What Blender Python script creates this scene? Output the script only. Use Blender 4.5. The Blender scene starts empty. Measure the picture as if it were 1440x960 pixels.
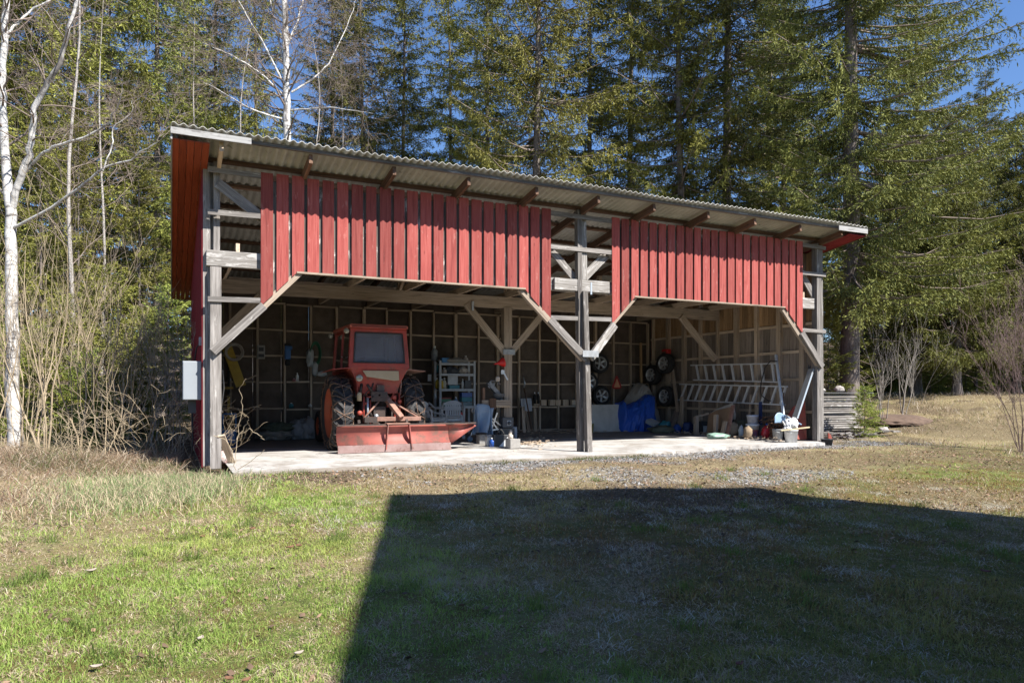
import bpy, bmesh, math, random
import numpy as np
from mathutils import Vector, Matrix, noise as mnoise

R = random.Random(11)
SC = bpy.context.scene
COL = SC.collection
rad = math.radians
# ------------------------------------------------------------------ camera frame
YAW, FPX, HZ = rad(25.75), 993.0, 552.0
CX, CY, CZ = -0.65, -12.53, 1.2
cY, sY = math.cos(YAW), math.sin(YAW)

def pt(px, py, f):
    r = (px - 720) / FPX * f
    return Vector((CX + r * cY + f * sY, CY - r * sY + f * cY, CZ + (HZ - py) / FPX * f))

def onY(px, py, Y):
    a = (px - 720) / FPX
    return pt(px, py, (Y - CY) / (-a * sY + cY))

def onX(px, py, X):
    a = (px - 720) / FPX
    return pt(px, py, (X - CX) / (a * cY + sY))

def onZ(px, py, z):
    return pt(px, py, (CZ - z) * FPX / (py - HZ))

# ------------------------------------------------------------------ numpy noise
def _hash(ix, iy, s):
    n = (ix * 374761393 + iy * 668265263 + s * 974711) & 0x7fffffff
    n = ((n ^ (n >> 13)) * 1274126177) & 0x7fffffff
    return ((n ^ (n >> 16)) & 0xffff) / 65535.0

def vnoise(x, y, s=0):
    x = np.asarray(x, dtype=float); y = np.asarray(y, dtype=float)
    ix = np.floor(x).astype(np.int64); iy = np.floor(y).astype(np.int64)
    fx = x - ix; fy = y - iy
    fx = fx * fx * (3 - 2 * fx); fy = fy * fy * (3 - 2 * fy)
    a = _hash(ix, iy, s); b = _hash(ix + 1, iy, s); c = _hash(ix, iy + 1, s); d = _hash(ix + 1, iy + 1, s)
    return (a * (1 - fx) + b * fx) * (1 - fy) + (c * (1 - fx) + d * fx) * fy

def fbm(x, y, s=0, o=4):
    t = 0; a = .5; k = 1.0
    for i in range(o):
        t = t + a * vnoise(x * k + 13.7 * i, y * k - 7.3 * i, s + i); a *= .5; k *= 2.03
    return t / (1 - .5 ** o)

def sstep(a, b, x):
    t = np.clip((x - a) / (b - a), 0, 1)
    return t * t * (3 - 2 * t)

# ------------------------------------------------------------------ objects
def tag(o, label=None, cat=None, group=None, kind=None):
    if label: o['label'] = label
    if cat: o['category'] = cat
    if group: o['group'] = group
    if kind: o['kind'] = kind
    return o

def thing(name, label, cat, loc=(0, 0, 0), group=None, rz=0):
    o = bpy.data.objects.new(name, None); COL.objects.link(o)
    o.empty_display_size = .1
    o.location = loc; o.rotation_euler = (0, 0, rz)
    return tag(o, label, cat, group)

def origin_of(o):
    v = Vector((0, 0, 0))
    while o is not None:
        v += o.location; o = o.parent
    return v

def copy_tree(o, parent=None):
    c = o.copy(); COL.objects.link(c)
    c.parent = parent
    for ch in o.children: copy_tree(ch, c)
    return c

class MB:
    """collects shapes, builds ONE mesh object"""
    def __init__(s):
        s.v = []; s.f = []; s.gc = []; s.pr = []; s.mi = []; s.sm = []
    def add(s, vs, fs, gc=None, m=0, smooth=False, pr=None):
        b = len(s.v)
        pr = R.random() if pr is None else pr
        if gc is None:
            gc = vs
        off = Vector((R.random() * 9, R.random() * 9, R.random() * 9))
        for p, g in zip(vs, gc):
            s.v.append(tuple(p)); s.gc.append((g[0] + off.x, g[1] + off.y, g[2] + off.z)); s.pr.append(pr)
        for f in fs:
            s.f.append(tuple(i + b for i in f)); s.mi.append(m); s.sm.append(smooth)
        return s
    def boxm(s, M, dx, dy, dz, m=0, pr=None, taper=1.0, axis=2):
        hx, hy, hz = dx / 2, dy / 2, dz / 2
        L = [(-hx, -hy, -hz), (hx, -hy, -hz), (hx, hy, -hz), (-hx, hy, -hz),
             (-hx * taper, -hy * taper, hz), (hx * taper, -hy * taper, hz), (hx * taper, hy * taper, hz), (-hx * taper, hy * taper, hz)]
        F = [(0, 3, 2, 1), (4, 5, 6, 7), (0, 1, 5, 4), (1, 2, 6, 5), (2, 3, 7, 6), (3, 0, 4, 7)]
        if axis == 0: g = [(p[1], p[2], p[0]) for p in L]
        elif axis == 1: g = [(p[2], p[0], p[1]) for p in L]
        else: g = L
        return s.add([M @ Vector(p) for p in L], F, g, m, False, pr)
    def box(s, x0, x1, y0, y1, z0, z1, m=0, pr=None):
        d = (x1 - x0, y1 - y0, z1 - z0)
        return s.boxm(Matrix.Translation(((x0 + x1) / 2, (y0 + y1) / 2, (z0 + z1) / 2)), *d, m=m, pr=pr, axis=max(range(3), key=lambda i: d[i]))
    def beam(s, p0, p1, w, d, side=None, m=0, pr=None):
        """box from p0 to p1; w across (along side), d the other way"""
        p0 = Vector(p0); p1 = Vector(p1); z = (p1 - p0).normalized()
        if side is None: side = Vector((1, 0, 0)) if abs(z.x) < .9 else Vector((0, 1, 0))
        x = Vector(side); x = (x - z * x.dot(z)).normalized(); y = z.cross(x)
        M = Matrix((x, y, z)).transposed().to_4x4(); M.translation = (p0 + p1) / 2
        return s.boxm(M, w, d, (p1 - p0).length, m, pr)
    def tube(s, pts, r, n=6, m=0, cap=True, smooth=True, pr=None, closed=False):
        pts = [Vector(p) for p in pts]; k = len(pts)
        rs = r if isinstance(r, (list, tuple)) else [r] * k
        vs = []; gc = []; nx = None; dist = 0
        for i, p in enumerate(pts):
            if closed: t = pts[(i + 1) % k] - pts[i - 1]
            else: t = pts[min(i + 1, k - 1)] - pts[max(i - 1, 0)]
            t.normalize() if t.length > 1e-9 else None
            if nx is None:
                nx = t.orthogonal().normalized()
            else:
                nx = (nx - t * nx.dot(t)); nx = nx.normalized() if nx.length > 1e-6 else t.orthogonal().normalized()
            ny = t.cross(nx)
            if i: dist += (pts[i] - pts[i - 1]).length
            for j in range(n):
                a = 2 * math.pi * j / n
                vs.append(p + (nx * math.cos(a) + ny * math.sin(a)) * rs[i]); gc.append((math.cos(a) * rs[i], math.sin(a) * rs[i], dist))
        fs = []
        rng = k if closed else k - 1
        for i in range(rng):
            i2 = (i + 1) % k
            for j in range(n):
                j2 = (j + 1) % n
                fs.append((i * n + j, i * n + j2, i2 * n + j2, i2 * n + j))
        if cap and not closed:
            fs.append(tuple(reversed(range(n)))); fs.append(tuple((k - 1) * n + j for j in range(n)))
        return s.add(vs, fs, gc, m, smooth, pr)
    def lathe(s, prof, n=24, M=None, m=0, smooth=True, pr=None, a0=0, a1=2 * math.pi):
        M = M or Matrix()
        vs = []; fs = []; k = len(prof); full = abs(a1 - a0 - 2 * math.pi) < 1e-6
        na = n if full else n + 1
        for (r, z) in prof:
            for j in range(na):
                a = a0 + (a1 - a0) * j / n
                vs.append(Vector((r * math.cos(a), r * math.sin(a), z)))
        for i in range(k - 1):
            for j in range(n):
                j2 = (j + 1) % na
                fs.append((i * na + j, i * na + j2, (i + 1) * na + j2, (i + 1) * na + j))
        return s.add([M @ v for v in vs], fs, vs, m, smooth, pr)
    def prism(s, outline, depth, M, m=0, pr=None, smooth=False):
        """outline in local xy, extruded along local z from 0 to depth"""
        n = len(outline)
        L = [Vector((x, y, 0)) for x, y in outline] + [Vector((x, y, depth)) for x, y in outline]
        F = [tuple(reversed(range(n))), tuple(range(n, 2 * n))]
        for i in range(n): F.append((i, (i + 1) % n, n + (i + 1) % n, n + i))
        return s.add([M @ v for v in L], F, L, m, smooth, pr)
    def blob(s, c, rx, ry, rz, amp=.25, seed=0, sub=3, m=0, freq=2.2, flat=None, smooth=True, M=None):
        bm = bmesh.new(); bmesh.ops.create_icosphere(bm, subdivisions=sub, radius=1)
        vs = []
        for v in bm.verts:
            d = v.co.normalized()
            k = 1 + amp * mnoise.noise(d * freq + Vector((seed * 3.1, seed * 1.7, seed))) + amp * .5 * mnoise.noise(d * freq * 2.7 + Vector((seed, 9, seed * 2)))
            p = Vector((d.x * rx * k, d.y * ry * k, d.z * rz * k))
            if flat is not None: p.z = max(p.z, -rz * flat)
            vs.append((M @ p if M else p) + Vector(c))
        fs = [tuple(v.index for v in f.verts) for f in bm.faces]
        bm.free()
        return s.add(vs, fs, None, m, smooth)
    def grid(s, fn, nu, nv, m=0, smooth=True, wrap=False):
        vs = [Vector(fn(i / nu, j / nv)) for i in range(nu + 1) for j in range(nv + 1)]
        fs = [(i * (nv + 1) + j, (i + 1) * (nv + 1) + j, (i + 1) * (nv + 1) + j + 1, i * (nv + 1) + j + 1) for i in range(nu) for j in range(nv)]
        return s.add(vs, fs, None, m, smooth)
    def build(s, name, mats, parent=None, base=None, bevel=0, solid=0):
        o0 = origin_of(parent) if parent is not None else (Vector(base) if base is not None else Vector((0, 0, 0)))
        me = bpy.data.meshes.new(name)
        me.from_pydata([(x - o0.x, y - o0.y, z - o0.z) for x, y, z in s.v], [], s.f)
        mats = mats if isinstance(mats, (list, tuple)) else [mats]
        for mt in mats: me.materials.append(mt)
        if len(mats) > 1: me.polygons.foreach_set('material_index', s.mi)
        me.polygons.foreach_set('use_smooth', s.sm)
        a = me.attributes.new('gc', 'FLOAT_VECTOR', 'POINT'); a.data.foreach_set('vector', np.array(s.gc, dtype=np.float32).ravel())
        a = me.attributes.new('pr', 'FLOAT', 'POINT'); a.data.foreach_set('value', np.array(s.pr, dtype=np.float32))
        me.update()
        o = bpy.data.objects.new(name, me); COL.objects.link(o)
        if parent is not None: o.parent = parent
        else: o.location = o0
        if solid:
            md = o.modifiers.new('thick', 'SOLIDIFY'); md.thickness = solid; md.offset = 0
        if bevel:
            md = o.modifiers.new('bev', 'BEVEL'); md.width = bevel; md.segments = 2; md.limit_method = 'ANGLE'; md.angle_limit = rad(50)
        return o

def npmesh(name, verts, loops, starts, mats, cols=None, smooth=False, mi=None):
    me = bpy.data.meshes.new(name)
    nv = len(verts)
    me.vertices.add(nv); me.vertices.foreach_set('co', verts.astype(np.float32).ravel())
    me.loops.add(len(loops)); me.loops.foreach_set('vertex_index', loops.astype(np.int32))
    me.polygons.add(len(starts)); me.polygons.foreach_set('loop_start', starts.astype(np.int32))
    for mt in (mats if isinstance(mats, (list, tuple)) else [mats]): me.materials.append(mt)
    if mi is not None: me.polygons.foreach_set('material_index', mi.astype(np.int32))
    if smooth: me.polygons.foreach_set('use_smooth', np.ones(len(starts), dtype=bool))
    if cols is not None:
        a = me.attributes.new('col', 'FLOAT_COLOR', 'POINT')
        c4 = np.ones((nv, 4), dtype=np.float32); c4[:, :3] = cols
        a.data.foreach_set('color', c4.ravel())
    me.update(calc_edges=True); me.validate()
    return me

def aim(z, x=(1, 0, 0)):
    z = Vector(z).normalized(); x = Vector(x); x = x - z * x.dot(z)
    x = x.normalized() if x.length > 1e-5 else z.orthogonal().normalized()
    return Matrix((x, z.cross(x), z)).transposed().to_4x4()

def T(x, y=None, z=None):
    return Matrix.Translation(x if y is None else (x, y, z))

# ------------------------------------------------------------------ materials
class NT:
    def __init__(s, name):
        s.m = bpy.data.materials.new(name); s.m.use_nodes = True
        s.t = s.m.node_tree; s.p = s.t.nodes['Principled BSDF']; s.out = s.t.nodes['Material Output']
    def n(s, kind, **kw):
        nd = s.t.nodes.new(kind)
        for k, v in kw.items(): setattr(nd, k, v)
        return nd
    def l(s, a, b): s.t.links.new(a, b)
    def noise(s, vec, scale, detail=4, rough=.55):
        nd = s.n('ShaderNodeTexNoise'); nd.inputs['Scale'].default_value = scale; nd.inputs['Detail'].default_value = detail
        nd.inputs['Roughness'].default_value = rough
        s.l(vec, nd.inputs['Vector']); return nd.outputs['Fac']
    def ramp(s, fac, stops):
        nd = s.n('ShaderNodeValToRGB'); e = nd.color_ramp.elements
        while len(e) < len(stops): e.new(.5)
        for el, (p, c) in zip(e, stops):
            el.position = p; el.color = (*c, 1) if not isinstance(c, (int, float)) else (c, c, c, 1)
        s.l(fac, nd.inputs['Fac']); return nd.outputs['Color']
    def mix(s, fac, a, b, mode='MIX'):
        nd = s.n('ShaderNodeMix', data_type='RGBA', blend_type=mode)
        for sock, val in ((nd.inputs[0], fac), (nd.inputs[6], a), (nd.inputs[7], b)):
            if isinstance(val, (int, float)): sock.default_value = val
            elif isinstance(val, (tuple, list)): sock.default_value = (*val, 1)
            else: s.l(val, sock)
        return nd.outputs[2]
    def math(s, op, a, b=0.0):
        nd = s.n('ShaderNodeMath', operation=op)
        for i, val in enumerate((a, b)):
            if isinstance(val, (int, float)): nd.inputs[i].default_value = val
            else: s.l(val, nd.inputs[i])
        return nd.outputs[0]
    def scale(s, vec, sc):
        nd = s.n('ShaderNodeMapping'); nd.inputs['Scale'].default_value = sc
        s.l(vec, nd.inputs['Vector']); return nd.outputs['Vector']
    def attr(s, name, out='Vector'):
        nd = s.n('ShaderNodeAttribute'); nd.attribute_name = name; return nd.outputs[out]
    def bump(s, h, strength=.3, dist=.01):
        nd = s.n('ShaderNodeBump'); nd.inputs['Strength'].default_value = strength; nd.inputs['Distance'].default_value = dist
        s.l(h, nd.inputs['Height']); s.l(nd.outputs['Normal'], s.p.inputs['Normal'])

def lum(c, k): return tuple(min(1, x * k) for x in c)

def wood(name, c, light=None, dark=None, streak=1.0, patch=None, patch_amt=.5, prv=.35, rough=.85, rings=True):
    """plank material: grain runs along the piece (attribute gc, z = length)"""
    t = NT(name); g = t.attr('gc')
    light = light or lum(c, 1.45); dark = dark or lum(c, .5)
    grain = t.noise(t.scale(g, (38, 38, 1.6)), 1.0, 5, .65)
    col = t.ramp(grain, [(.28, dark), (.47, c), (.72, light)])
    big = t.noise(t.scale(g, (2.5, 2.5, .9)), 1.0, 4, .6)
    col = t.mix(t.math('MULTIPLY', t.ramp(big, [(.35, 0.0), (.7, 1.0)]), .45 * streak), col, lum(c, .62))
    kn = t.n('ShaderNodeTexVoronoi'); kn.inputs['Scale'].default_value = 1.0
    t.l(t.scale(g, (9, 9, 2.6)), kn.inputs['Vector'])
    knot = t.ramp(kn.outputs['Distance'], [(.04, 1.0), (.13, 0.0)])
    col = t.mix(t.math('MULTIPLY', knot, .6), col, lum(dark, .7))
    if patch:
        pn = t.noise(t.scale(g, (14, 14, 3.2)), 1.0, 6, .7)
        col = t.mix(t.ramp(pn, [(.62 - .22 * patch_amt, 0.0), (.70 - .22 * patch_amt, 1.0)]), col, patch)
    pr = t.attr('pr', 'Fac')
    v = t.math('ADD', t.math('MULTIPLY', pr, prv * 2), 1 - prv)
    hs = t.n('ShaderNodeHueSaturation'); t.l(v, hs.inputs['Value']); t.l(col, hs.inputs['Color'])
    t.l(hs.outputs['Color'], t.p.inputs['Base Color'])
    t.p.inputs['Roughness'].default_value = rough
    t.p.inputs['Specular IOR Level'].default_value = .25
    t.bump(grain, .5, .006)
    return t.m

def plain(name, c, c2=None, scale=6, rough=.6, metal=0, amt=.6, bump=0, rust=None, rust_amt=.4, spec=.5, coat=0, prv=0, dirt=.0):
    t = NT(name); tc = t.n('ShaderNodeTexCoord').outputs['Object']
    nz = t.noise(tc, scale, 6, .6)
    col = t.mix(t.math('MULTIPLY', t.ramp(nz, [(.35, 0.0), (.68, 1.0)]), amt), c, c2 or lum(c, .65))
    if rust:
        n2 = t.noise(tc, scale * 1.7, 8, .7)
        f = t.ramp(n2, [(.66 - .25 * rust_amt, 0.0), (.76 - .25 * rust_amt, 1.0)])
        col = t.mix(f, col, rust)
    if dirt:
        n3 = t.noise(tc, scale * .6, 5, .65)
        col = t.mix(t.math('MULTIPLY', t.ramp(n3, [(.4, 0.0), (.75, 1.0)]), dirt), col, (.12, .095, .07))
    if prv:
        v = t.math('ADD', t.math('MULTIPLY', t.attr('pr', 'Fac'), prv * 2), 1 - prv)
        hs = t.n('ShaderNodeHueSaturation'); t.l(v, hs.inputs['Value']); t.l(col, hs.inputs['Color']); col = hs.outputs['Color']
    t.l(col, t.p.inputs['Base Color'])
    rr = t.math('ADD', t.math('MULTIPLY', nz, .25), rough - .12)
    t.l(rr, t.p.inputs['Roughness'])
    t.p.inputs['Metallic'].default_value = metal
    t.p.inputs['Specular IOR Level'].default_value = spec
    if bump: t.bump(nz, bump, .01)
    return t.m

M = {}
M['grey'] = wood('weathered_grey_wood', (.195, .178, .165), light=(.37, .345, .325), dark=(.07, .062, .056), patch=(.42, .40, .375), patch_amt=.12, prv=.2)
M['peel'] = wood('peeling_white_wood', (.26, .24, .22), light=(.44, .42, .40), dark=(.10, .085, .07), patch=(.46, .44, .42), patch_amt=.42, prv=.15)
M['dkwood'] = wood('dark_brown_wood', (.135, .078, .052), light=(.23, .14, .095), dark=(.04, .025, .018), prv=.3)
M['inner'] = wood('aged_brown_wood', (.46, .36, .265), light=(.60, .49, .385), dark=(.21, .155, .11), prv=.25)
M['beamw'] = wood('old_beam_wood', (.33, .265, .205), light=(.47, .385, .31), dark=(.13, .10, .08), prv=.18)
M['warm'] = wood('warm_lit_wood', (.33, .21, .11), light=(.46, .31, .18), dark=(.15, .085, .045), prv=.3)
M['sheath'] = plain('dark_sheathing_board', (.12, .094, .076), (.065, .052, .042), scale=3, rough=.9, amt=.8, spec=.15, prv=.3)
M['redb'] = wood('faded_red_boards', (.275, .060, .052), light=(.34, .102, .088), dark=(.15, .032, .029), patch=(.37, .15, .13), patch_amt=.05, prv=.24, streak=.45)
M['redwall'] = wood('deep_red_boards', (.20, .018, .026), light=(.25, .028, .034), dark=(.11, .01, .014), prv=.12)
M['soffit'] = wood('bounce_lit_red_boards', (.27, .052, .020), light=(.33, .072, .027), dark=(.15, .027, .011), prv=.15, streak=.6)  # red boards with the orange of bounced light put into the colour
M['whitetrim'] = wood('peeling_white_trim', (.33, .325, .32), light=(.45, .44, .43), dark=(.22, .21, .20), patch=(.17, .16, .155), patch_amt=.3, prv=.08)
M['steel'] = plain('galvanised_steel', (.52, .55, .57), (.38, .40, .42), 20, .42, .75, prv=.1)
M['alu'] = plain('dull_aluminium', (.60, .61, .62), (.45, .46, .47), 14, .45, .2)
M['black'] = plain('black_rubber', (.022, .022, .024), (.045, .043, .04), 9, .75, spec=.3, prv=.2)
# ================================================================== terrain
def ground_z(x, y):
    x = np.asarray(x, dtype=float); y = np.asarray(y, dtype=float)
    z = -.035 - .32 * sstep(-1.6, -12.5, y) - .012 * np.clip(-12.5 - y, 0, 40)
    z = z + 1.15 * sstep(0, 1, (x + .6 * y - 15.6) / 13.0) * sstep(-9, 0, y)
    z = z + .45 * sstep(8, 22, y)
    z = z + .16 * sstep(-.6, -3.5, x) * sstep(-6.5, -1, y)
    z = z + .10 * (fbm(x * .5, y * .5, 3, 3) - .5) * sstep(-1.2, -2.5, y) + .06 * (fbm(x * 1.7, y * 1.7, 8, 3) - .5) * np.where(y > -1.4, np.where((x > -.4) & (x < 14.2) & (y < 8), 0, 1), sstep(-1.3, -2.2, y))
    z = z + 9 * sstep(45, 130, y + .45 * np.abs(x - 5))
    inside = (x > -.5) & (x < 14.3) & (y > -1.2) & (y < 7.6)
    return np.where(inside, -.10, z)

def gz(x, y): return float(ground_z(x, y))

def masks(x, y):
    """what the ground carries: gravel, litter (brown), dry straw, 0..1 each"""
    n1 = fbm(x * .55, y * .55, 21, 4); n2 = fbm(x * 1.6, y * 1.6, 33, 4); n3 = fbm(x * .25, y * .25, 41, 3)
    gr = sstep(-2.6, -1.7, y - .75 * sstep(8, 11, x) + (n2 - .5) * 1.4) * sstep(1.6, 4.2, x + (n1 - .5) * 2) * sstep(16.4, 14, x)
    gr = gr * (.35 + .65 * sstep(.40, .60, n2)); gr = np.maximum(gr, sstep(.54, .70, n1) * sstep(1.8, 3.2, x) * sstep(9.6, 7.6, x) * sstep(-5.0, -3.8, y) * .6)
    gr = np.maximum(gr, sstep(1.1, .5, np.hypot((x - 7.6) / 1.7, (y + 4.4) / .9) + (n2 - .5) * .9) * .6)
    lit = sstep(-3.6, -2.0, y + (n2 - .5) * 1.4) * sstep(-1.6, -.2, x) * sstep(3.4, 1.4, x)
    lit = np.maximum(lit, sstep(1.15, .45, np.hypot((x - 5.4) / 2.3, (y + 5.3) / 1.5) + (n2 - .5) * .9) * .85)
    lit = np.maximum(lit, sstep(.54, .7, n2) * sstep(2, 3.5, x) * sstep(-9.0, -5.5, y) * .55)
    lit = np.maximum(lit, sstep(9, 13, y)); lit = np.maximum(lit, sstep(.85, 1.15, (x + .6 * y - 15.6) / 13.0 + (n1 - .5) * .3) * sstep(2, 6, y))
    lit = np.maximum(lit, sstep(13, 17, x) * sstep(-3, 1, y) * sstep(.44, .60, n2) * .8)
    lit = np.maximum(lit, sstep(1.5, 3, x) * sstep(-10, -7, y) * sstep(.42, .62, fbm(x * .6, y * .6, 83, 4)) * .5)
    dry = sstep(.45, .62, n1 * .6 + n2 * .4) * .55
    dry = np.maximum(dry, sstep(-6.0, -3.4, y + (n1 - .5) * 2.4) * .95 * sstep(.6, 2.4, x) * (1 - .75 * sstep(9, 12.5, x) * sstep(-1.6, -3.6, y))); lit = np.maximum(lit, sstep(-6, -3, y) * sstep(1, 3, x) * sstep(.45, .62, n2) * .6 * sstep(16, 12, x))
    dry = np.maximum(dry, sstep(-1.2, -3.2, x - .42 * (y + 5.5) + (n2 - .5) * 1.6) * sstep(-8.3, -6.2, y))
    dry = np.maximum(dry, sstep(12, 17, x) * sstep(-3, 0, y) * (.35 + .6 * sstep(.4, .6, n1)))
    return gr, lit, dry

def axis_pts(lo, f0, f1, hi, fine, coarse):
    a = np.arange(f0, f1 + 1e-6, fine)
    l = f0 - np.cumsum(np.geomspace(fine, coarse, 40)); l = l[l > lo][::-1]
    h = f1 + np.cumsum(np.geomspace(fine, coarse, 40)); h = h[h < hi]
    return np.concatenate([[lo], l, a, h, [hi]])

def make_ground():
    xs = axis_pts(-300, -8, 30, 320, .16, 22); ys = axis_pts(-140, -13, 14, 420, .16, 22)
    X, Y = np.meshgrid(xs, ys, indexing='ij'); Z = ground_z(X, Y)
    gr, lit, dry = masks(X, Y)
    nx, ny = X.shape
    V = np.stack([X.ravel(), Y.ravel(), Z.ravel()], 1)
    i = np.arange(nx - 1)[:, None] * ny + np.arange(ny - 1)[None, :]
    q = np.stack([i, i + ny, i + ny + 1, i + 1], -1).reshape(-1)
    me = npmesh('ground', V, q, np.arange(0, len(q), 4), M['ground'], np.stack([gr.ravel(), lit.ravel(), dry.ravel()], 1), True)
    o = bpy.data.objects.new('ground', me); COL.objects.link(o); o['kind'] = 'structure'

def ground_material():
    t = NT('lawn_soil'); tc = t.n('ShaderNodeNewGeometry').outputs['Position']
    at = t.n('ShaderNodeAttribute'); at.attribute_name = 'col'
    sp = t.n('ShaderNodeSeparateColor'); t.l(at.outputs['Color'], sp.inputs['Color'])
    n1 = t.noise(tc, 2.2, 6, .6); n2 = t.noise(tc, 30, 8, .7); n3 = t.noise(tc, 9, 6, .65)
    grass = t.ramp(n3, [(.3, (.06, .07, .026)), (.5, (.13, .145, .045)), (.7, (.24, .20, .095))])
    moss = t.mix(t.ramp(n1, [(.44, 0.0), (.58, .85)]), grass, (.13, .092, .034))
    straw = t.ramp(n2, [(.3, (.17, .125, .065)), (.55, (.33, .27, .16)), (.75, (.46, .39, .26))])
    col = t.mix(t.math('MULTIPLY', sp.outputs['Blue'], .85), moss, straw)
    litter = t.ramp(n2, [(.32, (.035, .027, .02)), (.5, (.09, .066, .045)), (.72, (.21, .155, .105))])
    col = t.mix(sp.outputs['Green'], col, litter)
    vo = t.n('ShaderNodeTexVoronoi'); vo.inputs['Scale'].default_value = 34; t.l(tc, vo.inputs['Vector'])
    gcol = t.n('ShaderNodeSeparateColor'); t.l(vo.outputs['Color'], gcol.inputs['Color'])
    grav = t.ramp(gcol.outputs['Red'], [(.0, (.10, .098, .098)), (.5, (.20, .197, .195)), (1.0, (.34, .335, .33))])
    gm = t.math('MULTIPLY', sp.outputs['Red'], t.ramp(n3, [(.3, .35), (.6, 1.0)]))
    col = t.mix(gm, col, grav)
    t.l(col, t.p.inputs['Base Color']); t.p.inputs['Roughness'].default_value = .95; t.p.inputs['Specular IOR Level'].default_value = .1
    t.bump(t.math('ADD', n2, t.math('MULTIPLY', n3, 1.5)), .9, .03)
    M['ground'] = t.m
    # concrete
    t = NT('dusty_concrete'); tc = t.n('ShaderNodeNewGeometry').outputs['Position']
    n1 = t.noise(tc, .8, 7, .65); n2 = t.noise(tc, 40, 6, .7); n3 = t.noise(tc, 3.2, 8, .7)
    col = t.ramp(n1, [(.32, (.345, .332, .314)), (.62, (.465, .45, .43))])
    col = t.mix(t.ramp(n3, [(.56, 0.0), (.68, .55)]), col, (.24, .21, .18))
    col = t.mix(t.ramp(n2, [(.64, 0.0), (.74, .5)]), col, (.20, .17, .15))
    vc = t.n('ShaderNodeTexVoronoi'); vc.feature = 'DISTANCE_TO_EDGE'; vc.inputs['Scale'].default_value = .42
    wv = t.n('ShaderNodeVectorMath', operation='ADD'); nw = t.n('ShaderNodeTexNoise'); nw.inputs['Scale'].default_value = 2.5; t.l(tc, nw.inputs['Vector']); t.l(tc, wv.inputs[0]); t.l(nw.outputs['Color'], wv.inputs[1]); t.l(wv.outputs[0], vc.inputs['Vector'])
    col = t.mix(t.ramp(vc.outputs['Distance'], [(.0, .75), (.006, 0.0)]), col, (.10, .09, .08))
    n5 = t.noise(tc, 1.4, 9, .75)
    col = t.mix(t.ramp(n5, [(.46, 0.0), (.62, .7)]), col, (.20, .17, .14))
    # the floor turns darker and browner towards the back
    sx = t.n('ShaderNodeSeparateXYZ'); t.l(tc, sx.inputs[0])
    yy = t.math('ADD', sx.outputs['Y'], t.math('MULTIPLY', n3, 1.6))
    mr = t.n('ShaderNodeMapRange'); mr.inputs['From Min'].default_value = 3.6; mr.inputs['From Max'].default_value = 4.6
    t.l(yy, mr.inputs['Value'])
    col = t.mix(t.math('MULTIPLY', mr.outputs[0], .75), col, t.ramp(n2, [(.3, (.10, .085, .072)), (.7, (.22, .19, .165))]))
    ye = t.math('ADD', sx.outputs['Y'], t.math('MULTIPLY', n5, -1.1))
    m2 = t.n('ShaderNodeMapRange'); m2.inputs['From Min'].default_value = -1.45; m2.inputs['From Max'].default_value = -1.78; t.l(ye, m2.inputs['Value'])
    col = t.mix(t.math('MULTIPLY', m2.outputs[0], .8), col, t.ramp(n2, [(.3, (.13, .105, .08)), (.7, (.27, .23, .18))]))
    t.l(col, t.p.inputs['Base Color']); t.p.inputs['Roughness'].default_value = .9; t.p.inputs['Specular IOR Level'].default_value = .2
    t.bump(t.math('ADD', n2, n3), .35, .01)
    M['concrete'] = t.m

ground_material(); make_ground()
# concrete floor with an uneven front edge
_n = 160
def _edge(x): return -1.34 + 1.0 * float(sstep(6.6, 11.0, x)) + .22 * (float(fbm(x * .9, 3.3, 5, 4)) - .5) + .10 * (float(fbm(x * 5, 8.3, 6, 3)) - .5)
mb = MB(); top = []; bot = []
xs = [.18 + (13.95 - .18) * i / _n for i in range(_n + 1)]
fr = [(x, _edge(x)) for x in xs]
vs = []; fs = []
for x, y in fr: vs += [(x, y, -.16), (x, y, -.012), (x, y + .12, 0), (x, 7.02, 0)]
for i in range(_n):
    for k in range(3): fs.append((4 * i + k, 4 * i + 4 + k, 4 * i + 5 + k, 4 * i + 1 + k))
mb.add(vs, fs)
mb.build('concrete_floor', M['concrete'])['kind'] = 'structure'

# ================================================================== open shed
M['eternit'] = plain('grey_corrugated_sheet', (.47, .455, .42), (.33, .32, .29), 2.2, .85, 0, .9, spec=.2, rust=(.20, .19, .145), rust_amt=.25)
shed = thing('open_shed', 'long open fronted shed with red vertical boards under a corrugated mono-pitch roof', 'shed')
RS = .145; RY0, RY1 = -.85, 8.2; RX0, RX1 = -.65, 14.5
def roof_z(y): return 5.16 - RS * (y - RY0)      # underside of the sheets
rz_ = rad(0)
# roof: corrugated sheets, purlins, rafters
mb = MB()
wl = .132; nseg = int((RX1 - RX0) / wl * 8); rows = [RY0 - .06, 1.2, 3.2, 5.2, RY1]
vs = []; fs = []; gcs = []
for i in range(nseg + 1):
    x = RX0 + (RX1 - RX0) * i / nseg
    h = .019 * math.sin(2 * math.pi * (x - RX0) / wl)
    for y in rows:
        jit = .006 * math.sin(x * 2.1 + y)
        vs.append((x, y, roof_z(y) + .03 + h + jit - .012 * math.sin(x * .9)))
nr = len(rows)
for i in range(nseg):
    for k in range(nr - 1): fs.append((i * nr + k, (i + 1) * nr + k, (i + 1) * nr + k + 1, i * nr + k + 1))
mb.add(vs, fs, None, 0, True)
roof = mb.build('roof', M['eternit'], shed, solid=.008)
M['gapwood'] = wood('shaded_gap_wood', (.13, .115, .10), light=(.2, .18, .16), dark=(.05, .042, .036), patch=(.52, .50, .47), patch_amt=.24, prv=.3)  # wood toned down to deepen the shade between boards, with pale flecks
M['greydk'] = wood('dark_weathered_wood', (.125, .112, .102), light=(.25, .228, .21), dark=(.045, .04, .037), patch=(.30, .28, .265), patch_amt=.2, prv=.12)
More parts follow.
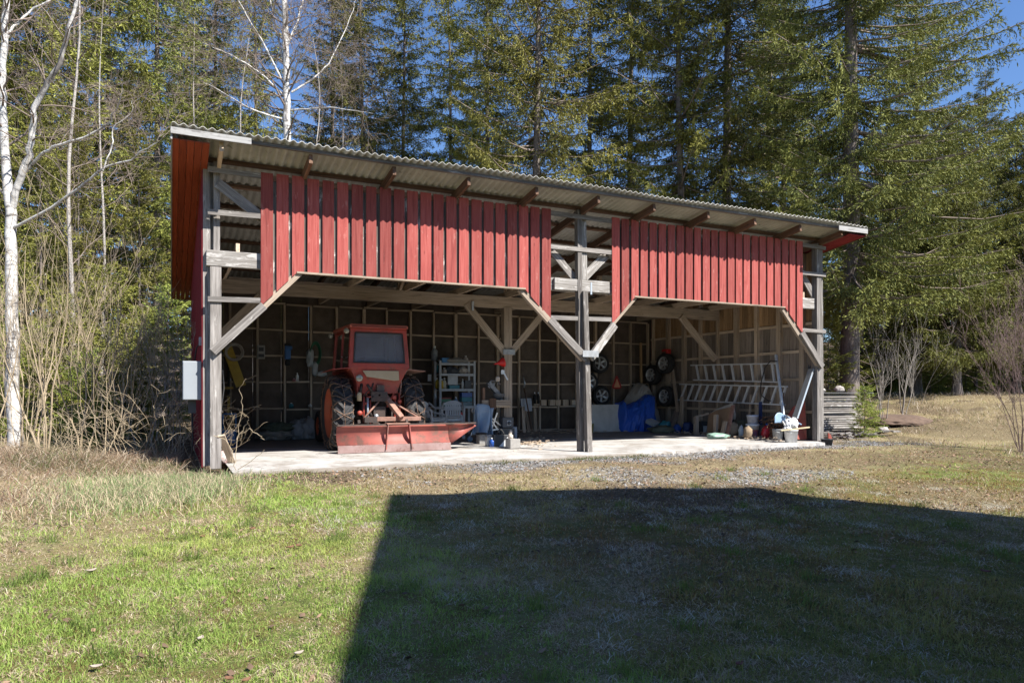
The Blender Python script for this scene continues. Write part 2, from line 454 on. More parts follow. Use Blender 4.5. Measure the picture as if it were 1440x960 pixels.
# purlins
for k, y in enumerate([RY0 + .075, .02, .95, 1.9, 2.85, 3.8, 4.75, 5.7, 6.65, 7.6]):
    z = roof_z(y) - .03
    mb = MB(); mb.beam((RX0 + .05, y, z), (RX1 - .05, y, z), .085 if k else .05, .055, side=(0, 1, -RS))
    mb.build('purlin', M['dkwood'] if k else M['greydk'], roof)
# rafters
RAFX = [.02 + 1.382 * i for i in range(11)]
for i, x in enumerate(RAFX):
    mb = MB(); off = -.058 - .075
    x += R.uniform(-.03, .03)
    mb.beam((x, RY0 + .12, roof_z(RY0 + .12) + off), (x, RY1 - .1, roof_z(RY1 - .1) + off), .06, .15, side=(1, 0, 0))
    mb.build('rafter', M['dkwood'] if 0 < i < 11 else M['inner'], roof)
# white fascia ends on the front edge, verge boards and soffits
mb = MB(); mb.beam((RX0 - .01, RY0 - .035, roof_z(RY0) - .06), (RX0 + 1.12, RY0 - .035, roof_z(RY0) - .06), .022, .095, side=(0, 1, 0)); mb.build('fascia', M['whitetrim'], roof)
mb = MB(); mb.beam((RX1 - .98, RY0 - .035, roof_z(RY0) - .075), (RX1 + .01, RY0 - .035, roof_z(RY0) - .065), .022, .11, side=(0, 1, 0)); mb.build('fascia', M['whitetrim'], roof)
for sx, x in ((-1, RX0), (1, RX1)):
    mb = MB(); mb.beam((x, RY0 + .0, roof_z(RY0) - .09), (x, RY1, roof_z(RY1) - .09), .024, .19, side=(1, 0, 0)); mb.build('verge_board', M['whitetrim'] if sx < 0 else M['dkwood'], roof)
    mb = MB()
    xi = -.12 if sx < 0 else 13.95
    n = 5; w = abs(xi - x) / n
    for k in range(n):
        xc = min(x, xi) + w * (k + .5)
        mb.beam((xc, RY0 + .02, roof_z(RY0) - .165), (xc, RY1 - .02, roof_z(RY1) - .165), w - .006, .02, side=(1, 0, 0))
    mb.build('soffit', M['soffit'] if sx < 0 else M['redwall'], roof)
# cladding panels
BT = 4.87; YB = -.13
def cladding(x0, x1, n, zl, zr):
    mb = MB(); mk = MB(); pitch = (x1 - x0) / (n - .21)
    bw = pitch * .77
    for i in range(n):
        x = x0 + i * pitch; dw = R.uniform(-.008, .008); xa, xb = x, x + bw + dw
        tt = BT + R.uniform(-.012, .012); off = R.uniform(-.006, .006)
        def low(xx):
            z = 3.26
            if zl and xx < x0 + .60: z = min(z, 2.64 + (xx - x0) * 1.03)
            if zr and xx > x1 - .60: z = min(z, 2.64 + (x1 - xx) * 1.03)
            return z
        za, zb = low(xa), low(xb); xs_ = [xa, xb]; zs_ = [za, zb]
        bend = x0 + .60 if xa < x0 + .60 < xb else (x1 - .60 if xa < x1 - .60 < xb else None)
        if bend: xs_ = [xa, bend, xb]; zs_ = [za, 3.26, zb]
        pol = [(a, b) for a, b in zip(xs_, zs_)] + [(xb + R.uniform(-.004, .004), tt), (xa + R.uniform(-.004, .004), tt)]
        Mx = Matrix(((1, 0, 0, 0), (0, 0, 1, YB + off), (0, 1, 0, 0), (0, 0, 0, 1)))
        nn = len(pol)
        L = [Vector((a, 0, b)) for a, b in pol] + [Vector((a, .024, b)) for a, b in pol]
        F = [tuple(range(nn)), tuple(reversed(range(nn, 2 * nn)))] + [((q + 1) % nn, q, nn + q, nn + (q + 1) % nn) for q in range(nn)]
        mb.add([v + Vector((0, YB + off, 0)) for v in L], F, L)
        # grey under-board seen in the gap
        if i < n - 1:
            xg = xb + (pitch - bw) / 2
            zz = low(xg) + .02
            mk.beam((xg, YB + .062, zz), (xg, YB + .062, tt - .02), pitch * .42, .02, side=(1, 0, 0))
    mb.build('cladding_panel', M['redb'], shed)
    o = mk.build('under_boards', M['gapwood'], shed); return o
cladding(.69, 6.2, 22, True, True)
cladding(7.66, 13.19, 23, True, True)
# posts
def post(name, p0, p1, w, d, mat=None):
    mb = MB(); mb.beam(p0, p1, w, d, side=(1, 0, 0)); return mb.build(name, mat or M['grey'], shed, bevel=.006)
post('post', (0, 0, -.04), (0, 0, 3.25), .17, .16, M['grey'])
post('post', (.02, .10, 3.25), (.02, .02, 4.98), .10, .10, M['grey'])
post('post', (-.05, .17, 0), (-.05, .17, 4.9), .10, .09)
post('post', (6.975, -.30, -.03), (6.975, -.12, 3.27), .115, .13, M['greydk'])
post('post', (6.89, -.12, -.02), (6.89, -.02, 4.95), .10, .13, M['greydk'])
post('post', (7.02, -.03, 3.52), (7.02, .02, 4.9), .12, .12, M['peel'])
post('post', (13.8, -.02, -.03), (13.8, .0, 4.9), .16, .16, M['grey'])
post('post', (13.95, -.01, 0), (13.95, .03, 4.95), .09, .10)
post('post', (6.93, 3.5, 0), (6.93, 3.5, 3.34), .22, .2, M['beamw'])
# front beam (peeling white) and middle beam
for x0, x1, mt in ((-.14, 6.85, M['peel']), (7.05, 14.0, M['peel'])):
    mb = MB(); mb.beam((x0, .02, 3.40), (x1, .02, 3.40), .26, .10, side=(0, 0, 1)); mb.build('beam', mt, shed, bevel=.008)
mb = MB(); mb.beam((6.3, -.07, 3.40), (7.62, -.07, 3.40), .24, .06, side=(0, 0, 1)); mb.build('beam', M['peel'], shed, bevel=.01)
mb = MB(); mb.beam((-.1, 3.5, 3.45), (13.74, 3.5, 3.45), .28, .16, side=(0, 0, 1)); mb.build('beam', M['beamw'], shed, bevel=.008)
# girts across the openings
for z, h in ((4.80, .09), (4.12, .085), (2.72, .085)):
    for x0, x1 in ((-.12, .72), (6.18, 7.68), (13.15, 14.0)):
        mb = MB(); mb.beam((x0, -.10 + R.uniform(-.005, .005), z + R.uniform(-.02, .02)), (x1, -.10, z + R.uniform(-.02, .02)), h, .035, side=(0, 0, 1)); mb.build('girt', M['grey'], shed)
mb = MB(); mb.beam((.7, -.09, 4.80), (6.2, -.09, 4.80), .09, .03, side=(0, 0, 1)); mb.build('girt', M['dkwood'], shed)
mb = MB(); mb.beam((7.66, -.09, 4.80), (13.2, -.09, 4.80), .09, .03, side=(0, 0, 1)); mb.build('girt', M['dkwood'], shed)
for x0, x1 in ((.72, 6.18), (7.68, 13.15)):
    mb = MB(); mb.beam((x0 + .55, YB + .04, 3.245), (x1 - .55, YB + .04, 3.245), .03, .10, side=(0, 0, 1)); mb.build('panel_sill', M['beamw'], shed)
# knee braces
def brace(p0, p1, w=.14, d=.07, mat=None, side=(0, 1, 0)):
    mb = MB(); mb.beam(p0, p1, d, w, side=side); return mb.build('brace', mat or M['grey'], shed, bevel=.005)
brace((-.05, -.125, 1.86), (.74, -.125, 2.65))
brace((.72, -.06, 2.63), (1.32, -.06, 3.25), .12, .08, M['beamw'])
brace((6.93, -.30, 1.88), (6.16, -.16, 2.66)); brace((6.90, -.20, 1.88), (5.55, -.03, 3.25), .12, .09, M['beamw'])
brace((7.03, -.28, 1.90), (7.70, -.16, 2.62), .16, .07, M['peel']); brace((7.70, -.05, 2.66), (8.28, -.05, 3.25), .12, .07, M['beamw'])
brace((13.86, -.125, 1.84), (13.15, -.125, 2.66)); brace((13.80, -.06, 1.86), (12.55, -.06, 3.25), .12, .07, M['beamw'])
brace((.03, -.04, 4.62), (.75, .0, 4.12), .17, .04)
brace((7.02, .02, 3.55), (7.62, .02, 4.12), .18, .04, M['peel']); brace((6.86, .05, 3.55), (6.3, .05, 4.1), .15, .04)
brace((13.75, .04, 3.6), (13.2, .04, 4.3), .17, .04)
for sx in (-1, 1):
    brace((6.93 + sx * .06, 3.44, 2.18), (6.93 + sx * 1.12, 3.44, 3.36), .17, .08, M['beamw'])
brace((13.62, 3.42, 2.16), (12.35, 3.42, 3.36), .17, .09, M['beamw'])
brace((.08, 3.44, 2.2), (1.15, 3.44, 3.36), .16, .08, M['beamw'])
# steel plates
M['dullsteel'] = plain('dull_zinc_plate', (.33, .345, .36), (.22, .225, .23), 14, .55, .3, .8)
mb = MB(); mb.box(6.78, 7.15, -.40, -.385, 1.92, 2.05); mb.build('bracket', M['dullsteel'], shed)
mb = MB(); mb.box(6.78, 7.10, 3.36, 3.378, 2.15, 2.28); mb.build('bracket', M['dullsteel'], shed)
mb = MB(); mb.box(6.965, 7.0, -.392, -.376, 3.18, 3.42); mb.build('bracket', M['steel'], shed)
mb = MB(); mb.box(5.93, 5.98, 3.35, 3.39, 3.20, 3.42); mb.build('bracket', M['steel'], shed)
# joists from front beam to back wall, with loose planks lying on them
for i in range(11):
    x = .35 + i * 1.31
    mb = MB(); mb.beam((x, .08, 3.62), (x, 7.0, 3.66), .06, .14, side=(1, 0, 0)); mb.build('joist', M['inner'], shed)
mb = MB()
for x0, x1, y0, y1, z in ((1.2, 5.4, 1.2, 1.6, 3.75), (2.2, 6.6, 2.1, 2.3, 3.75), (7.4, 12.2, 1.4, 1.75, 3.75), (8.2, 12.9, 2.2, 2.4, 3.76), (.5, 4.6, 4.4, 4.8, 3.77), (5.2, 10.5, 4.9, 5.2, 3.76), (9.5, 13.5, 4.5, 4.7, 3.78), (3.1, 6.2, 5.6, 5.8, 3.75)):
    mb.box(x0, x1, y0, y1, z - .02, z + .02)
mb.build('loft_planks', M['inner'], shed)
# diagonal roof struts seen through the middle gap
for x in (1.4, 4.16, 6.93, 9.69, 12.4):
    mb = MB(); mb.beam((x, 3.5, 3.6), (x, 2.2, roof_z(2.2) - .2), .07, .12, side=(1, 0, 0)); mb.build('strut', M['inner'], shed)
    mb = MB(); mb.beam((x, 3.52, 3.6), (x, 3.52, roof_z(3.5) - .2), .10, .10, side=(1, 0, 0)); mb.build('strut', M['inner'], shed)
# back wall: dark sheathing, studs and noggins
BY = 7.0
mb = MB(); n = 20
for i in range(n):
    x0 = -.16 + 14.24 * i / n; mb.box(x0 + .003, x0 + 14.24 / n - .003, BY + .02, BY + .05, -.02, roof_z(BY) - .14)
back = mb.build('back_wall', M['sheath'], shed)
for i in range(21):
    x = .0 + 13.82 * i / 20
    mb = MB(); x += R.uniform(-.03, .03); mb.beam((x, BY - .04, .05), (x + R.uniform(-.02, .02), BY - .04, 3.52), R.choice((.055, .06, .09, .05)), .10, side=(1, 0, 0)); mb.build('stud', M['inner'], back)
for z in (.77, 1.47, 2.155, 2.85, 3.55, .03):
    mb = MB()
    for i in range(20):
        x0 = .03 + 13.82 * i / 20; dz = R.uniform(-.018, .018)
        mb.beam((x0 + .005, BY - .02, z + dz), (x0 + .66, BY - .02, z + dz + R.uniform(-.012, .012)), .045, .075, side=(0, 0, 1))
    mb.build('noggin', M['inner'], back)
# left wall (red outside)
def side_wall(xo, sgn, mat_out, mat_in):
    mb = MB(); n = 44
    for i in range(n):
        y0 = .10 + 6.98 * i / n; w = 6.98 / n; top = roof_z(y0 + w) - .17
        mb.box(xo - .02, xo + .02, y0 + .002, y0 + w - .002, -.02, top)
        if i % 1 == 0: pass
    wall = mb.build('side_wall', [mat_out], shed)
    mb = MB()
    for i in range(0, n):
        y0 = .10 + 6.95 * i / n; mb.box(xo + sgn * .032 - .011, xo + sgn * .032 + .011, y0 - .03, y0 + .03, -.02, roof_z(y0 + .05) - .17)
    mb.build('batten', mat_out, wall)
    mb = MB()
    for i in range(30):
        y0 = .12 + 6.85 * i / 30; mb.box(xo - sgn * .035 - .009, xo - sgn * .035 + .009, y0 + .004, y0 + 6.85 / 30 - .004, .02, roof_z(y0 + .2) - .19)
    mb.build('inner_boards', mat_in, wall)
    for i in range(9):
        y = .55 + .78 * i; xs_ = xo - sgn * .10
        mb = MB(); mb.beam((xs_, y, 0), (xs_ + R.uniform(-.02, .02), y + R.uniform(-.03, .03), roof_z(y) - .2), .11, R.choice((.07, .10, .14)), side=(1, 0, 0)); mb.build('stud', M['inner'], wall)
    for z in (.72, 1.55, 2.25, 2.98):
        mb = MB(); xs_ = xo - sgn * .065
        mb.beam((xs_, .1, z + R.uniform(-.03, .03)), (xs_, 6.95, z + R.uniform(-.03, .03)), .05, .07, side=(1, 0, 0)); mb.build('girt', M['inner'], wall)
    mb = MB(); mb.beam((xo - sgn * .03, .08, 0), (xo - sgn * .03, .08, 4.95), .11, .05, side=(1, 0, 0)); mb.build('corner_board', M['grey'], wall)
    return wall
side_wall(-.16, -1, M['redwall'], M['sheath'])
M['grbd'] = wood('grey_inner_boards', (.22, .18, .15), light=(.32, .27, .23), dark=(.09, .072, .06), prv=.3)
rw = side_wall(14.05, 1, M['redwall'], M['grbd'])
# short boards high on the right wall, warm light put into their colour
mb = MB()
for i in range(34):
    y0 = .2 + 6.6 * i / 34; mb.box(13.985, 14.002, y0 + .006, y0 + 6.6 / 34 - .006, 3.02, roof_z(y0 + .2) - .2)
mb.build('upper_boards', M['warm'], rw)
# ================================================================== tractor
M['tred'] = plain('faded_red_paint', (.37, .052, .032), (.22, .03, .024), 4, .5, 0, .85, rust=(.11, .05, .03), rust_amt=.38, spec=.4, dirt=.45)
M['tdark'] = plain('oily_iron', (.045, .038, .035), (.10, .06, .045), 9, .6, .3, .7, rust=(.14, .06, .035), rust_amt=.3, prv=.4)
M['rim'] = plain('orange_rim_paint', (.44, .095, .04), (.30, .06, .03), 6, .55, 0, .7, rust=(.16, .07, .04), rust_amt=.2, dirt=.3)
M['blade'] = plain('sun_bleached_red_steel', (.33, .092, .070), (.22, .062, .052), 2.2, .6, 0, .95, rust=(.15, .075, .058), rust_amt=.62, bump=.1)
M['edge'] = plain('scraped_steel', (.33, .23, .215), (.21, .125, .11), 5, .5, .25, .8, rust=(.17, .09, .07), rust_amt=.4)
M['rust'] = plain('rusty_steel', (.30, .165, .125), (.16, .085, .06), 8, .75, .1, .8, rust=(.36, .22, .17), rust_amt=.3)
M['chain'] = plain('rusty_chain', (.21, .14, .10), (.10, .062, .045), 18, .55, .5, .8)
M['tyre'] = plain('tractor_tyre', (.026, .027, .031), (.07, .062, .055), 7, .72, 0, .6, spec=.35)
M['lens'] = plain('lamp_glass', (.30, .28, .22), (.2, .19, .15), 20, .15, .2, .5)
M['beige'] = plain('beige_board', (.42, .33, .21), (.33, .25, .15), 4, .8, 0, .6)
M['roofpaint'] = plain('cab_roof_paint', (.44, .09, .055), (.40, .15, .10), 5, .6, 0, .7, dirt=.3)

def glass_mat(name, dust, tint, k):
    t = NT(name); tr = t.n('ShaderNodeBsdfTransparent'); tr.inputs[0].default_value = (*tint, 1)
    df = t.n('ShaderNodeBsdfDiffuse'); df.inputs[0].default_value = (*dust, 1)
    tc = t.n('ShaderNodeTexCoord').outputs['Object']
    f = t.math('ADD', t.math('MULTIPLY', t.noise(tc, 3, 6, .7), .35), k)
    m1 = t.n('ShaderNodeMixShader'); t.l(f, m1.inputs[0]); t.l(tr.outputs[0], m1.inputs[1]); t.l(df.outputs[0], m1.inputs[2])
    gl = t.n('ShaderNodeBsdfGlossy'); gl.inputs['Roughness'].default_value = .06
    fr = t.n('ShaderNodeFresnel'); fr.inputs[0].default_value = 1.5
    m2 = t.n('ShaderNodeMixShader'); t.l(fr.outputs[0], m2.inputs[0]); t.l(m1.outputs[0], m2.inputs[1]); t.l(gl.outputs[0], m2.inputs[2])
    t.l(m2.outputs[0], t.out.inputs[0]); return t.m
M['glass'] = glass_mat('dusty_cab_glass', (.28, .295, .34), (.55, .6, .68), .16)
M['dkglass'] = glass_mat('dark_cab_glass', (.06, .065, .07), (.3, .32, .35), .3)

tb = Vector((3.25, 2.5, 0))
tractor = thing('tractor', 'old red farm tractor with glazed cab and chained rear tyres parked tail outward', 'tractor', tb)
AX = lambda s: aim((s, 0, 0), (0, 1, 0))
def wheel_profile(r, w, rr):
    h = w / 2
    return [(rr, -h * .86), (rr + .03, -h), (r * .82, -h * 1.08), (r * .94, -h * 1.0), (r * .985, -h * .8), (r, -h * .4), (r, h * .4), (r * .985, h * .8), (r * .94, h * 1.0), (r * .82, h * 1.08), (rr + .03, h), (rr, h * .86)]
def farm_wheel(c, r, w, rr, s, lugs, chain=None, treads=True):
    """s: +1/-1, side the dish faces"""
    Mw = T(c) @ AX(s)
    mb = MB(); mb.lathe(wheel_profile(r - .03, w, rr), 48, Mw)
    tyre = mb.build('tyre', M['tyre'], tractor)
    if treads:
        mb = MB()
        for i in range(lugs):
            for sg in (-1, 1):
                a = 2 * math.pi * (i + (.5 if sg > 0 else 0)) / lugs
                pp = []
                for k in range(5):
                    u = k / 4; aa = a + .26 * u; z = sg * w * (.02 + .47 * u); rr2 = r - (.0 if u < .8 else .05 * (u - .8) * 5)
                    pp.append(Mw @ Vector((rr2 * math.cos(aa), rr2 * math.sin(aa), z)))
                for k in range(4):
                    rd = ((pp[k] + pp[k + 1]) / 2 - Vector(c)); rd.x = 0
                    mb.beam(pp[k], pp[k + 1] + (pp[k + 1] - pp[k]) * .1, .06, .05, side=rd)
        mb.build('tread', M['tyre'], tyre)
    mb = MB()
    h = w / 2
    mb.lathe([(rr + .025, h * .9), (rr + .01, h * .82), (rr - .03, h * .75), (rr - .05, h * .35), (rr * .62, h * .15), (rr * .45, h * .32), (rr * .22, h * .36), (rr * .2, h * .6), (.0, h * .62)], 40, Mw)
    mb.lathe([(rr + .025, -h * .9), (rr - .03, -h * .75), (rr - .05, h * .3)], 40, Mw)
    rim = mb.build('rim', M['rim'], tractor)
    mb = MB()
    for i in range(8):
        a = 2 * math.pi * i / 8
        p = Mw @ Vector((rr * .34 * math.cos(a), rr * .34 * math.sin(a), h * .34)); mb.tube([p, p + Vector((s * .03, 0, 0))], .016, 6)
    mb.build('wheel_bolts', M['tdark'], rim)
    if chain:
        mb = MB(); q = R.random() * 6
        def beads(pts):
            # chain-like tube: the radius swells with every link
            out = []; rs = []
            for k in range(len(pts) - 1):
                d = (pts[k + 1] - pts[k]).length; nb = max(2, int(d / .022))
                for j in range(nb):
                    out.append(pts[k].lerp(pts[k + 1], j / nb)); rs.append(.0135 if (len(out) % 2) else .006)
            out.append(pts[-1]); rs.append(.008); mb.tube(out, rs, 5)
        def P(a, z, rad_): return Mw @ Vector((rad_ * math.cos(a), rad_ * math.sin(a), z))
        for sg in (-1, 1):
            beads([P(2 * math.pi * i / 40, sg * w * .56, r * .80 + .02 * math.sin(i * 2.1 + q)) for i in range(41)])
        beads([P(2 * math.pi * i / 40, .04 * w * math.sin(i * 1.3), r * 1.03) for i in range(41)])
        nC = 15
        for i in range(nC):
            a = 2 * math.pi * i / nC + q; b = a + 2 * math.pi / nC
            for (a0, a1) in ((a, b), (b, a)):
                path = [(0, -.56, .80), (.12, -.53, .93), (.28, -.40, 1.03), (.5, 0, 1.03), (.72, .40, 1.03), (.88, .53, .93), (1, .56, .80)]
                beads([P(a0 + (a1 - a0) * u + R.uniform(-.02, .02), z * w, r * k + R.uniform(0, .012)) for u, z, k in path])
        mb.build('snow_chain', M['chain'], tractor)
for s in (-1, 1):
    farm_wheel(tb + Vector((s * .76, 0, .77)), .77, .37, .52, s, 20, chain=True)
    farm_wheel(tb + Vector((s * .66, 2.25, .40)), .40, .19, .22, s, 20, treads=False)
# rear housing, axle, bonnet
mb = MB(); mb.tube([tb + Vector((x, 0, .77)) for x in (-.62, -.4, -.25, .25, .4, .62)], [.12, .13, .2, .2, .13, .12], 14); mb.build('rear_axle', M['tdark'], tractor)
mb = MB(); mb.box(tb.x - .24, tb.x + .24, 2.2, 4.2, .55, 1.12); mb.build('gearbox', M['tdark'], tractor, bevel=.04)
mb = MB(); mb.box(tb.x - .27, tb.x + .27, 3.9, 5.15, .7, 1.42); mb.build('bonnet', M['tred'], tractor, bevel=.06)
mb = MB(); mb.beam(tb + Vector((-.6, 2.25, .45)), tb + Vector((.6, 2.25, .45)), .12, .12); mb.build('front_axle', M['tdark'], tractor)
mb = MB(); mb.tube([(tb.x + .2, 4.4, 1.35), (tb.x + .2, 4.4, 2.1)], .035, 8); mb.build('exhaust', M['tdark'], tractor)
# hydraulics clutter
mb = MB()
for (x, y, z, dx, dy, dz) in ((-.02, 1.98, 1.12, .34, .3, .2), (-.3, 2.02, .86, .12, .2, .3), (.32, 2.0, .84, .13, .2, .36), (0, 1.98, .76, .26, .22, .3), (.02, 1.96, 1.28, .16, .16, .16), (-.1, 1.92, .55, .12, .2, .12), (.16, 1.93, .6, .1, .16, .14)):
    mb.boxm(T(tb.x + x, y, z), dx, dy, dz)
for i in range(26):
    x = R.uniform(-.46, .46); y = R.uniform(1.84, 2.1); z = R.uniform(.5, 1.2)
    mb.tube([(tb.x + x, y, z), (tb.x + x + R.uniform(-.15, .15), y + R.uniform(-.08, .08), z + R.uniform(-.2, .25))], R.choice((.012, .018, .03)), 6)
mb.build('hydraulics', M['tdark'], tractor)
mb = MB()
for (x, z, r) in ((-.42, .78, .055), (-.3, .98, .03), (.3, 1.1, .05), (.42, 1.02, .045), (.2, .98, .03), (-.16, 1.12, .03), (-.02, 1.15, .035), (.34, .7, .04)):
    mb.lathe([(0, -.05), (r, -.05), (r, .03), (r * .6, .05), (0, .05)], 12, T(tb.x + x, 1.88, z) @ aim((0, -1, 0)))
for (x0, z0, x1, z1) in ((-.34, .58, -.33, 1.12), (-.2, .5, -.2, 1.05), (.3, .55, .34, 1.15), (.43, .62, .42, 1.2), (.15, .9, .3, 1.18), (-.28, 1.1, .0, 1.16)):
    mb.tube([(tb.x + x0, 1.87, z0), (tb.x + x1, 1.89, z1)], .02, 7)
mb.build('levers', M['tred'], tractor)
mb = MB(); mb.tube([(tb.x - .26, 1.84, .55), (tb.x - .26, 1.86, 1.1)], .022, 8); mb.tube([(tb.x - .1, 1.85, .72), (tb.x - .1, 1.75, .72)], .045, 10); mb.build('lift_cylinder', M['steel'], tractor)
mb = MB(); mb.lathe([(0, -.09), (.05, -.09), (.05, .05), (.03, .09), (0, .09)], 12, T(tb.x - .43, 1.87, 1.12)); mb.build('filter_bowl', M['beige'], tractor)
# cab
RY = 1.93; FY = 3.55
def cab_x(z): return .64 - .045 * (z - 1.7) / .9 if z > 1.7 else .64
def CP(x, y, z): return tb + Vector((x, y - tb.y, z))
mb = MB()
yy = lambda z: RY + .07 * (z - 1.7)
for s in (-1, 1):
    mb.beam(CP(s * .60, RY, 1.70), CP(s * .545, yy(2.52), 2.52), .10, .09)
    mb.beam(CP(s * .60, FY, 1.55), CP(s * .55, FY - .08, 2.52), .08, .08)
    mb.beam(CP(s * .615, 2.75, 1.62), CP(s * .555, 2.78, 2.5), .05, .06)
    mb.beam(CP(s * .60, RY, 1.72), CP(s * .60, FY, 1.6), .07, .09)
    mb.beam(CP(s * .55, yy(2.5), 2.50), CP(s * .55, FY - .08, 2.5), .07, .07)
for y0, z0, hh in ((RY, 1.755, .12), (yy(2.48), 2.49, .085), (FY, 1.6, .1), (FY - .07, 2.5, .08)):
    mb.beam(CP(-.60, y0 - .004, z0), CP(.60, y0 - .004, z0), hh, .085, side=(0, 0, 1))
mb.build('cab_frame', M['tred'], tractor, bevel=.014)
# rounded inner corners of the rear window frame
mb = MB()
for s in (-1, 1):
    for zz, zd in ((1.815, 1), (2.445, -1)):
        x = s * (.55 - .03 * (zz - 1.8)); pts2 = [(0, 0)] + [(.07 - .07 * math.sin(a), .07 - .07 * math.cos(a)) for a in [i * math.pi / 12 for i in range(7)]]
        Mx = Matrix(((-s, 0, 0, tb.x + x), (0, 0, 1, yy(zz) - .03), (0, zd, 0, zz), (0, 0, 0, 1)))
        mb.prism(pts2, .05, Mx)
mb.build('window_corner', M['tred'], tractor)
mb = MB(); o = []
for i in range(13):
    for j in range(5): pass
mb.boxm(T(CP(0, (RY + FY) / 2 + .0, 2.575)), 1.24, FY - RY + .10, .085)
mb.build('cab_roof', M['roofpaint'], tractor, bevel=.035)
mb = MB(); mb.boxm(T(CP(0, RY - .06, 2.545)), 1.16, .10, .03); mb.build('roof_lip', M['tred'], tractor, bevel=.01)
def pane(name, pts, mat, depth=.006):
    mb = MB(); n = (pts[1] - pts[0]).cross(pts[2] - pts[0]).normalized() * depth
    vs = list(pts) + [p + n for p in pts]; k = len(pts)
    mb.add(vs, [tuple(range(k)), tuple(reversed(range(k, 2 * k)))] + [((i + 1) % k, i, k + i, k + (i + 1) % k) for i in range(k)])
    return mb.build(name, mat, tractor)
pane('rear_window', [CP(-.56, RY, 1.80), CP(.56, RY, 1.80), CP(.515, yy(2.46), 2.46), CP(-.515, yy(2.46), 2.46)], M['glass'])
mb = MB(); ry_ = RY - .045
for (xa, za, xb, zb) in ((-.535, 1.825, .535, 1.825), (-.495, 2.44, .495, 2.44)):
    mb.beam(CP(xa, yy(za) - .045, za), CP(xb, yy(zb) - .045, zb), .022, .02, side=(0, 0, 1))
for s in (-1, 1): mb.beam(CP(s * .54, yy(1.82) - .045, 1.82), CP(s * .50, yy(2.44) - .045, 2.44), .022, .02)
mb.build('window_seal', M['black'], tractor)
pane('front_window', [CP(-.57, FY, 1.63), CP(.57, FY, 1.63), CP(.52, FY - .06, 2.47), CP(-.52, FY - .06, 2.47)], M['dkglass'])
for s in (-1, 1):
    pane('side_window', [CP(s * .612, RY + .06, 1.76), CP(s * .612, 2.72, 1.70), CP(s * .56, 2.74, 2.47), CP(s * .56, yy(2.47) + .05, 2.47)], M['dkglass'])
    pane('side_window', [CP(s * .612, 2.79, 1.69), CP(s * .612, FY - .04, 1.63), CP(s * .56, FY - .1, 2.47), CP(s * .56, 2.81, 2.47)], M['dkglass'])
mb = MB(); mb.tube([CP(-.63, 2.55, 1.95), CP(-.66, 2.45, 1.96)], .012, 6); mb.build('door_handle', M['steel'], tractor)
# seat and steering wheel inside
mb = MB(); mb.boxm(T(CP(0, 2.5, 1.5)), .46, .42, .12); mb.boxm(T(CP(0, 2.3, 1.76)), .44, .1, .42); mb.build('driver_seat', M['black'], tractor, bevel=.03)
mb = MB(); mb.tube([CP(.2 * math.cos(a), 3.1 + .1 * math.sin(a), 1.85 + .16 * math.sin(a)) for a in [i * math.pi / 10 for i in range(20)]], .015, 6, closed=True); mb.tube([CP(0, 3.1, 1.85), CP(0, 3.4, 1.4)], .02, 6); mb.build('steering_wheel', M['black'], tractor)
# red tail panel, tapering downward, with flank wings over the inner tyre faces
mb = MB()
V = [CP(-.60, RY - .035, 1.70), CP(.60, RY - .035, 1.70), CP(.43, RY + .02, 1.32), (CP(.40, RY + .03, 1.18)), CP(-.40, RY + .03, 1.18), CP(-.43, RY + .02, 1.32)]
mb.add(V + [v + Vector((0, .04, 0)) for v in V], [tuple(range(6)), tuple(reversed(range(6, 12)))] + [((i + 1) % 6, i, 6 + i, 6 + (i + 1) % 6) for i in range(6)])
mb.build('tail_panel', M['tred'], tractor, bevel=.008)
for s in (-1, 1):
    mb = MB()
    prof = [(s * .98, 1.665), (s * .62, 1.70), (s * .475, 1.50), (s * .455, 1.15)]
    for k in range(3):
        (xa, za), (xb, zb) = prof[k], prof[k + 1]
        nrm = Vector((-(zb - za), 0, xb - xa)).normalized() * .014
        a0, a1, b0, b1 = CP(xa, RY - .10 if k == 0 else RY, za), CP(xa, 3.1, za - .04), CP(xb, RY - .06 if k == 0 else RY, zb), CP(xb, 3.1, zb)
        vs = [a0, a1, b1, b0]; vs += [v + nrm for v in vs]
        mb.add(vs, [(0, 1, 2, 3), (7, 6, 5, 4), (0, 4, 5, 1), (1, 5, 6, 2), (2, 6, 7, 3), (3, 7, 4, 0)])
    mb.build('fender', M['rust'] if s > 0 else M['tred'], tractor)
mb = MB(); lm = T(CP(-.44, RY - .10, 1.50)) @ aim((-.15, -1, 0))
mb.lathe([(0, -.06), (.045, -.05), (.07, .0), (.075, .02)], 20, lm); lamp = mb.build('work_lamp', M['tdark'], tractor)
mb = MB(); mb.lathe([(.07, .015), (.045, .03), (0, .035)], 20, lm); mb.build('lens', M['lens'], lamp)
for (x, y, z) in ((-.66, 2.0, 2.47), (-.68, 3.5, 2.47)):
    mb = MB(); mb.lathe([(0, -.06), (.04, -.05), (.06, .02), (.05, .035), (0, .04)], 14, T(CP(x, y, z)) @ aim((-.5, -1, 0))); mb.build('side_lamp', M['lens'], tractor)
mb = MB(); mb.add([CP(-.36, RY - .065, 1.655), CP(.40, RY - .065, 1.655), CP(.40, RY - .10, 1.46), CP(.30, RY - .10, 1.45), CP(-.28, RY - .09, 1.53), CP(-.36, RY - .065, 1.655) + Vector((0, .03, 0)), CP(.40, RY - .065, 1.655) + Vector((0, .03, 0)), CP(.40, RY - .07, 1.46), CP(.30, RY - .07, 1.45), CP(-.28, RY - .06, 1.53)],
    [(0, 4, 3, 2, 1), (5, 6, 7, 8, 9), (0, 1, 6, 5), (1, 2, 7, 6), (2, 3, 8, 7), (3, 4, 9, 8), (4, 0, 5, 9)])
mb.build('tail_board', M['beige'], tractor)

